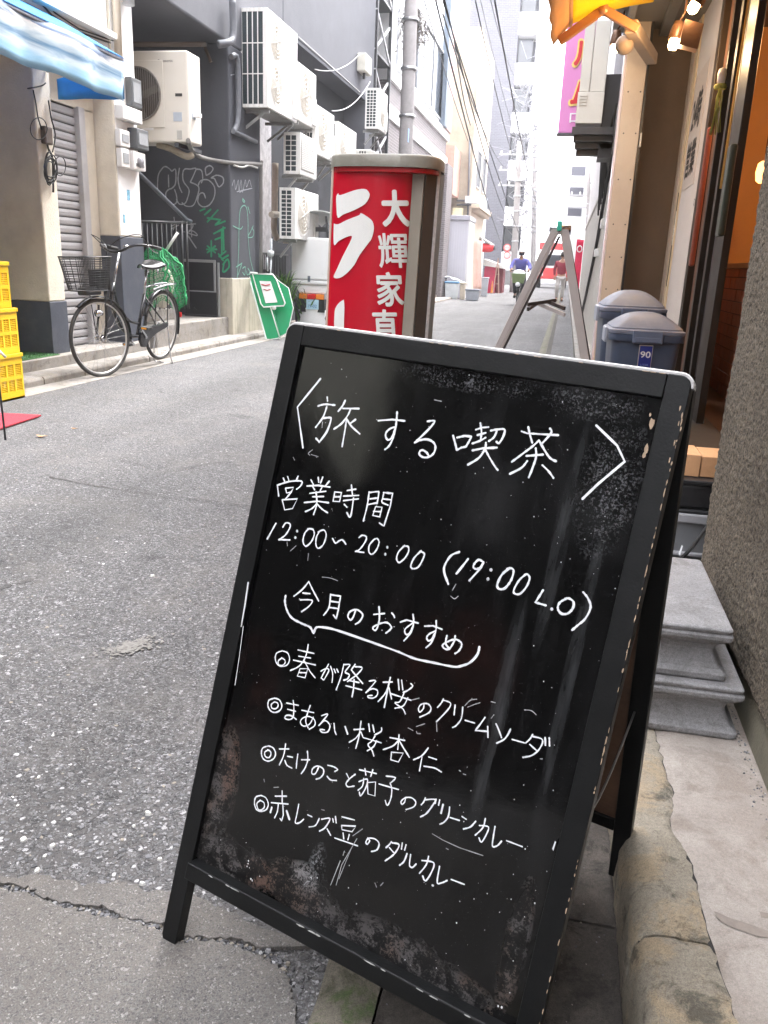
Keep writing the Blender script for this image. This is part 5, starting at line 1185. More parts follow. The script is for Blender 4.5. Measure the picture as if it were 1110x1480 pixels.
mb = MB(); mb.box(-4.74,-4.31,12.61,18.3,4.20,4.245); mb.build('soffit', M_char, gb)
mb = MB(); mb.box(-4.76,-4.302,17.75,18.39,-.05,4.245); mb.build('end_pier', M_chl, gb)
# louvred window on the upper wall
wf = MB(); wf.box(-4.302,-4.24,15.9,17.0,6.15,6.24); wf.box(-4.302,-4.24,15.9,17.0,7.5,7.56); wf.box(-4.302,-4.25,15.85,15.9,6.1,7.6); wf.build('window_frame', mat('grey_frame', (.35,.36,.38), .4), gb)
for i in range(16): mb = MB(); mb.obox((-4.30,15.92,6.28+i*.075), (.045,0,-.03), (0,1.06,0), (0,0,.012)); mb.build('louvre', mat('brown_louvre', (.16,.09,.07), .5), gb)
# pipes along the beam
M_gpipe = mat('grey_pipe', (.12,.125,.14), .5, .1, 8, .05)
def pipe(pts, r, m=None, name='pipe', par=gb, k=4):
    mb = MB(); mb.tube(spline(pts, k), r, 8); return mb.build(name, m or M_gpipe, par)
pipe([PX(336,0,-4.2),PX(337,30,-4.2),PX(336,55,-4.2),PX(328,62,-4.22),PX(315,64,-4.3)], .045)
pipe([PY(192,64,9.6),PY(250,64,9.9),PY(297,64,10.2)], .03, mat('rusty_bar', (.09,.065,.05), .7))
pipe([PY(296,68,10.4),PY(305,90,10.4)], .02, mat('rusty_bar', (.09,.065,.05)))
pipe([PX(334,82,-4.27),PX(343,88,-4.25),PX(344,170,-4.25),PX(337,190,-4.27)], .035)
pipe([PX(337,190,-4.26),PX(370,205,-4.26)], .03)
pipe([PY(272,203,8.95),PY(276,215,9.3),PY(288,226,9.9),PY(310,232,10.4),PX(340,236,-4.27),PX(375,238,-4.25),PX(377,250,-4.25),PX(377,400,-4.26)], .026, mat('dusty_hose', (.17,.16,.15), .7))
pipe([PX(338,239,-4.24),PX(350,242,-4.2),PX(360,239,-4.24),PX(372,243,-4.22)], .012, mat('pale_hose', (.4,.39,.36), .6))
pipe([PX(398,236,-4.5),PX(397,300,-4.5),PX(396,330,-4.5),PX(400,345,-4.5)], .05, mat('beige_pipe', (.50,.40,.32), .5))
pipe([PX(392,310,-4.4),PX(405,311,-4.4),PX(412,320,-4.4),PX(413,352,-4.4)], .045, mat('cream_pipe', (.66,.58,.47)))
# beige plinth at the wall foot
mb = MB(); mb.box(-4.62,-4.282,10.52,11.68,-.05,.80); mb.build('beige_plinth', mat('stained_beige_plinth', (.46,.42,.34), .8, .12, 6, .3, stain=.6, stain_col=(.16,.15,.10), stain_scale=3.5, streak=True), gb, bevel=.012)
mb = MB(); mb.box(-4.78,-4.73,11.75,13.3,.9,3.35); mb.build('white_panel', mat('scribbled_white_panel', (.62,.60,.62), .6, .25, 9, .2, stain=.5, stain_col=(.28,.26,.28), stain_scale=14), gb)
# graffiti
def graf(name, strokes, w, m, plane, seed=1):
    mb = MB(); r = random.Random(seed)
    for s in strokes.split('|'):
        P2 = [tuple(map(float, q.split(','))) for q in s.split()]
        P3 = [plane(x, y) for x, y in P2]; P3 = spline(P3, 5) if len(P3) > 2 else [P3[0].lerp(P3[-1], t/4) for t in range(5)]
        nn = plane.n; ribbon(mb, P3, w, nn, .0, .35, r)
    return mb.build(name, m, gb, fixn=False)
class PlaneY:
    n = (0,-1,0)
    def __call__(s, x, y): return PY(180+x/5.045, 60+y/5.045, 10.532)
class PlaneY2(PlaneY):
    def __call__(s, x, y): return PY(190+x/5.286, 280+y/5.286, 10.530)
class PlaneX:
    n = (1,0,0)
    def __call__(s, x, y): return PX(180+x/5.045, 60+y/5.045, -4.292)
class PlaneX2(PlaneX):
    def __call__(s, x, y): return PX(190+x/5.286, 280+y/5.286, -4.291)
M_spw = mat('white_spray', (.34,.35,.38), .8, .25, 40, .1); M_spg = mat('green_spray', (.03,.30,.14), .7, .2, 30, .1); M_spp = mat('pale_green_spray', (.14,.36,.27), .7, .3, 30, .1)
graf('spray_lettering', "240,1090 245,980 275,925 300,912 330,930 345,945 370,930 375,980 370,1040 345,1070 320,1080 300,1110 310,1160 350,1190 380,1170 378,1120 365,1080|320,975 322,1060|400,925 390,1000 400,1060 418,1100|378,1150 400,1185 440,1180 460,1140 470,1080 430,1020 425,960 440,930 480,930 520,925 510,960 480,1025|480,1025 540,1060 530,1130 500,1195 450,1200 420,1175|520,930 560,940 570,1000 560,1030|535,1055 555,1015 610,1010 655,1060 655,1130 620,1190 570,1205 535,1170 545,1115 575,1105 590,1140|595,975 590,925 620,905 645,925 630,955 600,975|632,995 670,975 715,990 720,1030 690,1060 670,1030 655,1000 632,995", .016, M_spw, PlaneY(), 2)
graf('spray_scribble', "300,250 340,235 320,275|300,270 360,240|420,235 490,230|430,210 470,240 440,290 400,290|400,290 500,320 480,290 440,280|440,330 495,415|430,320 490,410|325,180 330,220|455,215 460,330", .014, M_spw, PlaneY2(), 3)
graf('green_spray_lettering', "525,130 560,115|560,160 605,120|580,215 660,125|580,185 680,200|680,200 640,240|640,240 715,210|630,305 715,260|700,255 705,430|640,350 680,335|690,280 690,460|610,360 610,480|580,400 640,450|580,450 640,400|575,425 650,425|670,480 720,440|690,500 740,470|700,540 735,500 745,560 700,600 705,540|665,460 700,510", .022, M_spg, PlaneY2(), 4)
graf('pale_green_spray_figure', "808,660 815,520 820,400 822,250 830,130 855,90 880,110 890,200 892,330 905,480 930,590|850,40 865,55 860,65 848,50 852,35|890,100 905,150|800,560 845,530|845,530 815,620|850,570 870,560 865,620 850,600|890,570 905,600 885,620 880,590", .014, M_spp, PlaneX2(), 5)
graf('spray_tag', "785,1050 800,1010 810,1080 830,1010 835,1090 850,1010 860,1100 880,1010 890,1060 910,1010 925,1060|820,1095 930,1070|840,1100 870,1080|800,240 775,245|920,245 900,320 930,330", .012, M_spw, PlaneX(), 6)
graf('spray_mark', "775,245 830,270 850,250|930,245 910,290 890,330 925,330 935,290 920,260", .012, M_spp, PlaneX2(), 7)
# stairs and landing
M_step = M_kerbgrey
mb = MB(); mb.box(-7,-4.335,8.46,9.78,-.05,.30); mb.build('lower_stair', M_step, gb, bevel=.01)
mb = MB(); mb.box(-7,-4.345,9.79,10.535,-.05,.30); mb.build('lower_stair', M_step, gb, bevel=.01)
mb = MB(); mb.box(-7,-4.72,8.46,9.74,.302,.43); mb.build('upper_stair', M_step, gb, bevel=.01)
for i in range(6): mb = MB(); mb.box(-7,-5.0-i*.26,8.6,10.5,.43+i*.17,.60+i*.17); mb.build('stair_flight', M_step, gb, bevel=.008)
mb = MB(); mb.box(-4.34,-4.10,8.3,11.6,-.05,.074); mb.build('kerb_top', M_kerbgrey, gb, bevel=.006)
# handrail
hr = empty('handrail', 'black metal handrail with vertical bars at the stair passage', 'railing')
a0 = PX(190,240,-4.55); a1 = PX(270,318,-4.55); a2 = PX(276,320,-4.55)
mb = MB(); mb.tube([a0,a1,a2], .022, 8); mb.build('top_rail', mat('worn_grey_rail', (.10,.11,.13), .35, .2, 20, .05, metal=.4), hr)
b0 = PX(200,320,-4.55)
mb = MB(); mb.tube([b0, a1-Vector((0,0,.03))], .016, 6); mb.build('lower_rail', M_black(), hr)
for px in (262,269): 
    t = PX(px,319,-4.55); mb = MB(); mb.tube([(t.x,t.y,.43),(t.x,t.y,t.z)], .016, 6); mb.build('rail_post', M_black(), hr)
for i in range(8):
    t = PX(205+i*7,320,-4.55); mb = MB(); mb.tube([(t.x,t.y,.45),(t.x,t.y,t.z+.0)], .008, 5); mb.build('rail_bar', M_black(), hr)
# black framed panels leaning at the wall
bp2 = empty('framed_black_panel', 'stacked black panels in silver frames leaning against the graffiti wall', 'panel')
x0, x1 = -4.88, -4.44
mb = MB(); mb.box(x0,x1,10.36,10.40,.31,1.00); mb.build('panel', mat('panel_black', (.012,.012,.014), .3), bp2)
M_sil = mat('silver_frame', (.42,.42,.43), .35, .06, 9, .04, metal=.6)
for nm, b in (('frame_bar',(x0,x1,10.345,10.36,.985,1.02)),('frame_bar',(x0,x1,10.345,10.36,.615,.63)),('frame_bar',(x1-.03,x1,10.345,10.36,.63,.985)),('frame_bar',(x1+.01,x1+.035,10.37,10.40,.31,.99))):
    mb = MB(); mb.box(*b); mb.build(nm, M_sil, bp2, bevel=.003)
mb = MB(); mb.box(x0,x1+.01,10.33,10.42,.302,.325); mb.build('frame_base', M_darkmetal(), bp2)
# clear plastic sheet
mb = MB(); a = PY(249,440,9.9); mb.obox((-4.96,9.9,.43), (.16,0,0), (0,.02,0), (-.02,.12,.62)); tag(mb.build('clear_plastic_lid', mat('clear_plastic', (.30,.33,.40), .2, .1, 10, .1, alpha=.75), bevel=.02), 'translucent plastic lid leaning by the handrail foot', 'plastic lid')
# net-covered rubbish bag with a white stick
nb = empty('green_net', 'green bird net thrown over rubbish bags behind the bicycle saddle', 'net')
M_net = mat('green_net_fibre', (.015,.27,.09), .7, .25, 40, .2); rng = random.Random(9)
cN = PY(228,425,8.95)
def netp(u, v):
    a = u*2*pi; R_ = .24+.05*sin(3*a+1)+.05*v; z = 1.12-.60*v+.06*sin(5*a)*(v); 
    return Vector((cN.x+R_*cos(a)*(min(1,.35+v*2.2)), cN.y+.75*R_*sin(a)*(min(1,.35+v*2.2)), z+.06*noise.noise(Vector((u*9, v*7, 1)))))
mb = MB(); nu, nv = 44, 22
for j in range(0, nv+1): 
    mb.tube([netp(i/nu, j/nv) for i in range(nu)], .0035, 3, closed=True)
for i in range(nu): mb.tube([netp(i/nu+.02*sin(j), j/nv) for j in range(nv+1)], .0035, 3, cap=False)
for k_ in range(9):
    u0 = rng.random(); mb.tube([netp(u0+.012*sin(j*1.3), j/nv)+Vector((.012,-.014,0)) for j in range(nv+1)], .012, 5)
tag(mb.build('net_mesh', M_net, nb, fixn=False), kind='stuff')
mb = MB(); mb.grid(lambda u, v: Vector((cN.x+.02, cN.y+.03, .72))+Vector((.16*cos(u*2*pi)*sin(v*pi), .12*sin(u*2*pi)*sin(v*pi), .24*cos(v*pi)))*(1+.12*noise.noise(Vector((cos(u*6.3)*3,sin(u*6.3)*3,v*6)))), 20, 14); mb.build('rubbish_bag', mat('cream_bag', (.62,.58,.5), .45, .1, 14, .3), nb, fixn=False)
mb = MB(); mb.tube([PY(240,362,9.0),PY(257,336,9.05)], .016, 8); tag(mb.build('white_stick', M_white()), 'white stick poking up out of the green net', 'stick')

# ---- air conditioners
def ac_unit(pxl, pxr, pxe, pyt, pyb, Y0, lb, cols=2, rows=7, vertical=False, guard='fan', Xb=-4.3, xl_given=None, grp='air conditioner units on brackets'):
    xr = PY(pxr, (pyt+pyb)/2, Y0).x
    xl = xl_given if xl_given is not None else PY(pxl, (pyt+pyb)/2, Y0).x
    zt = PY((pxl+pxr)/2, pyt, Y0).z; zb_ = PY((pxl+pxr)/2, pyb, Y0).z; Y1 = PX(pxe, (pyt+pyb)/2, xr).y
    e = empty('air_conditioner', lb, 'air conditioner', loc=((xl+xr)/2, Y0, zb_), group=grp)
    w = xr-xl; L_ = Y1-Y0; h = zt-zb_; M_ac = mat('ac_white', (.76,.745,.72), .42, .04, 4, .03, stain=.5, stain_col=(.42,.36,.28), stain_scale=6, streak=True)
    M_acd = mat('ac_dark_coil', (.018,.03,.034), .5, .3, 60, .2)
    t = .03; mb = MB()
    mb.box(-w/2,w/2,.02,L_,0,h); mb.build('casing', M_ac, e, bevel=.012)
    mb = MB(); mb.box(-w/2+.02,w/2-.05,.008,.018,.03,h-.03); mb.build('coil', M_acd, e)
    mb = MB(); gx0, gx1 = -w/2+.028, w/2-.065
    mb.box(-w/2,gx0,0,.018,0,h); mb.box(gx1,w/2,0,.018,0,h); mb.box(gx0,gx1,0,.018,0,.04); mb.box(gx0,gx1,0,.018,h-.04,h)
    bw = .012
    for c in range(1, cols): x = gx0+(gx1-gx0)*c/cols; mb.box(x-bw/2,x+bw/2,.001,.016,.04,h-.04)
    for r in range(1, rows): z = .04+(h-.08)*r/rows; mb.box(gx0,gx1,.002,.015,z-bw/2,z+bw/2)
    mb.build('side_grille', M_ac, e)
    if guard == 'fan':
        nf = 2 if h > .85 else 1
        for q in range(nf):
            zc = h*(.5 if nf == 1 else (.27, .73)[q]); R_ = min(h/nf, L_)*.40; yc = .04+R_+.06
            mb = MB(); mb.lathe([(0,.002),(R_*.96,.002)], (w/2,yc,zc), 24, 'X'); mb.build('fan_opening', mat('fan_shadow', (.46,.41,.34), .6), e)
            mb = MB()
            for k_ in range(5): mb.tube([(w/2+.014, yc+R_*(.2+.2*k_)*cos(2*pi*j/24), zc+R_*(.2+.2*k_)*sin(2*pi*j/24)) for j in range(24)], .005, 4, closed=True)
            for k_ in range(3): a = pi*k_/3+.3; mb.tube([(w/2+.016, yc-R_*cos(a), zc-R_*sin(a)),(w/2+.016, yc+R_*cos(a), zc+R_*sin(a))], .004, 4)
            mb.build('fan_guard', M_ac, e)
        mb = MB(); mb.box(w/2-.002,w/2+.018,L_-.22,L_-.03,.04,h*.55); mb.build('service_cover', M_ac, e, bevel=.004)
    else:
        n = 16
        for q in range(n): z = .08+(h-.16)*q/n; mb = MB(); mb.box(w/2-.001,w/2+.014,.04,L_-.14,z,z+.012); mb.build('front_louvre', M_ac, e)
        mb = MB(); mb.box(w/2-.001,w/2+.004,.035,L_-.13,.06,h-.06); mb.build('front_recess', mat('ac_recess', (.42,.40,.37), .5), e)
    for yy in (.10, L_-.14):
        mb = MB(); mb.box(-w/2-.06,w/2-.02,yy,yy+.035,-.05,-.012); mb.bar((-w/2-.03,yy+.018,-.26),(w/2-.10,yy+.018,-.05),.03,.03); mb.build('bracket', mat('galvanised_bracket', (.32,.32,.31), .5, .15, 10, .1, metal=.4), e)
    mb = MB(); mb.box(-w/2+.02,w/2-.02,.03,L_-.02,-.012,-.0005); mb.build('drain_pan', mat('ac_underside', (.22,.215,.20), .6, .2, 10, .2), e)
    return e
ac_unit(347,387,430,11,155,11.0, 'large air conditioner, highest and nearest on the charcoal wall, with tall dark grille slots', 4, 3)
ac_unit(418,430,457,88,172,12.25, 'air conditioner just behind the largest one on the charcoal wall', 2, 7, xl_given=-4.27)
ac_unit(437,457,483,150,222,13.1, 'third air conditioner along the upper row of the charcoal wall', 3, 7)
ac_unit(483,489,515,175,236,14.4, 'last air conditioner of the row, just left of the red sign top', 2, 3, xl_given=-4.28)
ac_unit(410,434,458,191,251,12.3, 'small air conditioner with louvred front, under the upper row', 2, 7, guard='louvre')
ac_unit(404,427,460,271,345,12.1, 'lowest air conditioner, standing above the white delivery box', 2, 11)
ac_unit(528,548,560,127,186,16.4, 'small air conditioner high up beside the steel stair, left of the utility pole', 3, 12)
# the big unit hanging in the passage, fan facing the street
pa = empty('air_conditioner', 'large cream air conditioner hanging in the dark passage with its round fan facing out', 'air conditioner', loc=(-4.92,9.02,2.235))
M_pac = mat('ac_cream', (.64,.60,.54), .42, .04, 4, .03, stain=.15, stain_col=(.45,.4,.34), stain_scale=4)
mb = MB(); mb.box(-.55,.78,0,.33,0,.90); o_ = mb.build('casing', M_pac, pa, bevel=.02)
R_ = .265; yf = -.012; cxx = .20; czz = .475
mb = MB(); mb.box(cxx-.32,cxx+.30,-.010,-.0005,czz-.33,czz+.33); mb.build('fan_panel', M_pac, pa, bevel=.006)
mb = MB(); mb.lathe([(0,-.012),(R_,-.012)], (cxx,0,czz), 32, 'Y'); mb.build('fan_opening', mat('fan_dark_brown', (.055,.042,.034), .6), pa)
mb = MB(); mb.tube([(cxx+R_*cos(2*pi*j/32),-.02,czz+R_*sin(2*pi*j/32)) for j in range(32)], .010, 5, closed=True)
for k_ in range(-10, 11): x = cxx+k_*.025; hh = sqrt(max(0, R_*R_-(k_*.025)**2)); mb.tube([(x,-.026,czz-hh),(x,-.026,czz+hh)], .0025, 4)
mb.build('fan_guard', mat('guard_grey', (.20,.18,.16), .5), pa)
mb = MB(); mb.lathe([(0,-.022),(.06,-.02),(.065,-.014)], (cxx,0,czz), 16, 'Y'); mb.build('fan_hub', M_darkmetal(), pa)
for k_ in range(4):
    a = k_*pi/2+.4; mb = MB(); mb.obox((cxx+.05*cos(a),-.018,czz+.05*sin(a)), (.19*cos(a),0,.19*sin(a)), (.07*sin(a),0,-.07*cos(a)), (0,.003,0)); mb.build('fan_blade', mat('fan_blade_grey', (.10,.085,.07), .5), pa)
text_on('Panasonic', (.53,-.003,.80), (1,0,0), (0,0,1), 'maker_lettering', M_ink, pa, w=.17, h=.028)
for nm, b, m in (('nameplate',(.63,.71,-.004,0,.455,.485),M_ink),('info_label',(.60,.70,-.004,0,.21,.30),mat('label_grey',(.38,.42,.48),.5)),('service_cover',(.59,.77,-.012,0,.01,.185),M_pac),('info_label',(.22,.36,-.004,0,.12,.19),mat('label_faint',(.70,.68,.68),.5))):
    mb = MB(); mb.box(*b); mb.build(nm, m, pa, bevel=.001)
mb = MB(); mb.box(.781,.785,.08,.18,.25,.33); mb.build('info_label', mat('label_grey',(.38,.42,.48)), pa)
mb = MB(); mb.box(.64,.70,-.016,-.01,.03,.12); mb.build('handle_recess', mat('ac_recess', (.42,.40,.37)), pa, bevel=.006)
mb = MB(); mb.box(.786,.86,.1,.16,.27,.31); mb.build('side_tag', mat('label_white2', (.7,.69,.68), .5), pa)
for x in (-.3,.6): mb = MB(); mb.box(x,x+.05,0,.6,-.04,-.003); mb.build('bracket', M_darkmetal(), pa)
mb = MB(); mb.tube(spline([Vector(q) for q in ((.35,.1,-.01),(.5,.12,-.05),(.66,.15,-.12),(.72,.2,-.10))],4), .035, 8); mb.build('pipe_lagging', mat('dirty_lagging', (.30,.26,.20), .8, .2, 30, .3), pa)

# small grey control box and steel cage stair at the end of the wall
mb = MB(); p0 = PX(519,75,-4.26); e = empty('control_box', 'small beige control box high on the charcoal wall near the utility pole', 'box')
mb.box(-4.30,-4.12,p0.y,p0.y+.5,PX(519,103,-4.26).z,PX(519,76,-4.26).z); mb.build('case', mat('beige_box', (.5,.48,.42), .5), e, bevel=.02)
mb = MB(); mb.tube([(-4.2,p0.y+.2,PX(519,103,-4.26).z),(-4.2,p0.y+.2,PX(519,112,-4.26).z)], .03, 6); mb.build('conduit', M_darkmetal(), e)
sc_ = empty('steel_cage_stair', 'dark steel fire stair cage with crossing braces at the end of the charcoal building', 'staircase')
for (y, ) in ((18.5,),(19.9,)):
    for x in (-5.2,-4.35): mb = MB(); mb.box(x,x+.07,y,y+.07,0,12); mb.build('post', M_darkmetal(), sc_)
mb = MB(); mb.box(-5.3,-5.25,18.45,20.0,0,12); mb.build('back_panel', mat('slate_panel', (.06,.07,.10), .6), sc_)
for k_ in range(10):
    z = .9+k_*1.1
    mb = MB(); mb.bar((-4.33,18.5,z),(-4.33,19.95,z+.75),.035,.05); mb.build('brace', mat('pale_steel', (.45,.45,.47), .5), sc_)
    mb = MB(); mb.bar((-4.31,18.5,z+.75),(-4.31,19.95,z),.035,.05); mb.build('brace', mat('pale_steel', (.45,.45,.47)), sc_)
    mb = MB(); mb.box(-5.2,-4.3,18.5,20.0,z-.05,z); mb.build('landing', M_darkmetal(), sc_)
# iron fence, plants, rope beside the plinth
fe = empty('iron_fence', 'black iron fence of thin vertical bars between the plinth and the plants', 'fence')
fx = -4.42
for z in (.15,1.12): mb = MB(); mb.box(fx-.01,fx+.012,11.72,13.2,z,z+.03); mb.build('rail', M_black(), fe)
for i in range(19): mb = MB(); mb.box(fx-.007,fx+.007,11.75+i*.075,11.764+i*.075,.0,1.12); mb.build('bar', M_black(), fe)
rp = MB(); rp.tube([PX(392,345,-4.2)+Vector((0,.0,0)), PX(392,372,-4.2)], .018, 6); rp.tube([PX(392,372,-4.2),PX(391,398,-4.15)], .012, 6); rp.lathe([(.0,.05),(.05,.03),(.055,0),(.045,-.04),(0,-.05)], PX(391,366,-4.2), 8); rp.tube([PX(386,372,-4.2),PX(387,392,-4.2)], .012, 5)
tag(rp.build('knotted_rope', mat('pale_rope', (.62,.64,.66), .9, .3, 40, .5)), 'knotted pale rope hanging above the green sign', 'rope')
def grass_plant(c, n, hgt, spread, lb, seed, m=None):
    r = random.Random(seed); e = empty('leafy_plant', lb, 'plant', loc=c)
    M_lf = [mat('leaf_green', (.045,.15,.012), .5, .3, 20, .1), mat('leaf_dark', (.015,.05,.012), .5, .3, 20, .1), mat('leaf_lime', (.12,.26,.02), .5, .2, 20, .1)]
    mb = MB()
    for i in range(n):
        mb.cur = r.choices((0,1,2), (4,4,2))[0]
        a = r.random()*2*pi; L_ = hgt*r.uniform(.6,1.1); out = spread*r.uniform(.3,1.2); w = r.uniform(.009,.018); b = Vector((r.uniform(-.08,.08), r.uniform(-.12,.12), r.uniform(0,.15)))
        pts = []
        for k_ in range(6): t = k_/5; pts.append(b+Vector((cos(a)*out*t**1.6, sin(a)*out*t**1.6, L_*(t-.35*t**3))))
        sd = Vector((-sin(a), cos(a), 0)); k0 = len(mb.v)
        for k_, p in enumerate(pts): ww = w*(1-(k_/5)**2)+.001; mb.v += [tuple(p-sd*ww), tuple(p+sd*ww)]
        for k_ in range(5): q = k0+2*k_; mb.f.append([q,q+1,q+3,q+2]); mb.mi.append(mb.cur)
    o = mb.build('foliage', M_lf, e, fixn=False); tag(o, kind='stuff')
    mb = MB(); mb.lathe([(0,0),(.10,0),(.13,.22),(.12,.22),(.11,.18),(0,.18)], (0,0,0), 14); mb.build('pot', mat('brown_pot', (.12,.06,.035), .7), e)
grass_plant((-4.18,12.25,.05), 260, 1.05, .26, 'tall bright green strap-leaved plant between the iron fence and white scooter', 3)
grass_plant((-4.02,12.9,.0), 200, .8, .35, 'low dark bushy plant in the shade left of the white scooter', 8)
# ================================================================== FAR LEFT BUILDINGS
def windows(parent, X, ylist, z0, z1, mf, mg, d=.05, cross=True):
    for (a, b) in ylist:
        mb = MB(); mb.box(X-.02, X+d, a-.06, b+.06, z0-.06, z0); mb.box(X-.02, X+d, a-.06, b+.06, z1, z1+.06); mb.box(X-.02, X+d, a-.06, a, z0, z1); mb.box(X-.02, X+d, b, b+.06, z0, z1)
        if cross: mb.box(X-.02, X+d-.01, (a+b)/2-.02, (a+b)/2+.02, z0, z1)
        w = mb.build('window', mf, parent); mb = MB(); mb.box(X-.02, X+.008, a, b, z0, z1); mb.build('pane', mg, w)
M_pane = mat('dark_pane', (.03,.035,.045), .1, .2, 1, 0, spec=.8)
M_wfr = mat('grey_frame', (.35,.36,.38), .4)
M_wht = mat('bright_facade', (.78,.77,.77), .7, .04, 1, .05, stain=.2, stain_col=(.5,.48,.46), stain_scale=1.5, streak=True)
def tile_mat(name, c, mortar, bw=.20, bh=.065, axis='YZ'):
    m = bpy.data.materials.new(name); m.use_nodes = True; t = m.node_tree; N = t.nodes; L = t.links; b = N['Principled BSDF']
    geo = N.new('ShaderNodeNewGeometry'); sp = N.new('ShaderNodeSeparateXYZ'); L.new(geo.outputs['Position'], sp.inputs[0]); cb_ = N.new('ShaderNodeCombineXYZ')
    ad = N.new('ShaderNodeMath'); L.new(sp.outputs[0], ad.inputs[0]); L.new(sp.outputs[1], ad.inputs[1]); L.new(ad.outputs[0], cb_.inputs[0]); L.new(sp.outputs[2], cb_.inputs[1])
    br = N.new('ShaderNodeTexBrick'); br.inputs['Scale'].default_value = 1; br.inputs['Brick Width'].default_value = bw; br.inputs['Row Height'].default_value = bh; br.inputs['Mortar Size'].default_value = .006
    br.inputs['Color1'].default_value = (*c, 1); br.inputs['Color2'].default_value = (*[x*.78 for x in c], 1); br.inputs['Mortar'].default_value = (*mortar, 1)
    L.new(cb_.outputs[0], br.inputs['Vector']); L.new(br.outputs[0], b.inputs['Base Color']); b.inputs['Roughness'].default_value = .6
    bp = N.new('ShaderNodeBump'); bp.inputs['Strength'].default_value = .4; bp.inputs['Distance'].default_value = .01; bp.invert = True; L.new(br.outputs['Fac'], bp.inputs['Height']); L.new(bp.outputs[0], b.inputs['Normal']); return m
M_tile = tile_mat('brown_grey_tile', (.17,.145,.15), (.30,.28,.28)); M_tile2 = tile_mat('dark_grey_tile', (.085,.083,.10), (.17,.165,.18), .30, .10)
tb = empty('tiled_building', 'brown-grey tiled building with white bands and wide dark windows behind the utility pole', 'building')
mb = MB(); mb.box(-12,-4.35,20.1,29.5,-.05,4.25); mb.build('tiled_wall', M_tile, tb)
mb = MB(); mb.box(-12,-4.30,20.05,29.6,4.25,4.55); mb.build('white_band', M_wht, tb)
mb = MB(); mb.box(-12,-4.35,20.1,29.5,4.55,5.05); mb.build('tiled_band', M_tile, tb)
mb = MB(); mb.box(-12,-4.28,20.05,29.6,5.05,5.3); mb.build('white_band', M_wht, tb)
mb = MB(); mb.box(-12,-4.38,20.1,29.5,5.3,14); mb.build('white_upper_wall', M_wht, tb)
windows(tb, -4.38, [(24.6,27.9)], 5.5, 7.3, M_wfr, M_pane); windows(tb, -4.38, [(21.0,23.6)], 5.5, 7.3, M_wfr, M_pane)
mb = MB(); mb.box(-4.38,-4.20,27.9,28.5,5.3,14); mb.build('slate_pilaster', mat('slate_blue', (.12,.15,.19), .6), tb)
mb = MB(); mb.box(-4.6,-4.22,28.55,29.6,5.3,14); mb.build('pink_pilaster', mat('pink_brown', (.40,.25,.23), .7), tb)
mb = MB(); mb.box(-4.6,-4.08,28.3,29.6,-.05,4.24); mb.build('tiled_column', M_tile, tb)
mb = MB(); mb.box(-4.36,-4.20,20.2,28.2,.0,.14); mb.build('step', M_conc, tb)
mb = MB(); mb.box(-4.352,-4.33,22,24,.1,2.3); mb.box(-4.352,-4.33,25,27.5,.6,2.3); mb.build('shop_opening', M_pane, tb)
for y in (21.2,):
    mb = MB(); mb.box(-4.35,-4.05,y,y+.5,2.6,3.1); mb.build('sign_box', mat('dark_blue_box', (.03,.035,.06), .5), tb)
wc_ = MB(); wc_.box(-12,-4.32,18.5+1.55,20.04,6.0,14); wc_.build('white_side_wall', M_wht, tb)
# grey far-left kerb in front
mb = MB(); mb.box(-4.6,-3.75,13.6,30,-.05,.055); struct(mb.build('left_far_pavement', M_conc, bevel=.01))
# beige building with pipework, small cornice
bb = empty('beige_building', 'beige and brown rendered building with wall pipes and a small cornice beyond the tiled building', 'building')
M_bei = mat('beige_wall', (.42,.36,.28), .8, .07, 2, .08, stain=.25); M_bei2 = mat('peach_wall', (.66,.56,.46), .8, .05, 2, .06, stain=.2)
mb = MB(); mb.box(-12,-3.72,31.8,37,-.05,9.0); mb.build('main_wall', M_bei, bb)
mb = MB(); mb.box(-3.72,-3.66,31.82,37,-.05,9.0); mb.build('bright_front', M_bei2, bb)
mb = MB(); mb.box(-5.2,-4.12,30.0,31.75,3.45,5.0); mb.build('pink_balcony', mat('pink_balcony', (.58,.36,.29), .7), bb)
mb = MB(); mb.box(-3.66,-3.35,32,37,3.15,3.32); mb.build('cornice', M_bei2, bb, bevel=.02)
for i in range(14): mb = MB(); mb.box(-3.66,-3.42,32.2+i*.34,32.32+i*.34,3.02,3.15); mb.build('dentil', M_bei2, bb)
for (a,b) in (((679,200),(676,316)),((660,290),(681,290)),((660,296),(681,296))):
    mb = MB(); mb.tube([PY(*a,31.7),PY(*b,31.7)], .035, 6); mb.build('wall_pipe', M_gpipe, bb)
mb = MB(); p = PY(662,307,31.7); mb.box(p.x-.18,p.x+.18,31.5,31.79,p.z-.16,p.z+.14); mb.build('lamp_box', mat('yellowish_lamp', (.85,.78,.50), .5), bb)
mb = MB(); p = PY(681,289,31.6); mb.box(p.x-.2,p.x+.25,31.4,31.79,p.z-.12,p.z+.12); mb.build('white_box', M_white(), bb)
windows(bb, -3.66, [(33,34),(35,36)], 4.0, 5.2, M_wfr, M_pane)
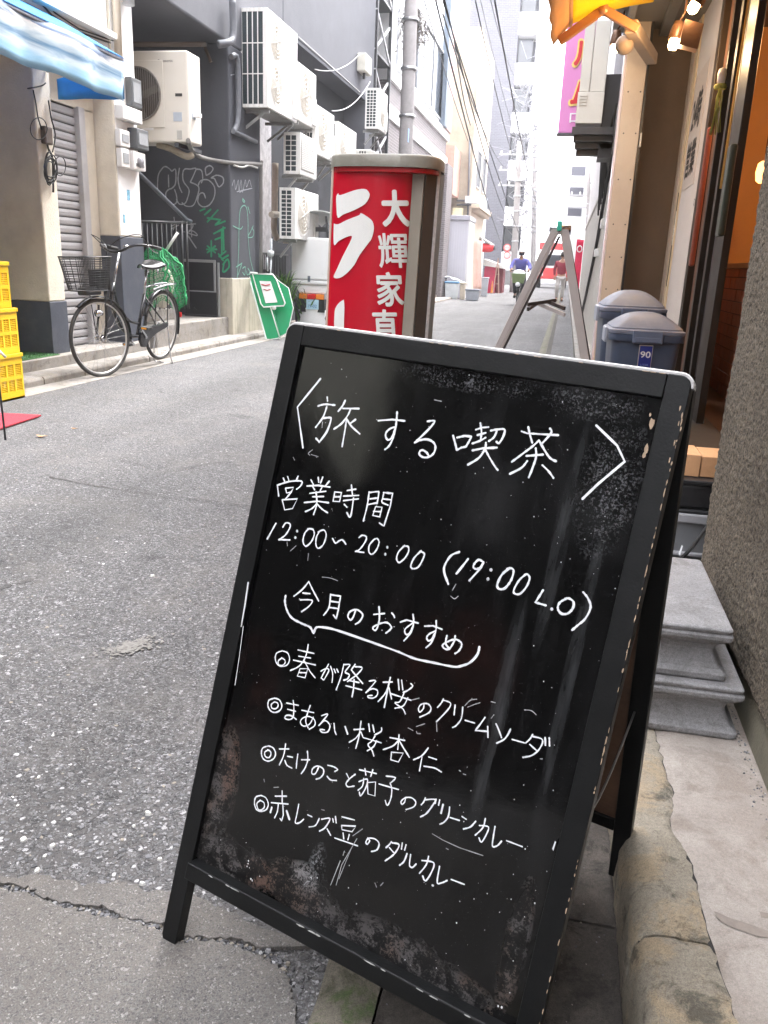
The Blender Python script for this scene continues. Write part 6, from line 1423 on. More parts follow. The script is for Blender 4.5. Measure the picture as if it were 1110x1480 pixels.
# pale shed
ws = empty('white_shed', 'pale lilac-white corrugated shed with a flat roof beside the tiled column', 'shed')
M_sh = mat('lilac_white_sheet', (.58,.57,.62), .5, .03, 2, .03)
xa = PY(641,400,30.2).x; xb = PY(672,400,30.2).x
mb = MB(); mb.box(xa-.5,xb,30.2,32,-.0,2.62); mb.build('shed_wall', M_sh, ws)
mb = MB(); mb.box(xa-.5,xb+.06,30.12,32.05,2.622,2.78); mb.build('flat_roof', mat('grey_roof_edge', (.42,.41,.46), .5), ws, bevel=.02)
for i in range(10): mb = MB(); mb.box(xa+.04+i*.085,xa+.055+i*.085,30.185,30.199,.05,2.6); mb.build('rib', M_sh, ws)
mb = MB(); mb.box(xb,xb+.04,30.25,31.9,.0,2.6); mb.build('bright_side', M_white(), ws)
# bins and tubs outside the shed
def tub(px0, px1, py0, py1, Y, name, lb, m, lid=None, taper=.85):
    a = PY(px0,py1,Y); b = PY(px1,py1,Y); t = PY(px0,py0,Y); cx = (a.x+b.x)/2; w = b.x-a.x; h = t.z-0.02
    e = empty(name, lb, 'bin', loc=(cx,Y,0.0)); mb = MB(); k = 0; q = w/2
    mb.v = [(-q*taper,-q*taper,.0),(q*taper,-q*taper,.0),(q*taper,q*taper,.0),(-q*taper,q*taper,.0),(-q,-q,h),(q,-q,h),(q,q,h),(-q,q,h)]
    mb.f = [[0,3,2,1],[4,5,6,7],[0,1,5,4],[1,2,6,5],[2,3,7,6],[3,0,4,7]]; mb.mi = [0]*6; mb.build('bin_body', m, e, bevel=.03)
    mb = MB(); mb.box(-q-.02,q+.02,-q-.02,q+.02,h+.001,h+.06); mb.build('bin_rim', lid or m, e, bevel=.02); return e
M_tubg = mat('tub_grey', (.36,.38,.42), .5); M_tubl = mat('tub_light', (.62,.66,.68), .5); M_tubb = mat('tub_blue', (.10,.25,.42), .5)
tub(643,662,408,431,29.0,'plastic_tub','light grey plastic tub with a bluish lid at the foot of the shed', M_tubl, M_tubb)
tub(664,672,410,431,28.6,'wooden_crate','small pale slatted crate between the light grey tub and the dark grey tub', mat('pale_crate', (.55,.48,.38), .7))
tub(673,692,419,434,28.2,'grey_tub','low dark grey plastic tub standing nearest on the lane edge', M_tubg, mat('tub_lid_dark', (.16,.18,.21), .5))
tub(695,705,402,419,33.0,'grey_bin','small grey-blue bin in front of the red lantern shop', M_tubg)
cs = MB(); p = PY(650,400,29.5); cs.grid(lambda u, v: Vector((p.x-.3+.9*u, 29.1+.5*v, p.z+.02-.25*u*u+.02*sin(u*20+v*9))), 16, 6); tag(cs.build('white_sheet', mat('white_cloth', (.8,.8,.8), .7), solid=.01), 'white sheet draped behind the tubs by the shed', 'sheet')
# lantern shop
ls = empty('lantern_shop', 'small eatery with a grey canopy, brown post and red side wall down the lane', 'building')
Yl = 36.5
a = PY(691,340,Yl); b = PY(711,352,Yl)
mb = MB(); mb.box(-12,-4.15,37.05,43,-.05,4.3); mb.build('wall', mat('pale_blue_grey_wall', (.55,.58,.60), .7), ls)
mb = MB(); mb.prism([(a.x,35.6,a.z),(b.x,35.6,b.z),(b.x,35.6,b.z-.07),(a.x,35.6,a.z-.07)], (0,2.2,0)); mb.build('canopy', mat('grey_canopy', (.30,.30,.28), .6), ls)
for px in (694.5,):
    q = PY(px,360,36.0); mb = MB(); mb.box(q.x-.06,q.x+.06,35.95,36.07,0,q.z); mb.build('post', mat('brown_post', (.24,.15,.12), .6), ls)
mb = MB(); mb.box(PY(686,400,36.9).x,PY(694,400,36.9).x,36.5,36.9,0,2.2); mb.build('dark_interior', mat('dark_doorway', (.08,.075,.075), .8), ls)
rl = empty('red_lantern', 'fat red paper lantern hanging under the grey canopy', 'lantern')
q = PY(702,358,35.8); mb = MB(); mb.lathe([(.0,-.33),(.11,-.32),(.17,-.2),(.185,0),(.17,.2),(.11,.32),(.0,.33)], q, 18, 'X'); mb.build('lantern_paper', mat('lantern_red', (.72,.035,.045), .5), rl)
for s in (-1,1): mb = MB(); mb.lathe([(.09,-.03),(.09,.03)], q+Vector((s*.34,0,0)), 12, 'X'); mb.build('lantern_rim', M_black(), rl)
rb = empty('red_booth', 'crimson stall with a white sloping roof and open dark doorway', 'stall')
c0 = PY(701,378,38).x; c1 = PY(717,378,38).x; c2 = PY(727,380,38).x; z1 = PY(705,378,38).z
mb = MB(); mb.box(c0,c1,38,40,0,PY(705,385,38).z); mb.build('red_wall', mat('crimson_sheet', (.60,.02,.09), .5), rb)
mb = MB(); mb.box(c1+.02,c2,38.6,40,0,PY(705,385,38).z-.05); mb.build('dark_red_wall', mat('maroon_sheet', (.17,.025,.035), .6), rb)
mb = MB(); mb.prism([(c0-.05,37.8,PY(702,374,38).z),(c2+.05,37.8,PY(722,384,38).z),(c2+.05,37.8,PY(722,388,38).z),(c0-.05,37.8,PY(702,384,38).z)], (0,2.3,0)); mb.build('sloping_roof', M_white(), rb)
oc = MB(); q = PY(711,415,37.6); oc.lathe([(.06,0),(.05,.02),(.012,.5),(0,.52)], (q.x,37.6,0.02), 10); tag(oc.build('orange_post', mat('orange_plastic', (.8,.30,.04), .5)), 'orange marker post in front of the crimson stall', 'post')
stp = empty('step_ladder', 'folding step ladder leaning by the crimson stall', 'ladder')
for d_ in (-.12,.14): mb = MB(); mb.bar((PY(718,400,37.5).x+d_,37.5,0),(PY(719,388,37.5).x,37.5,1.5),.04,.04); mb.build('ladder_leg', mat('tan_ladder', (.5,.33,.26), .6), stp)
for z in (.4,.8,1.1): mb = MB(); x_ = PY(718,400,37.5).x; mb.box(x_-.08,x_+.1,37.5,37.56,z,z+.03); mb.build('ladder_rung', mat('tan_ladder', (.5,.33,.26)), stp)
fl_ = empty('banner', 'leaning white and pink advertising banner between the shed and lantern shop', 'banner')
q = PY(680,395,31); mb = MB(); mb.grid(lambda u, v: Vector((q.x+.30*u+.12*v, 31.2+.03*sin(u*9), 2.0-1.7*v)), 8, 12); mb.build('cloth', mat('banner_peach', (.78,.50,.42), .7), fl_, solid=.01, fixn=False)
mb = MB(); mb.tube([(q.x+.34,31.25,0),(q.x+.32,31.25,2.4)], .02, 6); mb.build('pole', M_white(), fl_)
# apartment tower
tw = empty('apartment_tower', 'tall grey tiled apartment tower with stacked white balconies at the end of the lane', 'building')
Yt = 60
xA = PY(722,100,Yt).x-1.0; xB = PY(737,100,Yt).x+.35; xC = xB+1.25
mb = MB(); mb.box(xA-1.2,xB,Yt,Yt+12,0,42); mb.build('tiled_wall', M_tile2, tw)
mb = MB(); mb.box(xB,xC+.05,Yt+1.6,Yt+12,0,42); mb.build('back_wall', M_wht, tw)
for f_ in range(14):
    z = 1.05+f_*2.93
    mb = MB(); mb.box(xB,xC,Yt,Yt+1.6,z-.08,z+.08); mb.build('balcony_slab', M_wht, tw)
    mb = MB(); mb.box(xB+.02,xC-.3,Yt+1.0,Yt+1.59,z+1.25,z+2.75); mb.build('window', M_pane, tw)
    mb = MB(); mb.box(xB+.01,xC-.02,Yt,Yt+.06,z+.08,z+1.15); mb.build('balcony_front', M_wht, tw)
    for q in range(4): mb = MB(); mb.box(xB+.2+q*.25,xB+.23+q*.25,Yt-.02,Yt-.001,z+.2,z+1.1); mb.build('baluster', mat('soft_grey', (.5,.5,.53), .6), tw)
    mb = MB(); mb.box(xC-.02,xC+.05,Yt,Yt+1.6,z+.08,z+2.85); mb.build('side_fin', M_wht, tw)
    mb = MB(); mb.box(xB+.04,xC-.06,Yt+1.45,Yt+1.598,z+1.3,z+2.7); mb.build('recess', mat('slate_recess', (.07,.07,.09), .7), tw)
# slim blue-grey and white buildings between
fb = empty('white_far_building', 'bright white slim building squeezed left of the grey apartment tower', 'building')
mb = MB(); mb.box(-12,-5.25,43.5,52,-.05,11); mb.build('wall', M_wht, fb); windows(fb, -5.25, [(45,47),(49,51)], 2.6, 4.6, M_wfr, M_pane, .08); windows(fb, -5.25, [(45,47),(49,51)], 6.2, 8.2, M_wfr, M_pane, .08)
# right far white building with dark windows
fr_ = empty('white_flats', 'white flats with rows of dark windows beyond the corrugated wall', 'building')
x0 = PY(824,250,70).x; mb = MB(); mb.box(x0,x0+16,70,84,-.05,9.9); mb.build('wall', M_wht, fr_)
for zc in (8.55,7.05,5.6,4.2): 
    mb = MB(); mb.box(x0+.1,x0+1.15 if zc > 4.5 else x0+.5,69.93,69.99,zc-.36,zc+.30); mb.build('window', mat('slate_recess', (.07,.07,.09)), fr_)
    mb = MB(); mb.box(x0+1.4,x0+2.6,69.93,69.99,zc-.36,zc+.30); mb.build('window', mat('slate_recess', (.07,.07,.09)), fr_)
mb = MB(); mb.box(x0-.12,x0+16.1,69.8,84.1,9.902,10.1); mb.build('roof', M_wht, fr_)
# street end closing
fe_ = empty('end_building', 'pale building closing the far end of the lane', 'building')
mb = MB(); mb.box(-9,x0-1.8,112,125,-.05,10); mb.build('wall', M_wht, fe_)
for i in range(5):
    for j in range(3): mb = MB(); mb.box(-7.4+i*1.5,-6.6+i*1.5,111.9,111.99,3+j*2.5,4.3+j*2.5); mb.build('window', mat('soft_grey', (.5,.5,.53)), fe_)
rt_ = empty('right_far_building', 'pale grey building on the right beyond the corrugated wall', 'building')
mb = MB(); mb.box(.75,9,25,69,-.05,8.5); mb.build('wall', mat('pale_wall', (.72,.70,.70)), rt_)
# red vehicle far away
tr = empty('delivery_truck', 'red and white truck parked at the far end of the lane', 'truck', loc=(-.9,54,0), rz=0)
mb = MB(); mb.box(-.95,.95,0,4.4,.55,2.25); mb.build('cab_body', mat('truck_white', (.75,.74,.74), .4), tr, bevel=.12)
mb = MB(); mb.box(-.96,.96,-.03,.2,.55,1.25); mb.build('red_front', mat('truck_red', (.65,.05,.05), .4), tr, bevel=.08)
mb = MB(); mb.box(-.82,.82,-.045,.02,1.35,2.0); mb.build('windscreen', M_pane, tr, bevel=.04)
mb = MB(); mb.box(-.9,.9,-.06,.0,2.28,2.7); mb.build('roof_sign', mat('truck_red', (.65,.05,.05)), tr)
for s in (-1,1):
    mb = MB(); mb.lathe([(.0,-.12),(.33,-.12),(.36,-.08),(.36,.08),(.33,.12),(0,.12)], (s*.8,.9,.36), 18, 'X'); mb.build('wheel', M_rubber(), tr)
    mb = MB(); mb.box(s*.7-.15,s*.7+.15,-.06,-.02,.75,.92); mb.build('headlight', mat('lamp_clear', (.7,.7,.72), .15), tr)
rb2 = empty('red_banner', 'tall red banner with a white ring emblem standing at the corrugated wall far along', 'banner')
q0 = PX(833,425,.33); mb = MB(); zt_ = PX(838,345,.33)
Yb = 24.6; a = PY(826,425,Yb); b = PY(836,425,Yb); t = PY(833,346,Yb)
mb = MB(); mb.grid(lambda u, v: Vector((a.x+(b.x-a.x)*u, Yb+.02*sin(v*8), t.z*(1-v)+.3*v)), 4, 16); mb.build('cloth', mat('banner_red', (.62,.015,.07), .6), rb2, solid=.008, fixn=False)
mb = MB(); mb.tube([(b.x+.03,Yb,0),(b.x+.03,Yb,t.z+.1)], .015, 6); mb.build('pole', M_white(), rb2)
mb = MB(); mb.tube([((a.x+b.x)/2+.065*cos(q*pi/8), Yb-.04, t.z-.25+.08*sin(q*pi/8)) for q in range(16)], .016, 5, closed=True); mb.build('banner_emblem', mat('label_text_white', (.8,.8,.8)), rb2)

# ================================================================== UTILITY POLES AND WIRES
M_pole = mat('concrete_pole', (.30,.28,.275), .8, .12, 8, .2, stain=.3, stain_col=(.2,.18,.17), stain_scale=5)
def upole(base, top, r, lb, arms=True, seed=0):
    e = empty('utility_pole', lb, 'utility pole', loc=base); b = Vector((0,0,0)); t = Vector(top)-Vector(base)
    mb = MB(); mb.tube([b.lerp(t, i/10) for i in range(11)], [r*(1-.3*i/10) for i in range(11)], 14); mb.build('pole_shaft', M_pole, e)
    rg = random.Random(seed); h = t.z
    for k_ in range(5): z = h*(.35+.1*k_); q = b.lerp(t, z/h); mb = MB(); mb.tube([q+Vector((0,0,-.03)), q+Vector((0,0,.03))], r*1.03, 12); mb.build('steel_band', M_steel(), e)
    if arms:
        for k_ in range(3):
            z = h*(.72+.1*k_); q = b.lerp(t, z/h); mb = MB(); mb.bar(q+Vector((-.9,0,0)), q+Vector((.9,0,0)), .07, .07); mb.build('crossarm', mat('arm_grey', (.35,.35,.36), .5), e)
            for s in (-.8,-.4,.4,.8): mb = MB(); mb.lathe([(.0,0),(.05,.01),(.035,.06),(.05,.09),(.0,.14)], q+Vector((s,0,.035)), 10); mb.build('insulator', M_white(), e)
    return e
ptop = PX(597,-60,-3.72); pbot = PX(586,226,-3.72)
dirv = (ptop-pbot).normalized(); base = pbot-dirv*(pbot.z/dirv.z)
pl = upole(base, pbot+dirv*((9.2-pbot.z)/dirv.z), .175, 'weathered concrete utility pole nearest, beside the red sign top, with a tangle of dead creeper', True, 1)
rng = random.Random(14); cp = MB()
c_ = PX(598,36,-3.72)-base
for i in range(260):
    a = rng.random()*6.28; z = rng.gauss(0,.22); r = .18+abs(rng.gauss(0,.06)); p = c_+Vector((cos(a)*r, sin(a)*r, z)); 
    cp.tube([p, p+Vector((rng.uniform(-.12,.12),rng.uniform(-.12,.12),rng.uniform(-.14,.06))), p+Vector((rng.uniform(-.2,.2),rng.uniform(-.2,.2),rng.uniform(-.28,.0)))], .006, 3, cap=False)
o_ = cp.build('dead_creeper', mat('dry_creeper', (.11,.09,.075), .9, .3, 20, .3), pl, fixn=False); tag(o_, kind='stuff')
lbl = MB(); q = PX(590,195,-3.55); lbl.box(q.x,q.x+.01,q.y-.05,q.y+.05,q.z-.14,q.z+.12); tag(lbl.build('pole_label', mat('label_blue2', (.25,.4,.7), .5)), 'small blue and white label strapped to the nearest utility pole', 'label')
for (px, py0, py1, Y, r, lb, sd) in ((741,205,424,41.0,.17,'pale utility pole carrying two round road signs, left of the cyclist',3),(772,150,392,50.0,.16,'grey utility pole right behind the cyclist',4),(848,250,415,44.0,.12,'slim utility pole on the right beyond the corrugated wall',5)):
    a = PY(px,py1,Y); t = PY(px+ (10 if px < 760 else 3),py0,Y); upole((a.x,Y,0), (t.x,Y,t.z), r, lb, True, sd)
sg = empty('road_sign', 'two round white and red road signs stacked on the pale utility pole', 'road sign')
for (px,py) in ((733,358),(733,369)):
    q = PY(px,py,40.5); mb = MB(); mb.lathe([(0,-.02),(.17,-.02),(.17,.0),(0,.0)], q, 20, 'Y'); mb.build('sign_disc', M_white(), sg)
    mb = MB(); mb.tube([(q.x+.15*cos(2*pi*j/20), q.y-.025, q.z+.15*sin(2*pi*j/20)) for j in range(20)], .022, 5, closed=True); mb.build('red_ring', mat('ring_red', (.7,.12,.12), .5), sg)
    mb = MB(); mb.bar((q.x-.09,q.y-.03,q.z),(q.x+.09,q.y-.03,q.z),.03,.01); mb.build('sign_arrow', mat('ink_navy', (.05,.06,.15), .5), sg)
def wire(a, b, sag, r, lb, m=None, name='overhead_wire'):
    a, b = Vector(a), Vector(b); mb = MB(); mb.tube([a.lerp(b, t/24)+Vector((0,0,-4*sag*(t/24)*(1-t/24))) for t in range(25)], r, 5)
    return tag(mb.build(name, m or mat('cable_black', (.035,.037,.042), .6)), lb, 'wire', 'overhead wires along the lane')
# runs measured as two sight points with their distances
runs = [((610,-10,17),(700,255,46)), ((640,0,13),(783,400,50)), ((625,-20,14),(733,370,48)), ((687,0,15),(755,262,50)), ((715,0,16),(778,300,52)), ((708,-5,22),(757,120,50)), ((640,20,17),(727,240,44)),
        ((657,60,20),(690,190,40)), ((690,-20,30),(760,240,62)), ((640,-10,12),(742,330,42))]
NTH = ['first','second','third','fourth','fifth','sixth','seventh','eighth','ninth','tenth']
runs.sort(key=lambda q: q[0][0])
for i, (a, b) in enumerate(runs):
    wire(PY(*a), PY(*b), .35+.1*(i % 3), .012+.005*(i % 2), 'black overhead wire, '+NTH[i]+' from the left along the top of the picture')
wire(PX(431,53,-4.25), PX(520,133,-4.25), .0, .008, 'pale cable running straight down the charcoal wall above the air conditioners', mat('pale_cable', (.5,.5,.5), .6))
wire(PY(480,160,14), PY(535,118,17.5), .15, .008, 'pale cable sagging below the small high air conditioner', mat('pale_cable', (.5,.5,.5)))
wire(PY(455,100,13), PY(520,78,17), .12, .006, 'pale cable reaching the beige control box on the charcoal wall', mat('pale_cable', (.5,.5,.5)))
# cable knots at the poles
rng = random.Random(19)
for (px,py,Y,n,lb) in ((757,215,48,46,'middle tangle of cables on the far poles above the cyclist'),(755,300,48,46,'lowest tangle of cables on the far poles above the cyclist'),(763,150,48,40,'highest tangle of cables on the far poles above the cyclist')):
    c_ = PY(px,py,Y); e = MB()
    for i in range(n):
        p = c_+Vector((rng.gauss(0,.28),rng.gauss(0,.3),rng.gauss(0,.75))); e.tube([p, p+Vector((rng.gauss(0,.35),rng.gauss(0,.3),rng.gauss(0,.25))), p+Vector((rng.gauss(0,.6),rng.gauss(0,.5),rng.gauss(0,.5)))], .022, 4, cap=False)
    tag(tag(e.build('cable_tangle', mat('cable_grey', (.22,.22,.24), .6), fixn=False), lb, 'cables', 'cable tangles on the far poles'))
wl2 = MB(); 
for i in range(30): p = Vector((.62+rng.uniform(-.05,.15), 25+rng.random()*1.5, rng.uniform(.5,5.5))); wl2.tube([p, p+Vector((rng.gauss(0,.05),rng.gauss(0,.3),rng.gauss(0,.5)))], .02, 4, cap=False)
tag(wl2.build('wall_cables', M_rubber(), fixn=False), 'dark cables running up the wall end beyond the corrugated wall', 'cables')

# ================================================================== BEHIND THE VIEWPOINT (the lane goes on)
bk = empty('cafe_building', 'dim brown cafe building of the roughcast wall, running on behind the viewpoint', 'building')
mb = MB(); mb.box(.47,8,-22,-2.01,-.05,9.0); mb.build('wall', mat('dim_brown_wall', (.10,.085,.07), .8, .1, 2, .1), bk)
ob = empty('opposite_building', 'dark building across the lane behind the viewpoint with an added pale panel for the chalkboard to reflect', 'building')
mb = MB(); mb.box(-12,-4.5,-22,-1.05,-.05,10.5); mb.build('wall', mat('near_black_wall', (.025,.024,.023), .8), ob)
mb = MB(); mb.prism([(-4.49,-1.1,2.9),(-4.49,-1.7,2.5),(-4.49,-2.6,2.05),(-4.49,-2.6,4.6),(-4.49,-1.1,4.6)], (.06,0,0)); mb.build('reflected_panel', mat('pale_reflected_panel', (.72,.72,.64), .7, .1), ob)  # unseen panel added and shaped for the grey patch mirrored in the chalkboard
for y, z, w, h in ((-4.6,2.7,.8,.9),(-6.6,3.3,1.3,.8),(-8.4,2.2,.5,1.6),(-5.2,4.6,1.6,.5)):  # unseen panes added to show as dim blotches in the chalkboard's reflection
    mb = MB(); mb.box(-4.49,-4.45,y-w/2,y+w/2,z-h/2,z+h/2); mb.build('window', mat('added_dim_window', (.22,.22,.23), .4), ob)
eb = empty('rear_building', 'brown building at the rear end of the lane', 'building')
mb = MB(); mb.box(-6,3,-34,-28,-.05,14); mb.build('wall', mat('rear_brown', (.14,.12,.11), .8), eb)
# ================================================================== RED SIGN PILLAR
rs = empty('red_sign_pillar', 'red and white Japanese shop sign pillar with a rounded cream cap behind the chalkboard', 'sign')
YS = 4.25
def surfY(x):           # convex front: bulges toward the viewer
    xa, xb = XL, XR; t = (x-xa)/(xb-xa); t = max(-.02, min(1.02, t)); return YS-.075*(1-(2*t-1)**2)**.5 if 0 < t < 1 else YS
Ztop = PY(560,240,YS-.07).z
lean_s = .026           # the pillar leans very slightly
def S_(px, py, off=0.0):
    y = YS-.05
    for _ in range(3): p = PY(px, py, y); x_ = p.x+lean_s*(Ztop-p.z); y = surfY(x_)
    return PY(px, py, y-off)
XL = PY(483,240,YS).x; XR = PY(598,240,YS).x
def L_(x, y, z): return (x-lean_s*(Ztop-z), y, z)
def outline(n=72):
    pts = []
    for i in range(n+1): x = XL+(XR-XL)*(1-cos(pi*i/n))/2; pts.append((x, surfY(x)))
    return pts
M_red = mat('sign_red_acrylic', (.56,.004,.022), .22, .05, 3, .01, stain=.12, stain_col=(.45,.02,.03), stain_scale=6)
mb = MB(); O_ = outline(); nz = 8
for j in range(nz+1):
    z = .12+(Ztop-.12)*j/nz
    for (x, y) in O_: mb.v.append(L_(x, y, z))
n_ = len(O_)
for j in range(nz):
    for i in range(n_-1): a = j*n_+i; mb.f.append([a,a+1,a+n_+1,a+n_]); mb.mi.append(0); mb.smooth.add(len(mb.f)-1)
mb.build('red_face', M_red, rs, fixn=False)
XB1 = PY(615,240,YS).x; XB2 = PY(632,240,YS+.06).x
def panel(x0,y0,x1,y1,name,m,z0=.10,z1=None,th=.01):
    z1 = z1 or Ztop; mb = MB(); mb.add([L_(x0,y0,z0),L_(x1,y1,z0),L_(x1,y1,z1),L_(x0,y0,z1)], [(0,1,2,3)]); return mb.build(name, m, rs, fixn=False, solid=th)
panel(XR+.001,YS-.004,XB1,YS-.012,'beige_strip',mat('taupe_strip', (.30,.265,.215), .45, .05, 3, .04, stain=.15, stain_col=(.42,.39,.34), stain_scale=9),th=.014)
panel(XB1+.002,YS-.006,XB2,YS+.07,'brown_strip',mat('dark_brown_strip', (.065,.056,.046), .45, .12, 6, .06, stain=.3, stain_col=(.06,.055,.048), stain_scale=20))
panel(XB2+.001,YS+.066,XB2+.012,YS+.078,'worn_edge',M_edgewhite,th=.012)
panel(XB2+.008,YS+.09,XB2,YS+.30,'side_panel',mat('dark_brown_strip', (.062,.05,.038)))
panel(XL-.002,YS+.0,XL-.012,YS+.30,'side_panel',M_red)
panel(XL-.010,YS+.30,XB2,YS+.30,'rear_face',M_red)
panel(XL-.008,YS-.006,XL+.002,YS-.010,'edge_bead',mat('sign_edge_cream', (.62,.5,.42), .4),th=.008)
mb = MB(); zc = Ztop
cap = []
hw = (XB2-XL)/2+.022; cxm = (XB2+XL)/2
for i in range(40):
    a = 2*pi*i/40; c, s = cos(a), sin(a); cap.append((cxm+hw*math.copysign(abs(c)**.55, c), YS+.11+.215*math.copysign(abs(s)**.6, s)))
z0c = Ztop-.006
for z, q in ((z0c,1),(z0c+.006,1.006),(z0c+.050,1.006),(z0c+.058,.985)): mb.v += [(cxm+(x-cxm)*q, YS+.11+(y-YS-.11)*q, z) for x, y in cap]
for j in range(3):
    for i in range(40): a = j*40+i; b2 = j*40+(i+1) % 40; mb.f.append([a,b2,b2+40,a+40]); mb.mi.append(0); mb.smooth.add(len(mb.f)-1)
mb.f.append([120+i for i in range(40)]); mb.mi.append(0)
mb.build('cap', mat('sign_cap_cream', (.27,.255,.215), .35, .06, 5, .03, stain=.3, stain_col=(.55,.52,.48), stain_scale=8), rs, bevel=.002)
mb = MB(); mb.prism([(x, y, z0c-.002) for x, y in [(cxm+(x-cxm)*.96, YS+.11+(y-YS-.11)*.95) for x, y in cap]], (0,0,-.02)); mb.build('red_lip', mat('deep_red_lip', (.42,.01,.015), .3), rs)
mb = MB(); mb.box(XL-.03,XB2+.03,YS-.10,YS+.34,0,.10); mb.build('base_block', mat('concrete_base', (.3,.3,.29), .8), rs, bevel=.02)
# white roof bracket seen above the cap
wb = empty('white_fitting', 'white plastic vented fitting standing on top of the red sign pillar', 'fitting')
p0 = PY(519,222,YS+.12); p1 = PY(565,224,YS+.12)
zb = z0c+.059; mb = MB(); mb.prism([(p0.x,YS+.04,zb),(p1.x,YS+.04,zb),(p1.x-.06,YS+.04,zb+.022),(p0.x+.075,YS+.04,zb+.034),(p0.x,YS+.04,zb+.034)], (0,.14,0)); mb.build('cover', M_white(), wb, bevel=.004)
for i in range(3): mb = MB(); x_ = p0.x+.022+i*.013; mb.box(x_,x_+.006,YS+.036,YS+.0395,zb+.010,zb+.025); mb.build('vent_slot', M_black(), wb)
M_sw = mat('sign_white_paint', (.84,.83,.80), .4, .04, 10, .02)
def poly_sign(pts, name):
    # dense triangulated patch following the curve
    P2 = [Vector((x, y)) for x, y in pts]; from mathutils.geometry import tessellate_polygon
    sm = spline([Vector((x, y, 0)) for x, y in pts]+[Vector((pts[0][0], pts[0][1], 0))], 3)[:-1]
    cu = [sm]
    bm = bmesh.new(); vs = [bm.verts.new((p.x, p.y, 0)) for p in sm]; f = bm.faces.new(vs)
    for x in range(470, 620, 6):
        g = bm.verts[:]+bm.edges[:]+bm.faces[:]; bmesh.ops.bisect_plane(bm, geom=g, plane_co=(x,0,0), plane_no=(1,0,0))
    bmesh.ops.triangulate(bm, faces=bm.faces[:])
    for v in bm.verts: v.co = S_(v.co.x, v.co.y, .006)
    bmesh.ops.recalc_face_normals(bm, faces=bm.faces[:]); me = bpy.data.meshes.new(name); bm.to_mesh(me); bm.free(); me.materials.append(M_sw)
    return inst(me, name, rs)
poly_sign([(489,279),(492,282),(512,275),(527,273),(533,277.6),(534,284),(527.6,294.7),(512,303.7),(496,310),(488,314.5),(486,296.5),(486,284)], 'brush_lettering')
poly_sign([(482.5,323),(489,324),(501,318),(519,311),(522,308),(536,317),(540,325),(540,334),(537,345),(532,352),(519.5,369),(512,383),(500,396),(490,402),(482,400.5),(487,388.6),(496,369),(508.5,344),(504,341.5),(490,348),(483,354.5),(482,340)], 'brush_lettering')
poly_sign([(497,433),(490.6,437),(484.5,446),(483,460),(483,480),(484,540),(497,545),(497,475),(497.8,445)], 'brush_lettering')
for chh, cx_, cy_, w_, h_ in (('大',571.5,301,37,50),('輝',568.5,362,42,49),('家',563.5,418,37,48),('直',557,472,36,48),('送',552,528,36,46)):
    vs, fs, tw_, th_ = text_polys(chh, 0, 4)
    for k_, (dx_, dy_) in enumerate(((0,0),(1,0),(-1,0),(0,1),(0,-1),(.7,.7),(-.7,.7),(.7,-.7),(-.7,-.7))):
        bw_ = .75 if chh in '輝' else (1.1 if chh != '大' else 1.9)
        bm = bmesh.new(); bv = [bm.verts.new((cx_+v.x/tw_*w_-v.y/th_*h_*.07+dx_*bw_, cy_-v.y/th_*h_+dy_*bw_, 0)) for v in vs]
        for f in fs:
            try: bm.faces.new([bv[i] for i in f])
            except ValueError: pass
        for x in range(int(cx_-w_/2-6), int(cx_+w_/2+8), 3): bmesh.ops.bisect_plane(bm, geom=bm.verts[:]+bm.edges[:]+bm.faces[:], plane_co=(x,0,0), plane_no=(1,0,0))
        for y in range(int(cy_-h_/2-4), int(cy_+h_/2+6), 8): bmesh.ops.bisect_plane(bm, geom=bm.verts[:]+bm.edges[:]+bm.faces[:], plane_co=(0,y,0), plane_no=(0,1,0))
        for v in bm.verts: v.co = S_(v.co.x, v.co.y, .006+.0002*k_)
        if k_ == 0: big = bmesh.new()
        me = bpy.data.meshes.new('stroke_layer'); bm.to_mesh(me); bm.free(); big.from_mesh(me); bpy.data.meshes.remove(me)
        if k_ == 8: me = bpy.data.meshes.new('sign_lettering'); big.to_mesh(me); big.free(); me.materials.append(M_sw); inst(me, 'sign_lettering', rs)

# ================================================================== GREEN NOTICE BOARDS
gs = empty('green_notice_board', 'green folding notice board with white edge and a small poster leaning at the beige plinth', 'sign')
M_gr = mat('green_enamel', (.012,.30,.12), .35, .06, 5, .03); M_gre = mat('white_metal_edge', (.72,.74,.72), .4)
def gq(px, py, dy=0.0): return PY(px, py, 10.93+dy+.26*(491-py)/96)
def gpanel(pts, dy, name, m, th=.018):
    mb = MB(); P_ = [gq(x,y,dy) for x,y in pts]; mb.add(P_, [list(range(len(P_)))]); o = mb.build(name, m, gs, fixn=False, solid=th); return o
gpanel([(360,398),(385,397),(405,488),(385,491)], .03, 'board_leaf', M_gr)
gpanel([(386,400),(402,405),(417,417),(423,445),(416,480),(404,486)], .08, 'board_leaf', M_gr)
gpanel([(365,397),(394,397),(399,403),(411,437),(410,441),(381,443),(377,438)], -.07, 'small_board', M_gr)
gpanel([(375,406),(391,406.5),(401,437),(384,438)], -.085, 'poster', mat('poster_white', (.78,.77,.76), .6), .003)
for (a,b,w) in (((378,411),(390,411),3),((381,418),(391,418),2)): 
    mb = MB(); mb.tube([gq(*a,-.092), gq((a[0]+b[0])/2,a[1]+1.5,-.092), gq(*b,-.092)], w*.004, 4); mb.build('poster_print', mat('poster_red', (.6,.15,.17), .6), gs)
def gedge(pts, dy, r=.013, closed=False): mb = MB(); mb.tube([gq(x,y,dy) for x,y in pts], r, 6, closed=closed); mb.build('edge_trim', M_gre, gs)
gedge([(359,397),(385,491.5),(404,489)], .02); gedge([(359,397),(362,394),(372,395)], .0); gedge([(391,444),(404,487)], .02,.009)
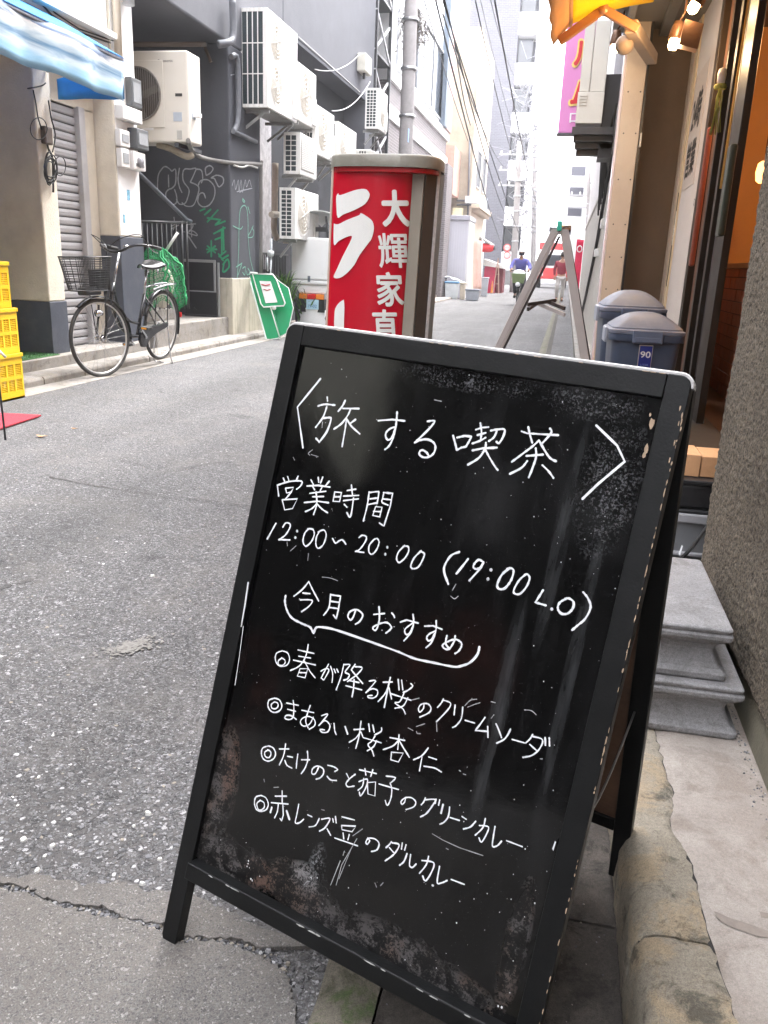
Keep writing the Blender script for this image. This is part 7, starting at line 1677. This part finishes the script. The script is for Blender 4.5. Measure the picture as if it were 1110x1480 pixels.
gedge([(365,396),(394,396.5),(399,403),(412,438),(410,442),(381,444),(377,439)], -.085, .010, True); gedge([(400,404),(417,416.5),(424,445),(416,481),(404,487)], .075, .006)
mb = MB(); q = gq(396.5,445,-.08); mb.lathe([(.0,-.02),(.028,-.02),(.028,.0),(0,.0)], q, 12, 'Y'); mb.build('castor', M_white(), gs)

# ================================================================== DELIVERY SCOOTER
sc2 = empty('delivery_scooter', 'white delivery scooter with a rear box and roof canopy parked beyond the green boards', 'scooter', loc=(0,0,0))
Ysc = 12.7
M_sw2 = mat('scooter_white', (.80,.80,.80), .3, .03, 3, .01); 
def q2(px, py, Y=Ysc): return PY(px, py, Y)
xl_ = q2(421,380).x; xr_ = xl_+.66; zb0 = q2(440,411).z; zt0 = q2(440,343).z
mb = MB(); mb.box(xl_,xr_,Ysc,Ysc+.62,zb0+.075,zt0); mb.build('cargo_box', M_sw2, sc2, bevel=.018)
mb = MB(); mb.box(xl_+.004,xr_-.004,Ysc+.006,Ysc+.61,zb0,zb0+.068); mb.build('box_lower', M_sw2, sc2, bevel=.02)
mb = MB(); mb.box(xl_+.27,xl_+.31,Ysc-.015,Ysc+.002,zb0+.04,zb0+.13); mb.build('box_latch', mat('latch_grey', (.12,.14,.17), .4), sc2, bevel=.004)
z1_ = q2(440,424).z
mb = MB(); mb.prism([(xl_+.04,Ysc+.04,zb0-.002),(xr_-.04,Ysc+.04,zb0-.002),(xr_-.12,Ysc+.04,z1_),(xl_+.12,Ysc+.04,z1_)], (0,.6,0)); mb.build('rear_carrier', M_sw2, sc2, bevel=.015)
z2_ = q2(440,432).z
mb = MB(); mb.box(xl_+.13,xl_+.26,Ysc-.01,Ysc+.05,z2_,z1_-.003); mb.build('indicator', mat('lamp_orange', (.75,.22,.03), .2), sc2, bevel=.008)
mb = MB(); mb.box(xl_+.265,xr_-.26,Ysc-.012,Ysc+.05,z2_,z1_-.003); mb.build('tail_light', mat('lamp_red', (.60,.02,.02), .2), sc2, bevel=.008)
mb = MB(); mb.box(xr_-.255,xr_-.13,Ysc-.01,Ysc+.05,z2_,z1_-.003); mb.build('indicator', mat('lamp_orange', (.75,.22,.03)), sc2, bevel=.008)
z3_ = q2(440,447).z
mb = MB(); mb.box(xl_+.15,xr_-.13,Ysc+.03,Ysc+.3,z3_-.04,z2_-.002); mb.build('dark_tail', M_black(), sc2)
mb = MB(); mb.box(xl_+.25,xl_+.45,Ysc-.004,Ysc+.004,z3_+.005,z2_-.004); mb.build('licence_plate', mat('plate_blue', (.42,.62,.74), .4), sc2, bevel=.002)
text_on('19-02', (xl_+.35,Ysc-.006,z3_+.055), (1,0,0), (0,0,1), 'plate_lettering', mat('plate_ink', (.12,.25,.42), .5), sc2, w=.14, bold=.02)
mb = MB(); mb.grid(lambda u, v: Vector((xl_+.08+.50*u, Ysc+.12-.16*sin(v*pi*.55)*0+.35*v*0-.10*sin(u*pi)*(1-v*.3), z3_-.02-.42*v+.05*sin(u*pi))), 16, 8); mb.build('rear_fender', M_sw2, sc2, solid=.02, fixn=False)
mb = MB(); mb.box(xl_+.06,xl_+.60,Ysc+.14,Ysc+.55,.14,z3_-.03); mb.build('rear_body', M_sw2, sc2, bevel=.05)
for s_ in (.10,.56):
    mb = MB(); mb.lathe([(.0,-.07),(.17,-.07),(.20,-.04),(.20,.04),(.17,.07),(0,.07)], (xl_+s_,Ysc+.28,.20), 18, 'X'); mb.build('rear_wheel', M_rubber(), sc2)
mb = MB(); mb.lathe([(.0,-.05),(.17,-.05),(.20,-.03),(.20,.03),(.17,.05),(0,.05)], (xl_+.33,Ysc+1.65,.20), 18, 'X'); mb.build('front_wheel', M_rubber(), sc2)
zr = q2(450,312,13.0).z
mb = MB(); mb.grid(lambda u, v: Vector((xl_+.08+.62*u, Ysc+.05+1.3*v, zr+.06*sin(u*pi)-.05*(2*u-1)**6-.12*max(0,v-.75)*2)), 16, 10); mb.build('roof_canopy', mat('canopy_grey', (.33,.34,.33), .4), sc2, solid=.025, fixn=False)
for x_ in (xl_+.20, xl_+.46):
    mb = MB(); mb.bar((x_,Ysc+.5,zt0-.2),(x_,Ysc+.30,zr),.025,.025); mb.build('roof_strut', M_darkmetal(), sc2)
mb = MB(); mb.box(xl_+.19,xl_+.47,Ysc+.36,Ysc+.40,zt0+.10,zt0+.17); mb.build('roof_crossbar', M_darkmetal(), sc2)
mb = MB(); mb.grid(lambda u, v: Vector((xl_+.12+.5*u, Ysc+1.5+.25*v, 1.0+.75*(1-v)+.0)), 6, 6); mb.build('windscreen', mat('clear_screen', (.6,.65,.68), .05, alpha=.35), sc2, fixn=False, solid=.004)
mb = MB(); mb.box(xl_+.2,xl_+.46,Ysc+.65,Ysc+1.2,.62,.72); mb.build('saddle', M_black(), sc2, bevel=.03)
mb = MB(); mb.prism([(xl_+.1,Ysc+1.4,.25),(xl_+.56,Ysc+1.4,.25),(xl_+.52,Ysc+1.5,1.05),(xl_+.14,Ysc+1.5,1.05)], (0,.06,0)); mb.build('leg_shield', M_sw2, sc2, bevel=.02)
for s_ in (0,.48): mb = MB(); mb.tube([(xl_+.33,Ysc+1.4,1.05),(xl_+.09+s_,Ysc+1.36,1.10)], .014, 6); mb.build('handlebar', M_black(), sc2)

# ================================================================== BICYCLE
Rb = Vector((-3.93, 7.74, .045)); Fb = Vector((-3.955, 6.655, .0))
bk_ = empty('bicycle', 'black city bicycle with a wire basket parked on its stand at the kerb', 'bicycle')
d_ = (Fb-Rb); wb_ = d_.length; fx_ = d_.normalized(); sy_ = Vector((0,0,1)).cross(fx_).normalized(); uz_ = fx_.cross(sy_)
lz_ = radians(4)       # leans a touch on its stand
uz2 = (uz_*cos(lz_)+sy_*sin(lz_)).normalized(); sy2 = uz2.cross(fx_)
bk_.matrix_world = Matrix(((fx_.x,sy2.x,uz2.x,Rb.x),(fx_.y,sy2.y,uz2.y,Rb.y),(fx_.z,sy2.z,uz2.z,Rb.z),(0,0,0,1)))
RW = .338
M_bf = mat('bike_black_enamel', (.014,.014,.016), .22, .1, 10, .02); M_chr = mat('chrome', (.55,.55,.56), .16, .05, 20, .02, metal=1.)
def wheel(par, name):
    mb = MB(); mb.tube([(RW*cos(a*2*pi/48)*.955,0,RW*sin(a*2*pi/48)*.955) for a in range(48)], .0165, 8, closed=True); t = mb.build('tyre', mat('tyre_rubber', (.045,.044,.043), .8, .2, 30, .2), par); par_me = [t]
    mb = MB(); mb.tube([(RW*cos(a*2*pi/48)*.905,0,RW*sin(a*2*pi/48)*.905) for a in range(48)], .0085, 6, closed=True); r = mb.build('rim', mat('alloy_rim', (.62,.61,.60), .3, .05, 20, .02, metal=.6), par)
    mb = MB(); mb.tube([(0,-.045,0),(0,.045,0)], .018, 10); mb.tube([(0,-.034,0),(0,-.030,0)], .032, 12); mb.tube([(0,.030,0),(0,.034,0)], .032, 12); h = mb.build('hub', M_chr, par)
    mb = MB()
    for i in range(28):
        a = 2*pi*i/28; s = 1 if i % 2 else -1; o = (.9 if (i//2) % 2 else -.9)
        mb.tube([(.03*cos(a+o),s*.031,.03*sin(a+o)),(RW*.90*cos(a),0,RW*.90*sin(a))], .0014, 3, cap=False)
    sp = mb.build('spokes', mat('spoke_steel', (.8,.8,.8), .2, metal=.7), par, fixn=False); return t
def sub(par, m4): pass
rw_ = MB(); rwo = wheel(bk_, 'rear')
for o in [c for c in bpy.data.objects if c.parent == bk_]: o.location = (0,0,RW)
before = set(o.name for o in bpy.data.objects if o.parent == bk_)
wheel(bk_, 'front')
steer = radians(-16)
hd0 = Vector((wb_-.06, 0, RW+.06)); hdt = Vector((wb_-.235, 0, .86)); sax = (hdt-hd0).normalized()
SM = Matrix.Translation(hd0) @ Matrix.Rotation(steer, 4, sax) @ Matrix.Translation(-hd0)
FM = SM @ Matrix.Translation((wb_,0,RW))
for o in [c for c in bpy.data.objects if c.parent == bk_ and c.name not in before]: o.matrix_local = FM
def bt(pts, r, name, m=None, k=5, mtx=None, n=8):
    mb = MB(); mb.tube(spline([Vector(p) for p in pts], k), r, n); return mb.build(name, m or M_bf, bk_, mtx=mtx)
BB = Vector((.47,0,.285)); ST = Vector((.335,0,.66)); 
bt([BB, ST], .016, 'seat_tube'); bt([ST+Vector((.0,0,-.02)), ST+Vector((-.05,0,.235))], .013, 'seat_post', M_chr)
H0 = Vector((wb_-.155,0,.64)); H1 = Vector((wb_-.215,0,.80))
bt([H0-Vector((-.01,0,.03)), H1], .019, 'head_tube')
bt([H0+Vector((0,0,-.0)), (.80,0,.44), (.62,0,.315), BB], .017, 'down_tube')
bt([H1+Vector((.01,0,-.03)), (.78,0,.56), (.60,0,.44), (.43,0,.40)], .013, 'top_tube')
for s in (-1,1):
    bt([BB+Vector((-.03,s*.02,0)), (.20,s*.05,.31), (.0,s*.062,RW)], .009, 'chain_stay'); bt([ST+Vector((0,s*.015,-.03)), (0,s*.062,RW)], .008, 'seat_stay')
    bt([hd0+Vector((0,s*.045,.22))*1.0, hd0+Vector((.015,s*.05,.10)), (wb_,s*.052,RW)], .010, 'fork_blade', mtx=SM)
def fender(cx, a0, a1, r, name, mtx=None):
    mb = MB(); mb.grid(lambda u, v: Vector((cx+(r-.012*(2*v-1)**2)*cos(a0+(a1-a0)*u), (v-.5)*.052, RW+(r-.012*(2*v-1)**2)*sin(a0+(a1-a0)*u))), 30, 4)
    return mb.build(name, M_bf, bk_, fixn=False, solid=.0015, mtx=mtx)
fender(0, radians(20), radians(200), RW+.022, 'rear_fender'); fender(wb_, radians(50), radians(190), RW+.022, 'front_fender', SM)
mb = MB(); mb.prism([(.02,.06,RW+.005),(.02,.06,RW+.045),(.20,.06,RW+.035),(.46,.06,.385),(.55,.06,.34),(.57,.06,.27),(.52,.06,.20),(.44,.06,.19),(.40,.06,.25),(.25,.06,.30)], (0,.03,0)); mb.build('chain_case', M_bf, bk_, bevel=.006)
bt([BB+Vector((0,-.07,0)), BB+Vector((0,.10,0))], .012, 'crank_axle', M_chr)
ca = Vector((.12,0,.11))
for s in (-1,1):
    a = BB+Vector((0,s*.10,0)); b = a+ca*s*1.0; mb = MB(); mb.bar(a, b, .018, .012, (0,1,0)); mb.build('crank', M_chr, bk_, bevel=.003)
    mb = MB(); mb.box(b.x-.045,b.x+.045,b.y+s*.02-.0,b.y+s*.10,b.z-.012,b.z+.012); p = mb.build('pedal', M_rubber(), bk_, bevel=.004)
    mb = MB(); mb.box(b.x-.0465,b.x+.0465,b.y+s*.035,b.y+s*.085,b.z-.007,b.z+.007); mb.build('pedal_reflector', mat('amber_reflector', (.85,.38,.03), .2), p)
# saddle
mb = MB()
def sad(u, v):
    x = .27-.13+.27*u; w = .10*(1-u)**.75+.022; a = (v-.5)*pi; return Vector((x-.0, w*sin(a), .905+.045*cos(a)*(1-.25*u)-.012*sin(u*pi)+.02*(1-u)**2))
mb.grid(sad, 14, 12); mb.build('saddle', mat('saddle_vinyl', (.020,.020,.021), .25, .1, 10, .03), bk_, fixn=False, solid=.012)
for s in (-1,1): mb = MB(); mb.tube([(.155+s*0,s*.05,.89),(.16,s*.05,.85),(.18,s*.05,.89)], .007, 5); mb.build('saddle_spring', M_chr, bk_)
bt([(.18,.03,.89),(.38,.0,.90)], .006, 'saddle_rail', M_chr)
# rack
for s in (-1,1): bt([(.26,s*.05,.71),(-.0,s*.055,.735),(-.17,s*.055,.735),(-.19,0,.735)], .006, 'rack_rail', M_chr); bt([(-.02,s*.055,.735),(0,s*.068,RW)], .005, 'rack_stay', M_bf)
for i in range(5): mb = MB(); mb.tube([(.16-.08*i,-.055,.735),(.16-.08*i,.055,.735)], .004, 5); mb.build('rack_bar', M_chr, bk_)
mb = MB(); mb.box(-.385,-.365,-.03,.03,RW+.05,RW+.10); mb.build('rear_reflector', mat('lamp_red', (.60,.02,.02)), bk_)
# handlebar, stem, grips, basket on the steering axis
bt([H1-Vector((0,0,.02)), H1+sax*.27], .012, 'stem', M_chr, mtx=SM)
hb = H1+sax*.27+Vector((.03,0,.0))
hbp = [hb+Vector((-.27,-.265,.03)), hb+Vector((-.14,-.27,.055)), hb+Vector((-.02,-.20,.06)), hb+Vector((.02,-.06,.01)), hb+Vector((.02,.06,.01)), hb+Vector((-.02,.20,.06)), hb+Vector((-.14,.27,.055)), hb+Vector((-.27,.265,.03))]
bt(hbp, .0115, 'handlebar', mat('dark_bar', (.05,.05,.052), .25, metal=.5), mtx=SM)
for s in (0,-1): 
    a, b = (hbp[0], hbp[1]) if s == 0 else (hbp[-1], hbp[-2]); mb = MB(); mb.tube([a, a.lerp(b, .9)], .016, 10); mb.build('grip', M_rubber(), bk_, mtx=SM)
    c = a.lerp(b, 1.25); e_ = a+Vector((.04,0,-.035)); bt([c, (c+e_)/2+Vector((0,0,-.012)), e_], .005, 'brake_lever', M_chr, mtx=SM)
    bt([c, c+Vector((.12,0,.09)), Vector((hb.x+.10,0,hb.z+.02)), H0+Vector((.05,0,.0))], .0035, 'brake_cable', M_bf, mtx=SM)
mb = MB(); bl = hb+Vector((-.02,.10,.045)); mb.lathe([(.0,.02),(.02,.016),(.028,0),(0,0)], bl, 14); mb.build('bell', M_chr, bk_, mtx=SM)
mb = MB(); bx0, bx1, bz0, bz1 = wb_-.09, wb_+.23, .745, 1.02
def bsk(t, z):   # rounded basket outline
    q = (z-bz0)/(bz1-bz0); hx = .125+.04*q; hy = .135+.05*q; a = t*2*pi; c, s = cos(a), sin(a)
    return Vector(((bx0+bx1)/2+.01+hx*math.copysign(abs(c)**.45, c), hy*math.copysign(abs(s)**.45, s), z))
mb = MB()
for z in [bz0+(bz1-bz0)*k_/14 for k_ in range(15)]: mb.tube([bsk(i/40, z) for i in range(40)], .0026 if 0 < z-bz0 < .26 else .006, 4, closed=True)
for i in range(52): mb.tube([bsk(i/52, bz0), bsk(i/52, bz1)], .0024, 4, cap=False)
for k_ in range(12): y = -.12+.24*k_/11; mb.tube([(bx0+.05,y,bz0),(bx1-.05,y,bz0)], .0022, 4, cap=False)
mb.build('basket', mat('basket_wire', (.04,.04,.042), .4, metal=.3), bk_, fixn=False, mtx=SM)
mb = MB(); mb.box(bx0+.02,bx0+.035,-.13,.12,bz0+.0,bz0+.17); mb.build('basket_plate', mat('basket_panel', (.03,.03,.032), .5), bk_, mtx=SM, bevel=.01)
mb = MB(); mb.box(wb_-.10,wb_+.08,-.14,-.03,.70,.765); mb.build('lock_pouch', mat('pouch_grey', (.06,.06,.065), .6), bk_, mtx=SM, bevel=.015)
bt([(wb_-.02,.10,bz0),(wb_-.01,.055,RW+.02)], .005, 'basket_stay', mtx=SM); bt([(wb_-.02,-.10,bz0),(wb_-.01,-.055,RW+.02)], .005, 'basket_stay', mtx=SM)
mb = MB(); mb.lathe([(0,-.03),(.022,-.03),(.03,.03),(.0,.034)], (wb_+.06,.08,RW+.22), 12, 'X'); mb.build('headlamp', M_chr, bk_, mtx=SM)
# rear stand: wire hoop
bt([(0,-.07,RW),(-.02,-.09,.06),(-.05,-.10,-.035),(-.08,-.06,-.04),(-.03,0,-.04),(-.08,.06,-.04),(-.05,.10,-.035),(-.02,.09,.06),(0,.07,RW)], .006, 'stand', M_chr)

# ================================================================== PEOPLE
def skin_fig(name, verts, edges, m, parent, sub=2):
    me = bpy.data.meshes.new(name); me.from_pydata([v[:3] for v in verts], edges, []); o = bpy.data.objects.new(name, me); COL.objects.link(o); o.parent = parent
    sk = o.modifiers.new('skin', 'SKIN'); sk.use_smooth_shade = True
    for i, v in enumerate(verts): me.skin_vertices[0].data[i].radius = (v[3], v[4] if len(v) > 4 else v[3])
    me.skin_vertices[0].data[0].use_root = True
    md = o.modifiers.new('sub', 'SUBSURF'); md.levels = sub; md.render_levels = sub; me.materials.append(m); return o
M_skin = mat('skin', (.38,.22,.15), .55, .05, 10, .02)
def head(parent, p, m_hair, capm=None, facing=-1, s=1.0):
    mb = MB()
    def hd(u, v):
        a = u*2*pi; b = v*pi; x = .075*sin(b)*cos(a); y = .092*sin(b)*sin(a); z = .118*cos(b)
        if z < -.02: x *= 1-.9*(-z-.02)*3; y += facing*.012*(-z/.1)
        return p+Vector((x, y, z))*s
    mb.grid(hd, 20, 14)
    f = facing
    mb.add([p+Vector((-.012,f*.088,-.005)), p+Vector((.012,f*.088,-.005)), p+Vector((0,f*.115,-.028)), p+Vector((0,f*.09,.03))], [(0,2,3),(2,1,3),(0,1,2)])
    for sx in (-1,1): mb.lathe([(0,-.008),(.012,-.006),(.018,.008),(.01,.016),(0,.016)], p+Vector((sx*.078,0,-.01)), 8, 'X')
    h_ = mb.build('head', M_skin, parent, fixn=False)
    mb = MB()
    for sx in (-1,1): mb.lathe([(0,-.004),(.009,0),(0,.004)], p+Vector((sx*.028,f*.086,.012)), 8, 'Y')
    mb.box(p.x-.022,p.x+.022,p.y+f*.086-.003,p.y+f*.086+.003,p.z-.056,p.z-.050); mb.build('eyes_and_mouth', mat('dark_feature', (.03,.015,.012), .5), h_)
    mb = MB()
    mb.grid(lambda u, v: p+Vector((.083*sin(v*pi*.62)*cos(u*2*pi), .100*sin(v*pi*.62)*sin(u*2*pi)-f*.012, .126*cos(v*pi*.62)-(0 if f*sin(u*2*pi) < .2 else -.03*v)))*s, 22, 8); mb.build('hair', m_hair, parent, fixn=False, solid=.008)
    if capm:
        mb = MB(); mb.grid(lambda u, v: p+Vector((.095*sin(v*pi*.5)*cos(u*2*pi), .11*sin(v*pi*.5)*sin(u*2*pi), .03+.115*cos(v*pi*.5))), 22, 6); mb.grid(lambda u, v: p+Vector((.09*cos(pi*u)*(1+.15*v), f*(.06+.09*v*sin(pi*u)), .035-.02*v)), 12, 3); mb.build('cap', capm, parent, fixn=False, solid=.006)
def hand(parent, p, d, s=1.):       # palm with four fingers and a thumb, loosely curled
    d = Vector(d).normalized(); sd = d.cross(Vector((0,1,0.01))).normalized(); nrm = sd.cross(d)
    mb = MB(); mb.tube([p, p+d*.05*s, p+d*.085*s], [.022*s,.030*s,.026*s], 8)
    for i, L in enumerate((.065,.075,.07,.055)):
        b = p+d*.08*s+sd*(i-1.5)*.017*s; mb.tube([b, b+d*L*.5*s, b+d*L*.85*s+nrm*.02*s, b+d*L*.9*s+nrm*.04*s], [.009*s,.0085*s,.008*s,.006*s], 6)
    b = p+d*.03*s-sd*.025*s; mb.tube([b, b+d*.03*s-sd*.025*s, b+d*.06*s-sd*.028*s+nrm*.01*s], [.011*s,.010*s,.007*s], 6); return mb.build('hand', M_skin, parent)
# pedestrian in a dark red jacket, walking away
pc = G(806,432); pc = Vector((pc.x, 31.5, 0)); pc.x = PY(808,430,31.5).x
pd = empty('person', 'person in a dark red jacket and pale trousers walking away by the metal stand', 'person', loc=pc)
skin_fig('body', [(0,0,.90,.12,.09),(0,0,1.15,.13,.09),(0,0,1.34,.14,.09),(0,0,1.42,.055),(0,0,1.50,.055),(-.17,0,1.36,.05),(-.23,.02,1.10,.042),(-.22,-.06,.88,.034),(.17,0,1.36,.05),(.23,-.02,1.10,.042),(.22,.04,.86,.034),(-.09,0,.84,.085),(-.10,-.10,.47,.058),(-.10,.05,.09,.04),(-.10,-.08,.04,.038),(.09,0,.84,.085),(.10,.12,.47,.058),(.10,.10,.09,.04),(.10,-.02,.04,.038)],
  [(0,1),(1,2),(2,3),(3,4),(2,5),(5,6),(6,7),(2,8),(8,9),(9,10),(0,11),(11,12),(12,13),(13,14),(0,15),(15,16),(16,17),(17,18)], M_skin, pd)
skin_fig('jacket', [(0,0,.86,.17,.125),(0,0,1.12,.175,.125),(0,0,1.33,.165,.115),(0,0,1.43,.075),(-.19,0,1.35,.068),(-.25,.02,1.10,.058),(-.235,-.06,.90,.048),(.19,0,1.35,.068),(.25,-.02,1.10,.058),(.235,.04,.88,.048)],[(0,1),(1,2),(2,3),(2,4),(4,5),(5,6),(2,7),(7,8),(8,9)], mat('maroon_jacket', (.20,.02,.035), .8, .15, 9, .2), pd)
skin_fig('trousers', [(0,0,.88,.145,.11),(-.095,0,.80,.10),(-.10,-.10,.47,.078),(-.10,.05,.12,.062),(.095,0,.80,.10),(.10,.12,.47,.078),(.10,.10,.12,.062)],[(0,1),(1,2),(2,3),(0,4),(4,5),(5,6)], mat('pale_trousers', (.42,.40,.38), .85, .12, 9, .2), pd)
M_hairb = mat('black_hair', (.02,.017,.015), .5, .1, 30, .2)
head(pd, Vector((0,.0,1.60)), M_hairb, None, 1)
hand(pd, Vector((-.22,-.06,.87)), (0,-.1,-1)); hand(pd, Vector((.22,.04,.85)), (0,.1,-1))
for x,y in ((-.10,.03),(.10,.08)): mb = MB(); mb.box(x-.045,x+.045,y-.06,y+.20,.0,.085); mb.build('shoe', M_black(), pd, bevel=.03)
# cyclist coming towards the viewer
cyc = PY(748,438,26.5); cpos = Vector((cyc.x, 26.6, 0))
b2_ = empty('bicycle', 'bicycle with a green front basket ridden by the person in a purple jacket', 'bicycle', loc=cpos)
for y, nm in ((-.55,'front'),(.53,'rear')):
    mb = MB(); mb.tube([(0,y+.32*cos(2*pi*j/28),.335+.32*sin(2*pi*j/28)) for j in range(28)], .018, 6, closed=True); mb.build('tyre', M_rubber(), b2_)
    mb = MB()
    for j in range(14): mb.tube([(0,y,.335),(0,y+.31*cos(2*pi*j/14),.335+.31*sin(2*pi*j/14))], .002, 3)
    mb.build('spokes', M_chr, b2_)
for pts, nm in ((((0,.53,.335),(0,.1,.29),(0,-.36,.72),(0,-.40,.92)),'frame_tube'),(((0,.1,.29),(0,.25,.82)),'seat_tube'),(((0,-.40,.92),(0,-.55,.335)),'fork'),(((-.27,-.20,1.0),(-.24,-.36,1.02),(0,-.40,.96),(.24,-.36,1.02),(.27,-.20,1.0)),'handlebar')):
    mb = MB(); mb.tube(spline([Vector(p) for p in pts],4), .014, 6); mb.build(nm, M_bf, b2_)
mb = MB(); mb.box(-.11,.11,.18,.38,.83,.88); mb.build('saddle', M_black(), b2_, bevel=.03)
mb = MB(); mb.v = [(-.15,-.80,.66),(.15,-.80,.66),(.15,-.46,.66),(-.15,-.46,.66),(-.21,-.86,.93),(.21,-.86,.93),(.21,-.42,.93),(-.21,-.42,.93)]; mb.f = [[0,3,2,1],[0,1,5,4],[1,2,6,5],[2,3,7,6],[3,0,4,7]]; mb.mi = [0]*5; mb.build('front_basket', mat('olive_basket', (.16,.22,.09), .6, .2, 20, .3), b2_, solid=.01)
mb = MB(); mb.lathe([(.0,.0),(.07,.0),(.075,.05),(0,.05)], (0,-.90,.62), 12, 'Y'); mb.build('headlamp', mat('lamp_clear', (.7,.7,.72)), b2_)
bagm = MB(); bagm.grid(lambda u, v: cpos+Vector((.19*cos(u*2*pi)*sin(v*pi), -.64+.17*sin(u*2*pi)*sin(v*pi), .93+.12*cos(v*pi))), 16, 10); tag(bagm.build('pale_bag', mat('pale_bag', (.72,.76,.72), .6, .1, 9, .2), fixn=False), 'pale bag sitting in the front basket of the moving bicycle', 'bag')
cy_ = empty('person', 'person in a purple-blue jacket and white cap riding a bicycle towards us', 'person', loc=cpos)
skin_fig('body', [(0,.26,.95,.12,.09),(0,.16,1.14,.13,.09),(0,.04,1.32,.14,.09),(0,-.0,1.40,.055),(0,-.03,1.46,.055),(-.18,.02,1.31,.05),(-.27,-.06,1.13,.04),(-.26,-.22,1.04,.034),(.18,.02,1.31,.05),(.27,-.06,1.13,.04),(.26,-.22,1.04,.034),(-.09,.20,.92,.085),(-.13,-.12,.72,.062),(-.11,.02,.30,.042),(-.11,-.07,.24,.036),(.09,.20,.92,.085),(.13,-.06,.60,.062),(.11,.08,.16,.042),(.11,-.02,.12,.036)],
  [(0,1),(1,2),(2,3),(3,4),(2,5),(5,6),(6,7),(2,8),(8,9),(9,10),(0,11),(11,12),(12,13),(13,14),(0,15),(15,16),(16,17),(17,18)], M_skin, cy_)
skin_fig('jacket', [(0,.27,.94,.16,.12),(0,.16,1.14,.18,.13),(0,.04,1.32,.17,.12),(0,0,1.40,.075),(-.20,.02,1.30,.072),(-.29,-.06,1.12,.062),(-.275,-.19,1.06,.05),(.20,.02,1.30,.072),(.29,-.06,1.12,.062),(.275,-.19,1.06,.05)],[(0,1),(1,2),(2,3),(2,4),(4,5),(5,6),(2,7),(7,8),(8,9)], mat('purple_blue_jacket', (.13,.13,.42), .7, .15, 9, .2), cy_)
skin_fig('trousers', [(0,.25,.93,.14,.11),(-.10,.18,.90,.10),(-.135,-.12,.71,.082),(-.11,.02,.32,.058),(.10,.18,.90,.10),(.135,-.06,.59,.082),(.11,.08,.18,.058)],[(0,1),(1,2),(2,3),(0,4),(4,5),(5,6)], mat('dark_trousers', (.03,.03,.035), .85, .12, 9, .2), cy_)
head(cy_, Vector((0,-.06,1.555)), M_hairb, mat('white_cap', (.75,.74,.72), .7), -1)
hand(cy_, Vector((-.262,-.21,1.045)), (0,-1,-.3)); hand(cy_, Vector((.262,-.21,1.045)), (0,-1,-.3))
mb = MB(); mb.grid(lambda u, v: Vector((.079*cos(pi*u), -.06-.098*sin(pi*u), 1.54-.075*v)), 12, 4); mb.build('face_mask', mat('dark_scarf', (.02,.02,.03), .8), cy_, solid=.008, fixn=False)
for x,y,z in ((-.11,-.0,.20),(.11,.05,.07)): mb = MB(); mb.box(x-.045,x+.045,y-.17,y+.08,z,z+.085); mb.build('shoe', M_black(), cy_, bevel=.03)

# ================================================================== AIR
mb = MB(); mb.box(-196,196,-64,326,-1.1,43.5)
hz = mb.build('haze', None, None)
hz.data.materials.clear(); hm = bpy.data.materials.new('haze_air'); hm.use_nodes = True; hn_ = hm.node_tree; hn_.nodes.remove(hn_.nodes['Principled BSDF'])
pv = hn_.nodes.new('ShaderNodeVolumePrincipled'); pv.inputs['Color'].default_value = (.93,.94,1,1); pv.inputs['Density'].default_value = .0020; pv.inputs['Anisotropy'].default_value = .2
hn_.links.new(pv.outputs[0], hn_.nodes['Material Output'].inputs['Volume']); hz.data.materials.append(hm); tag(hz, kind='stuff')
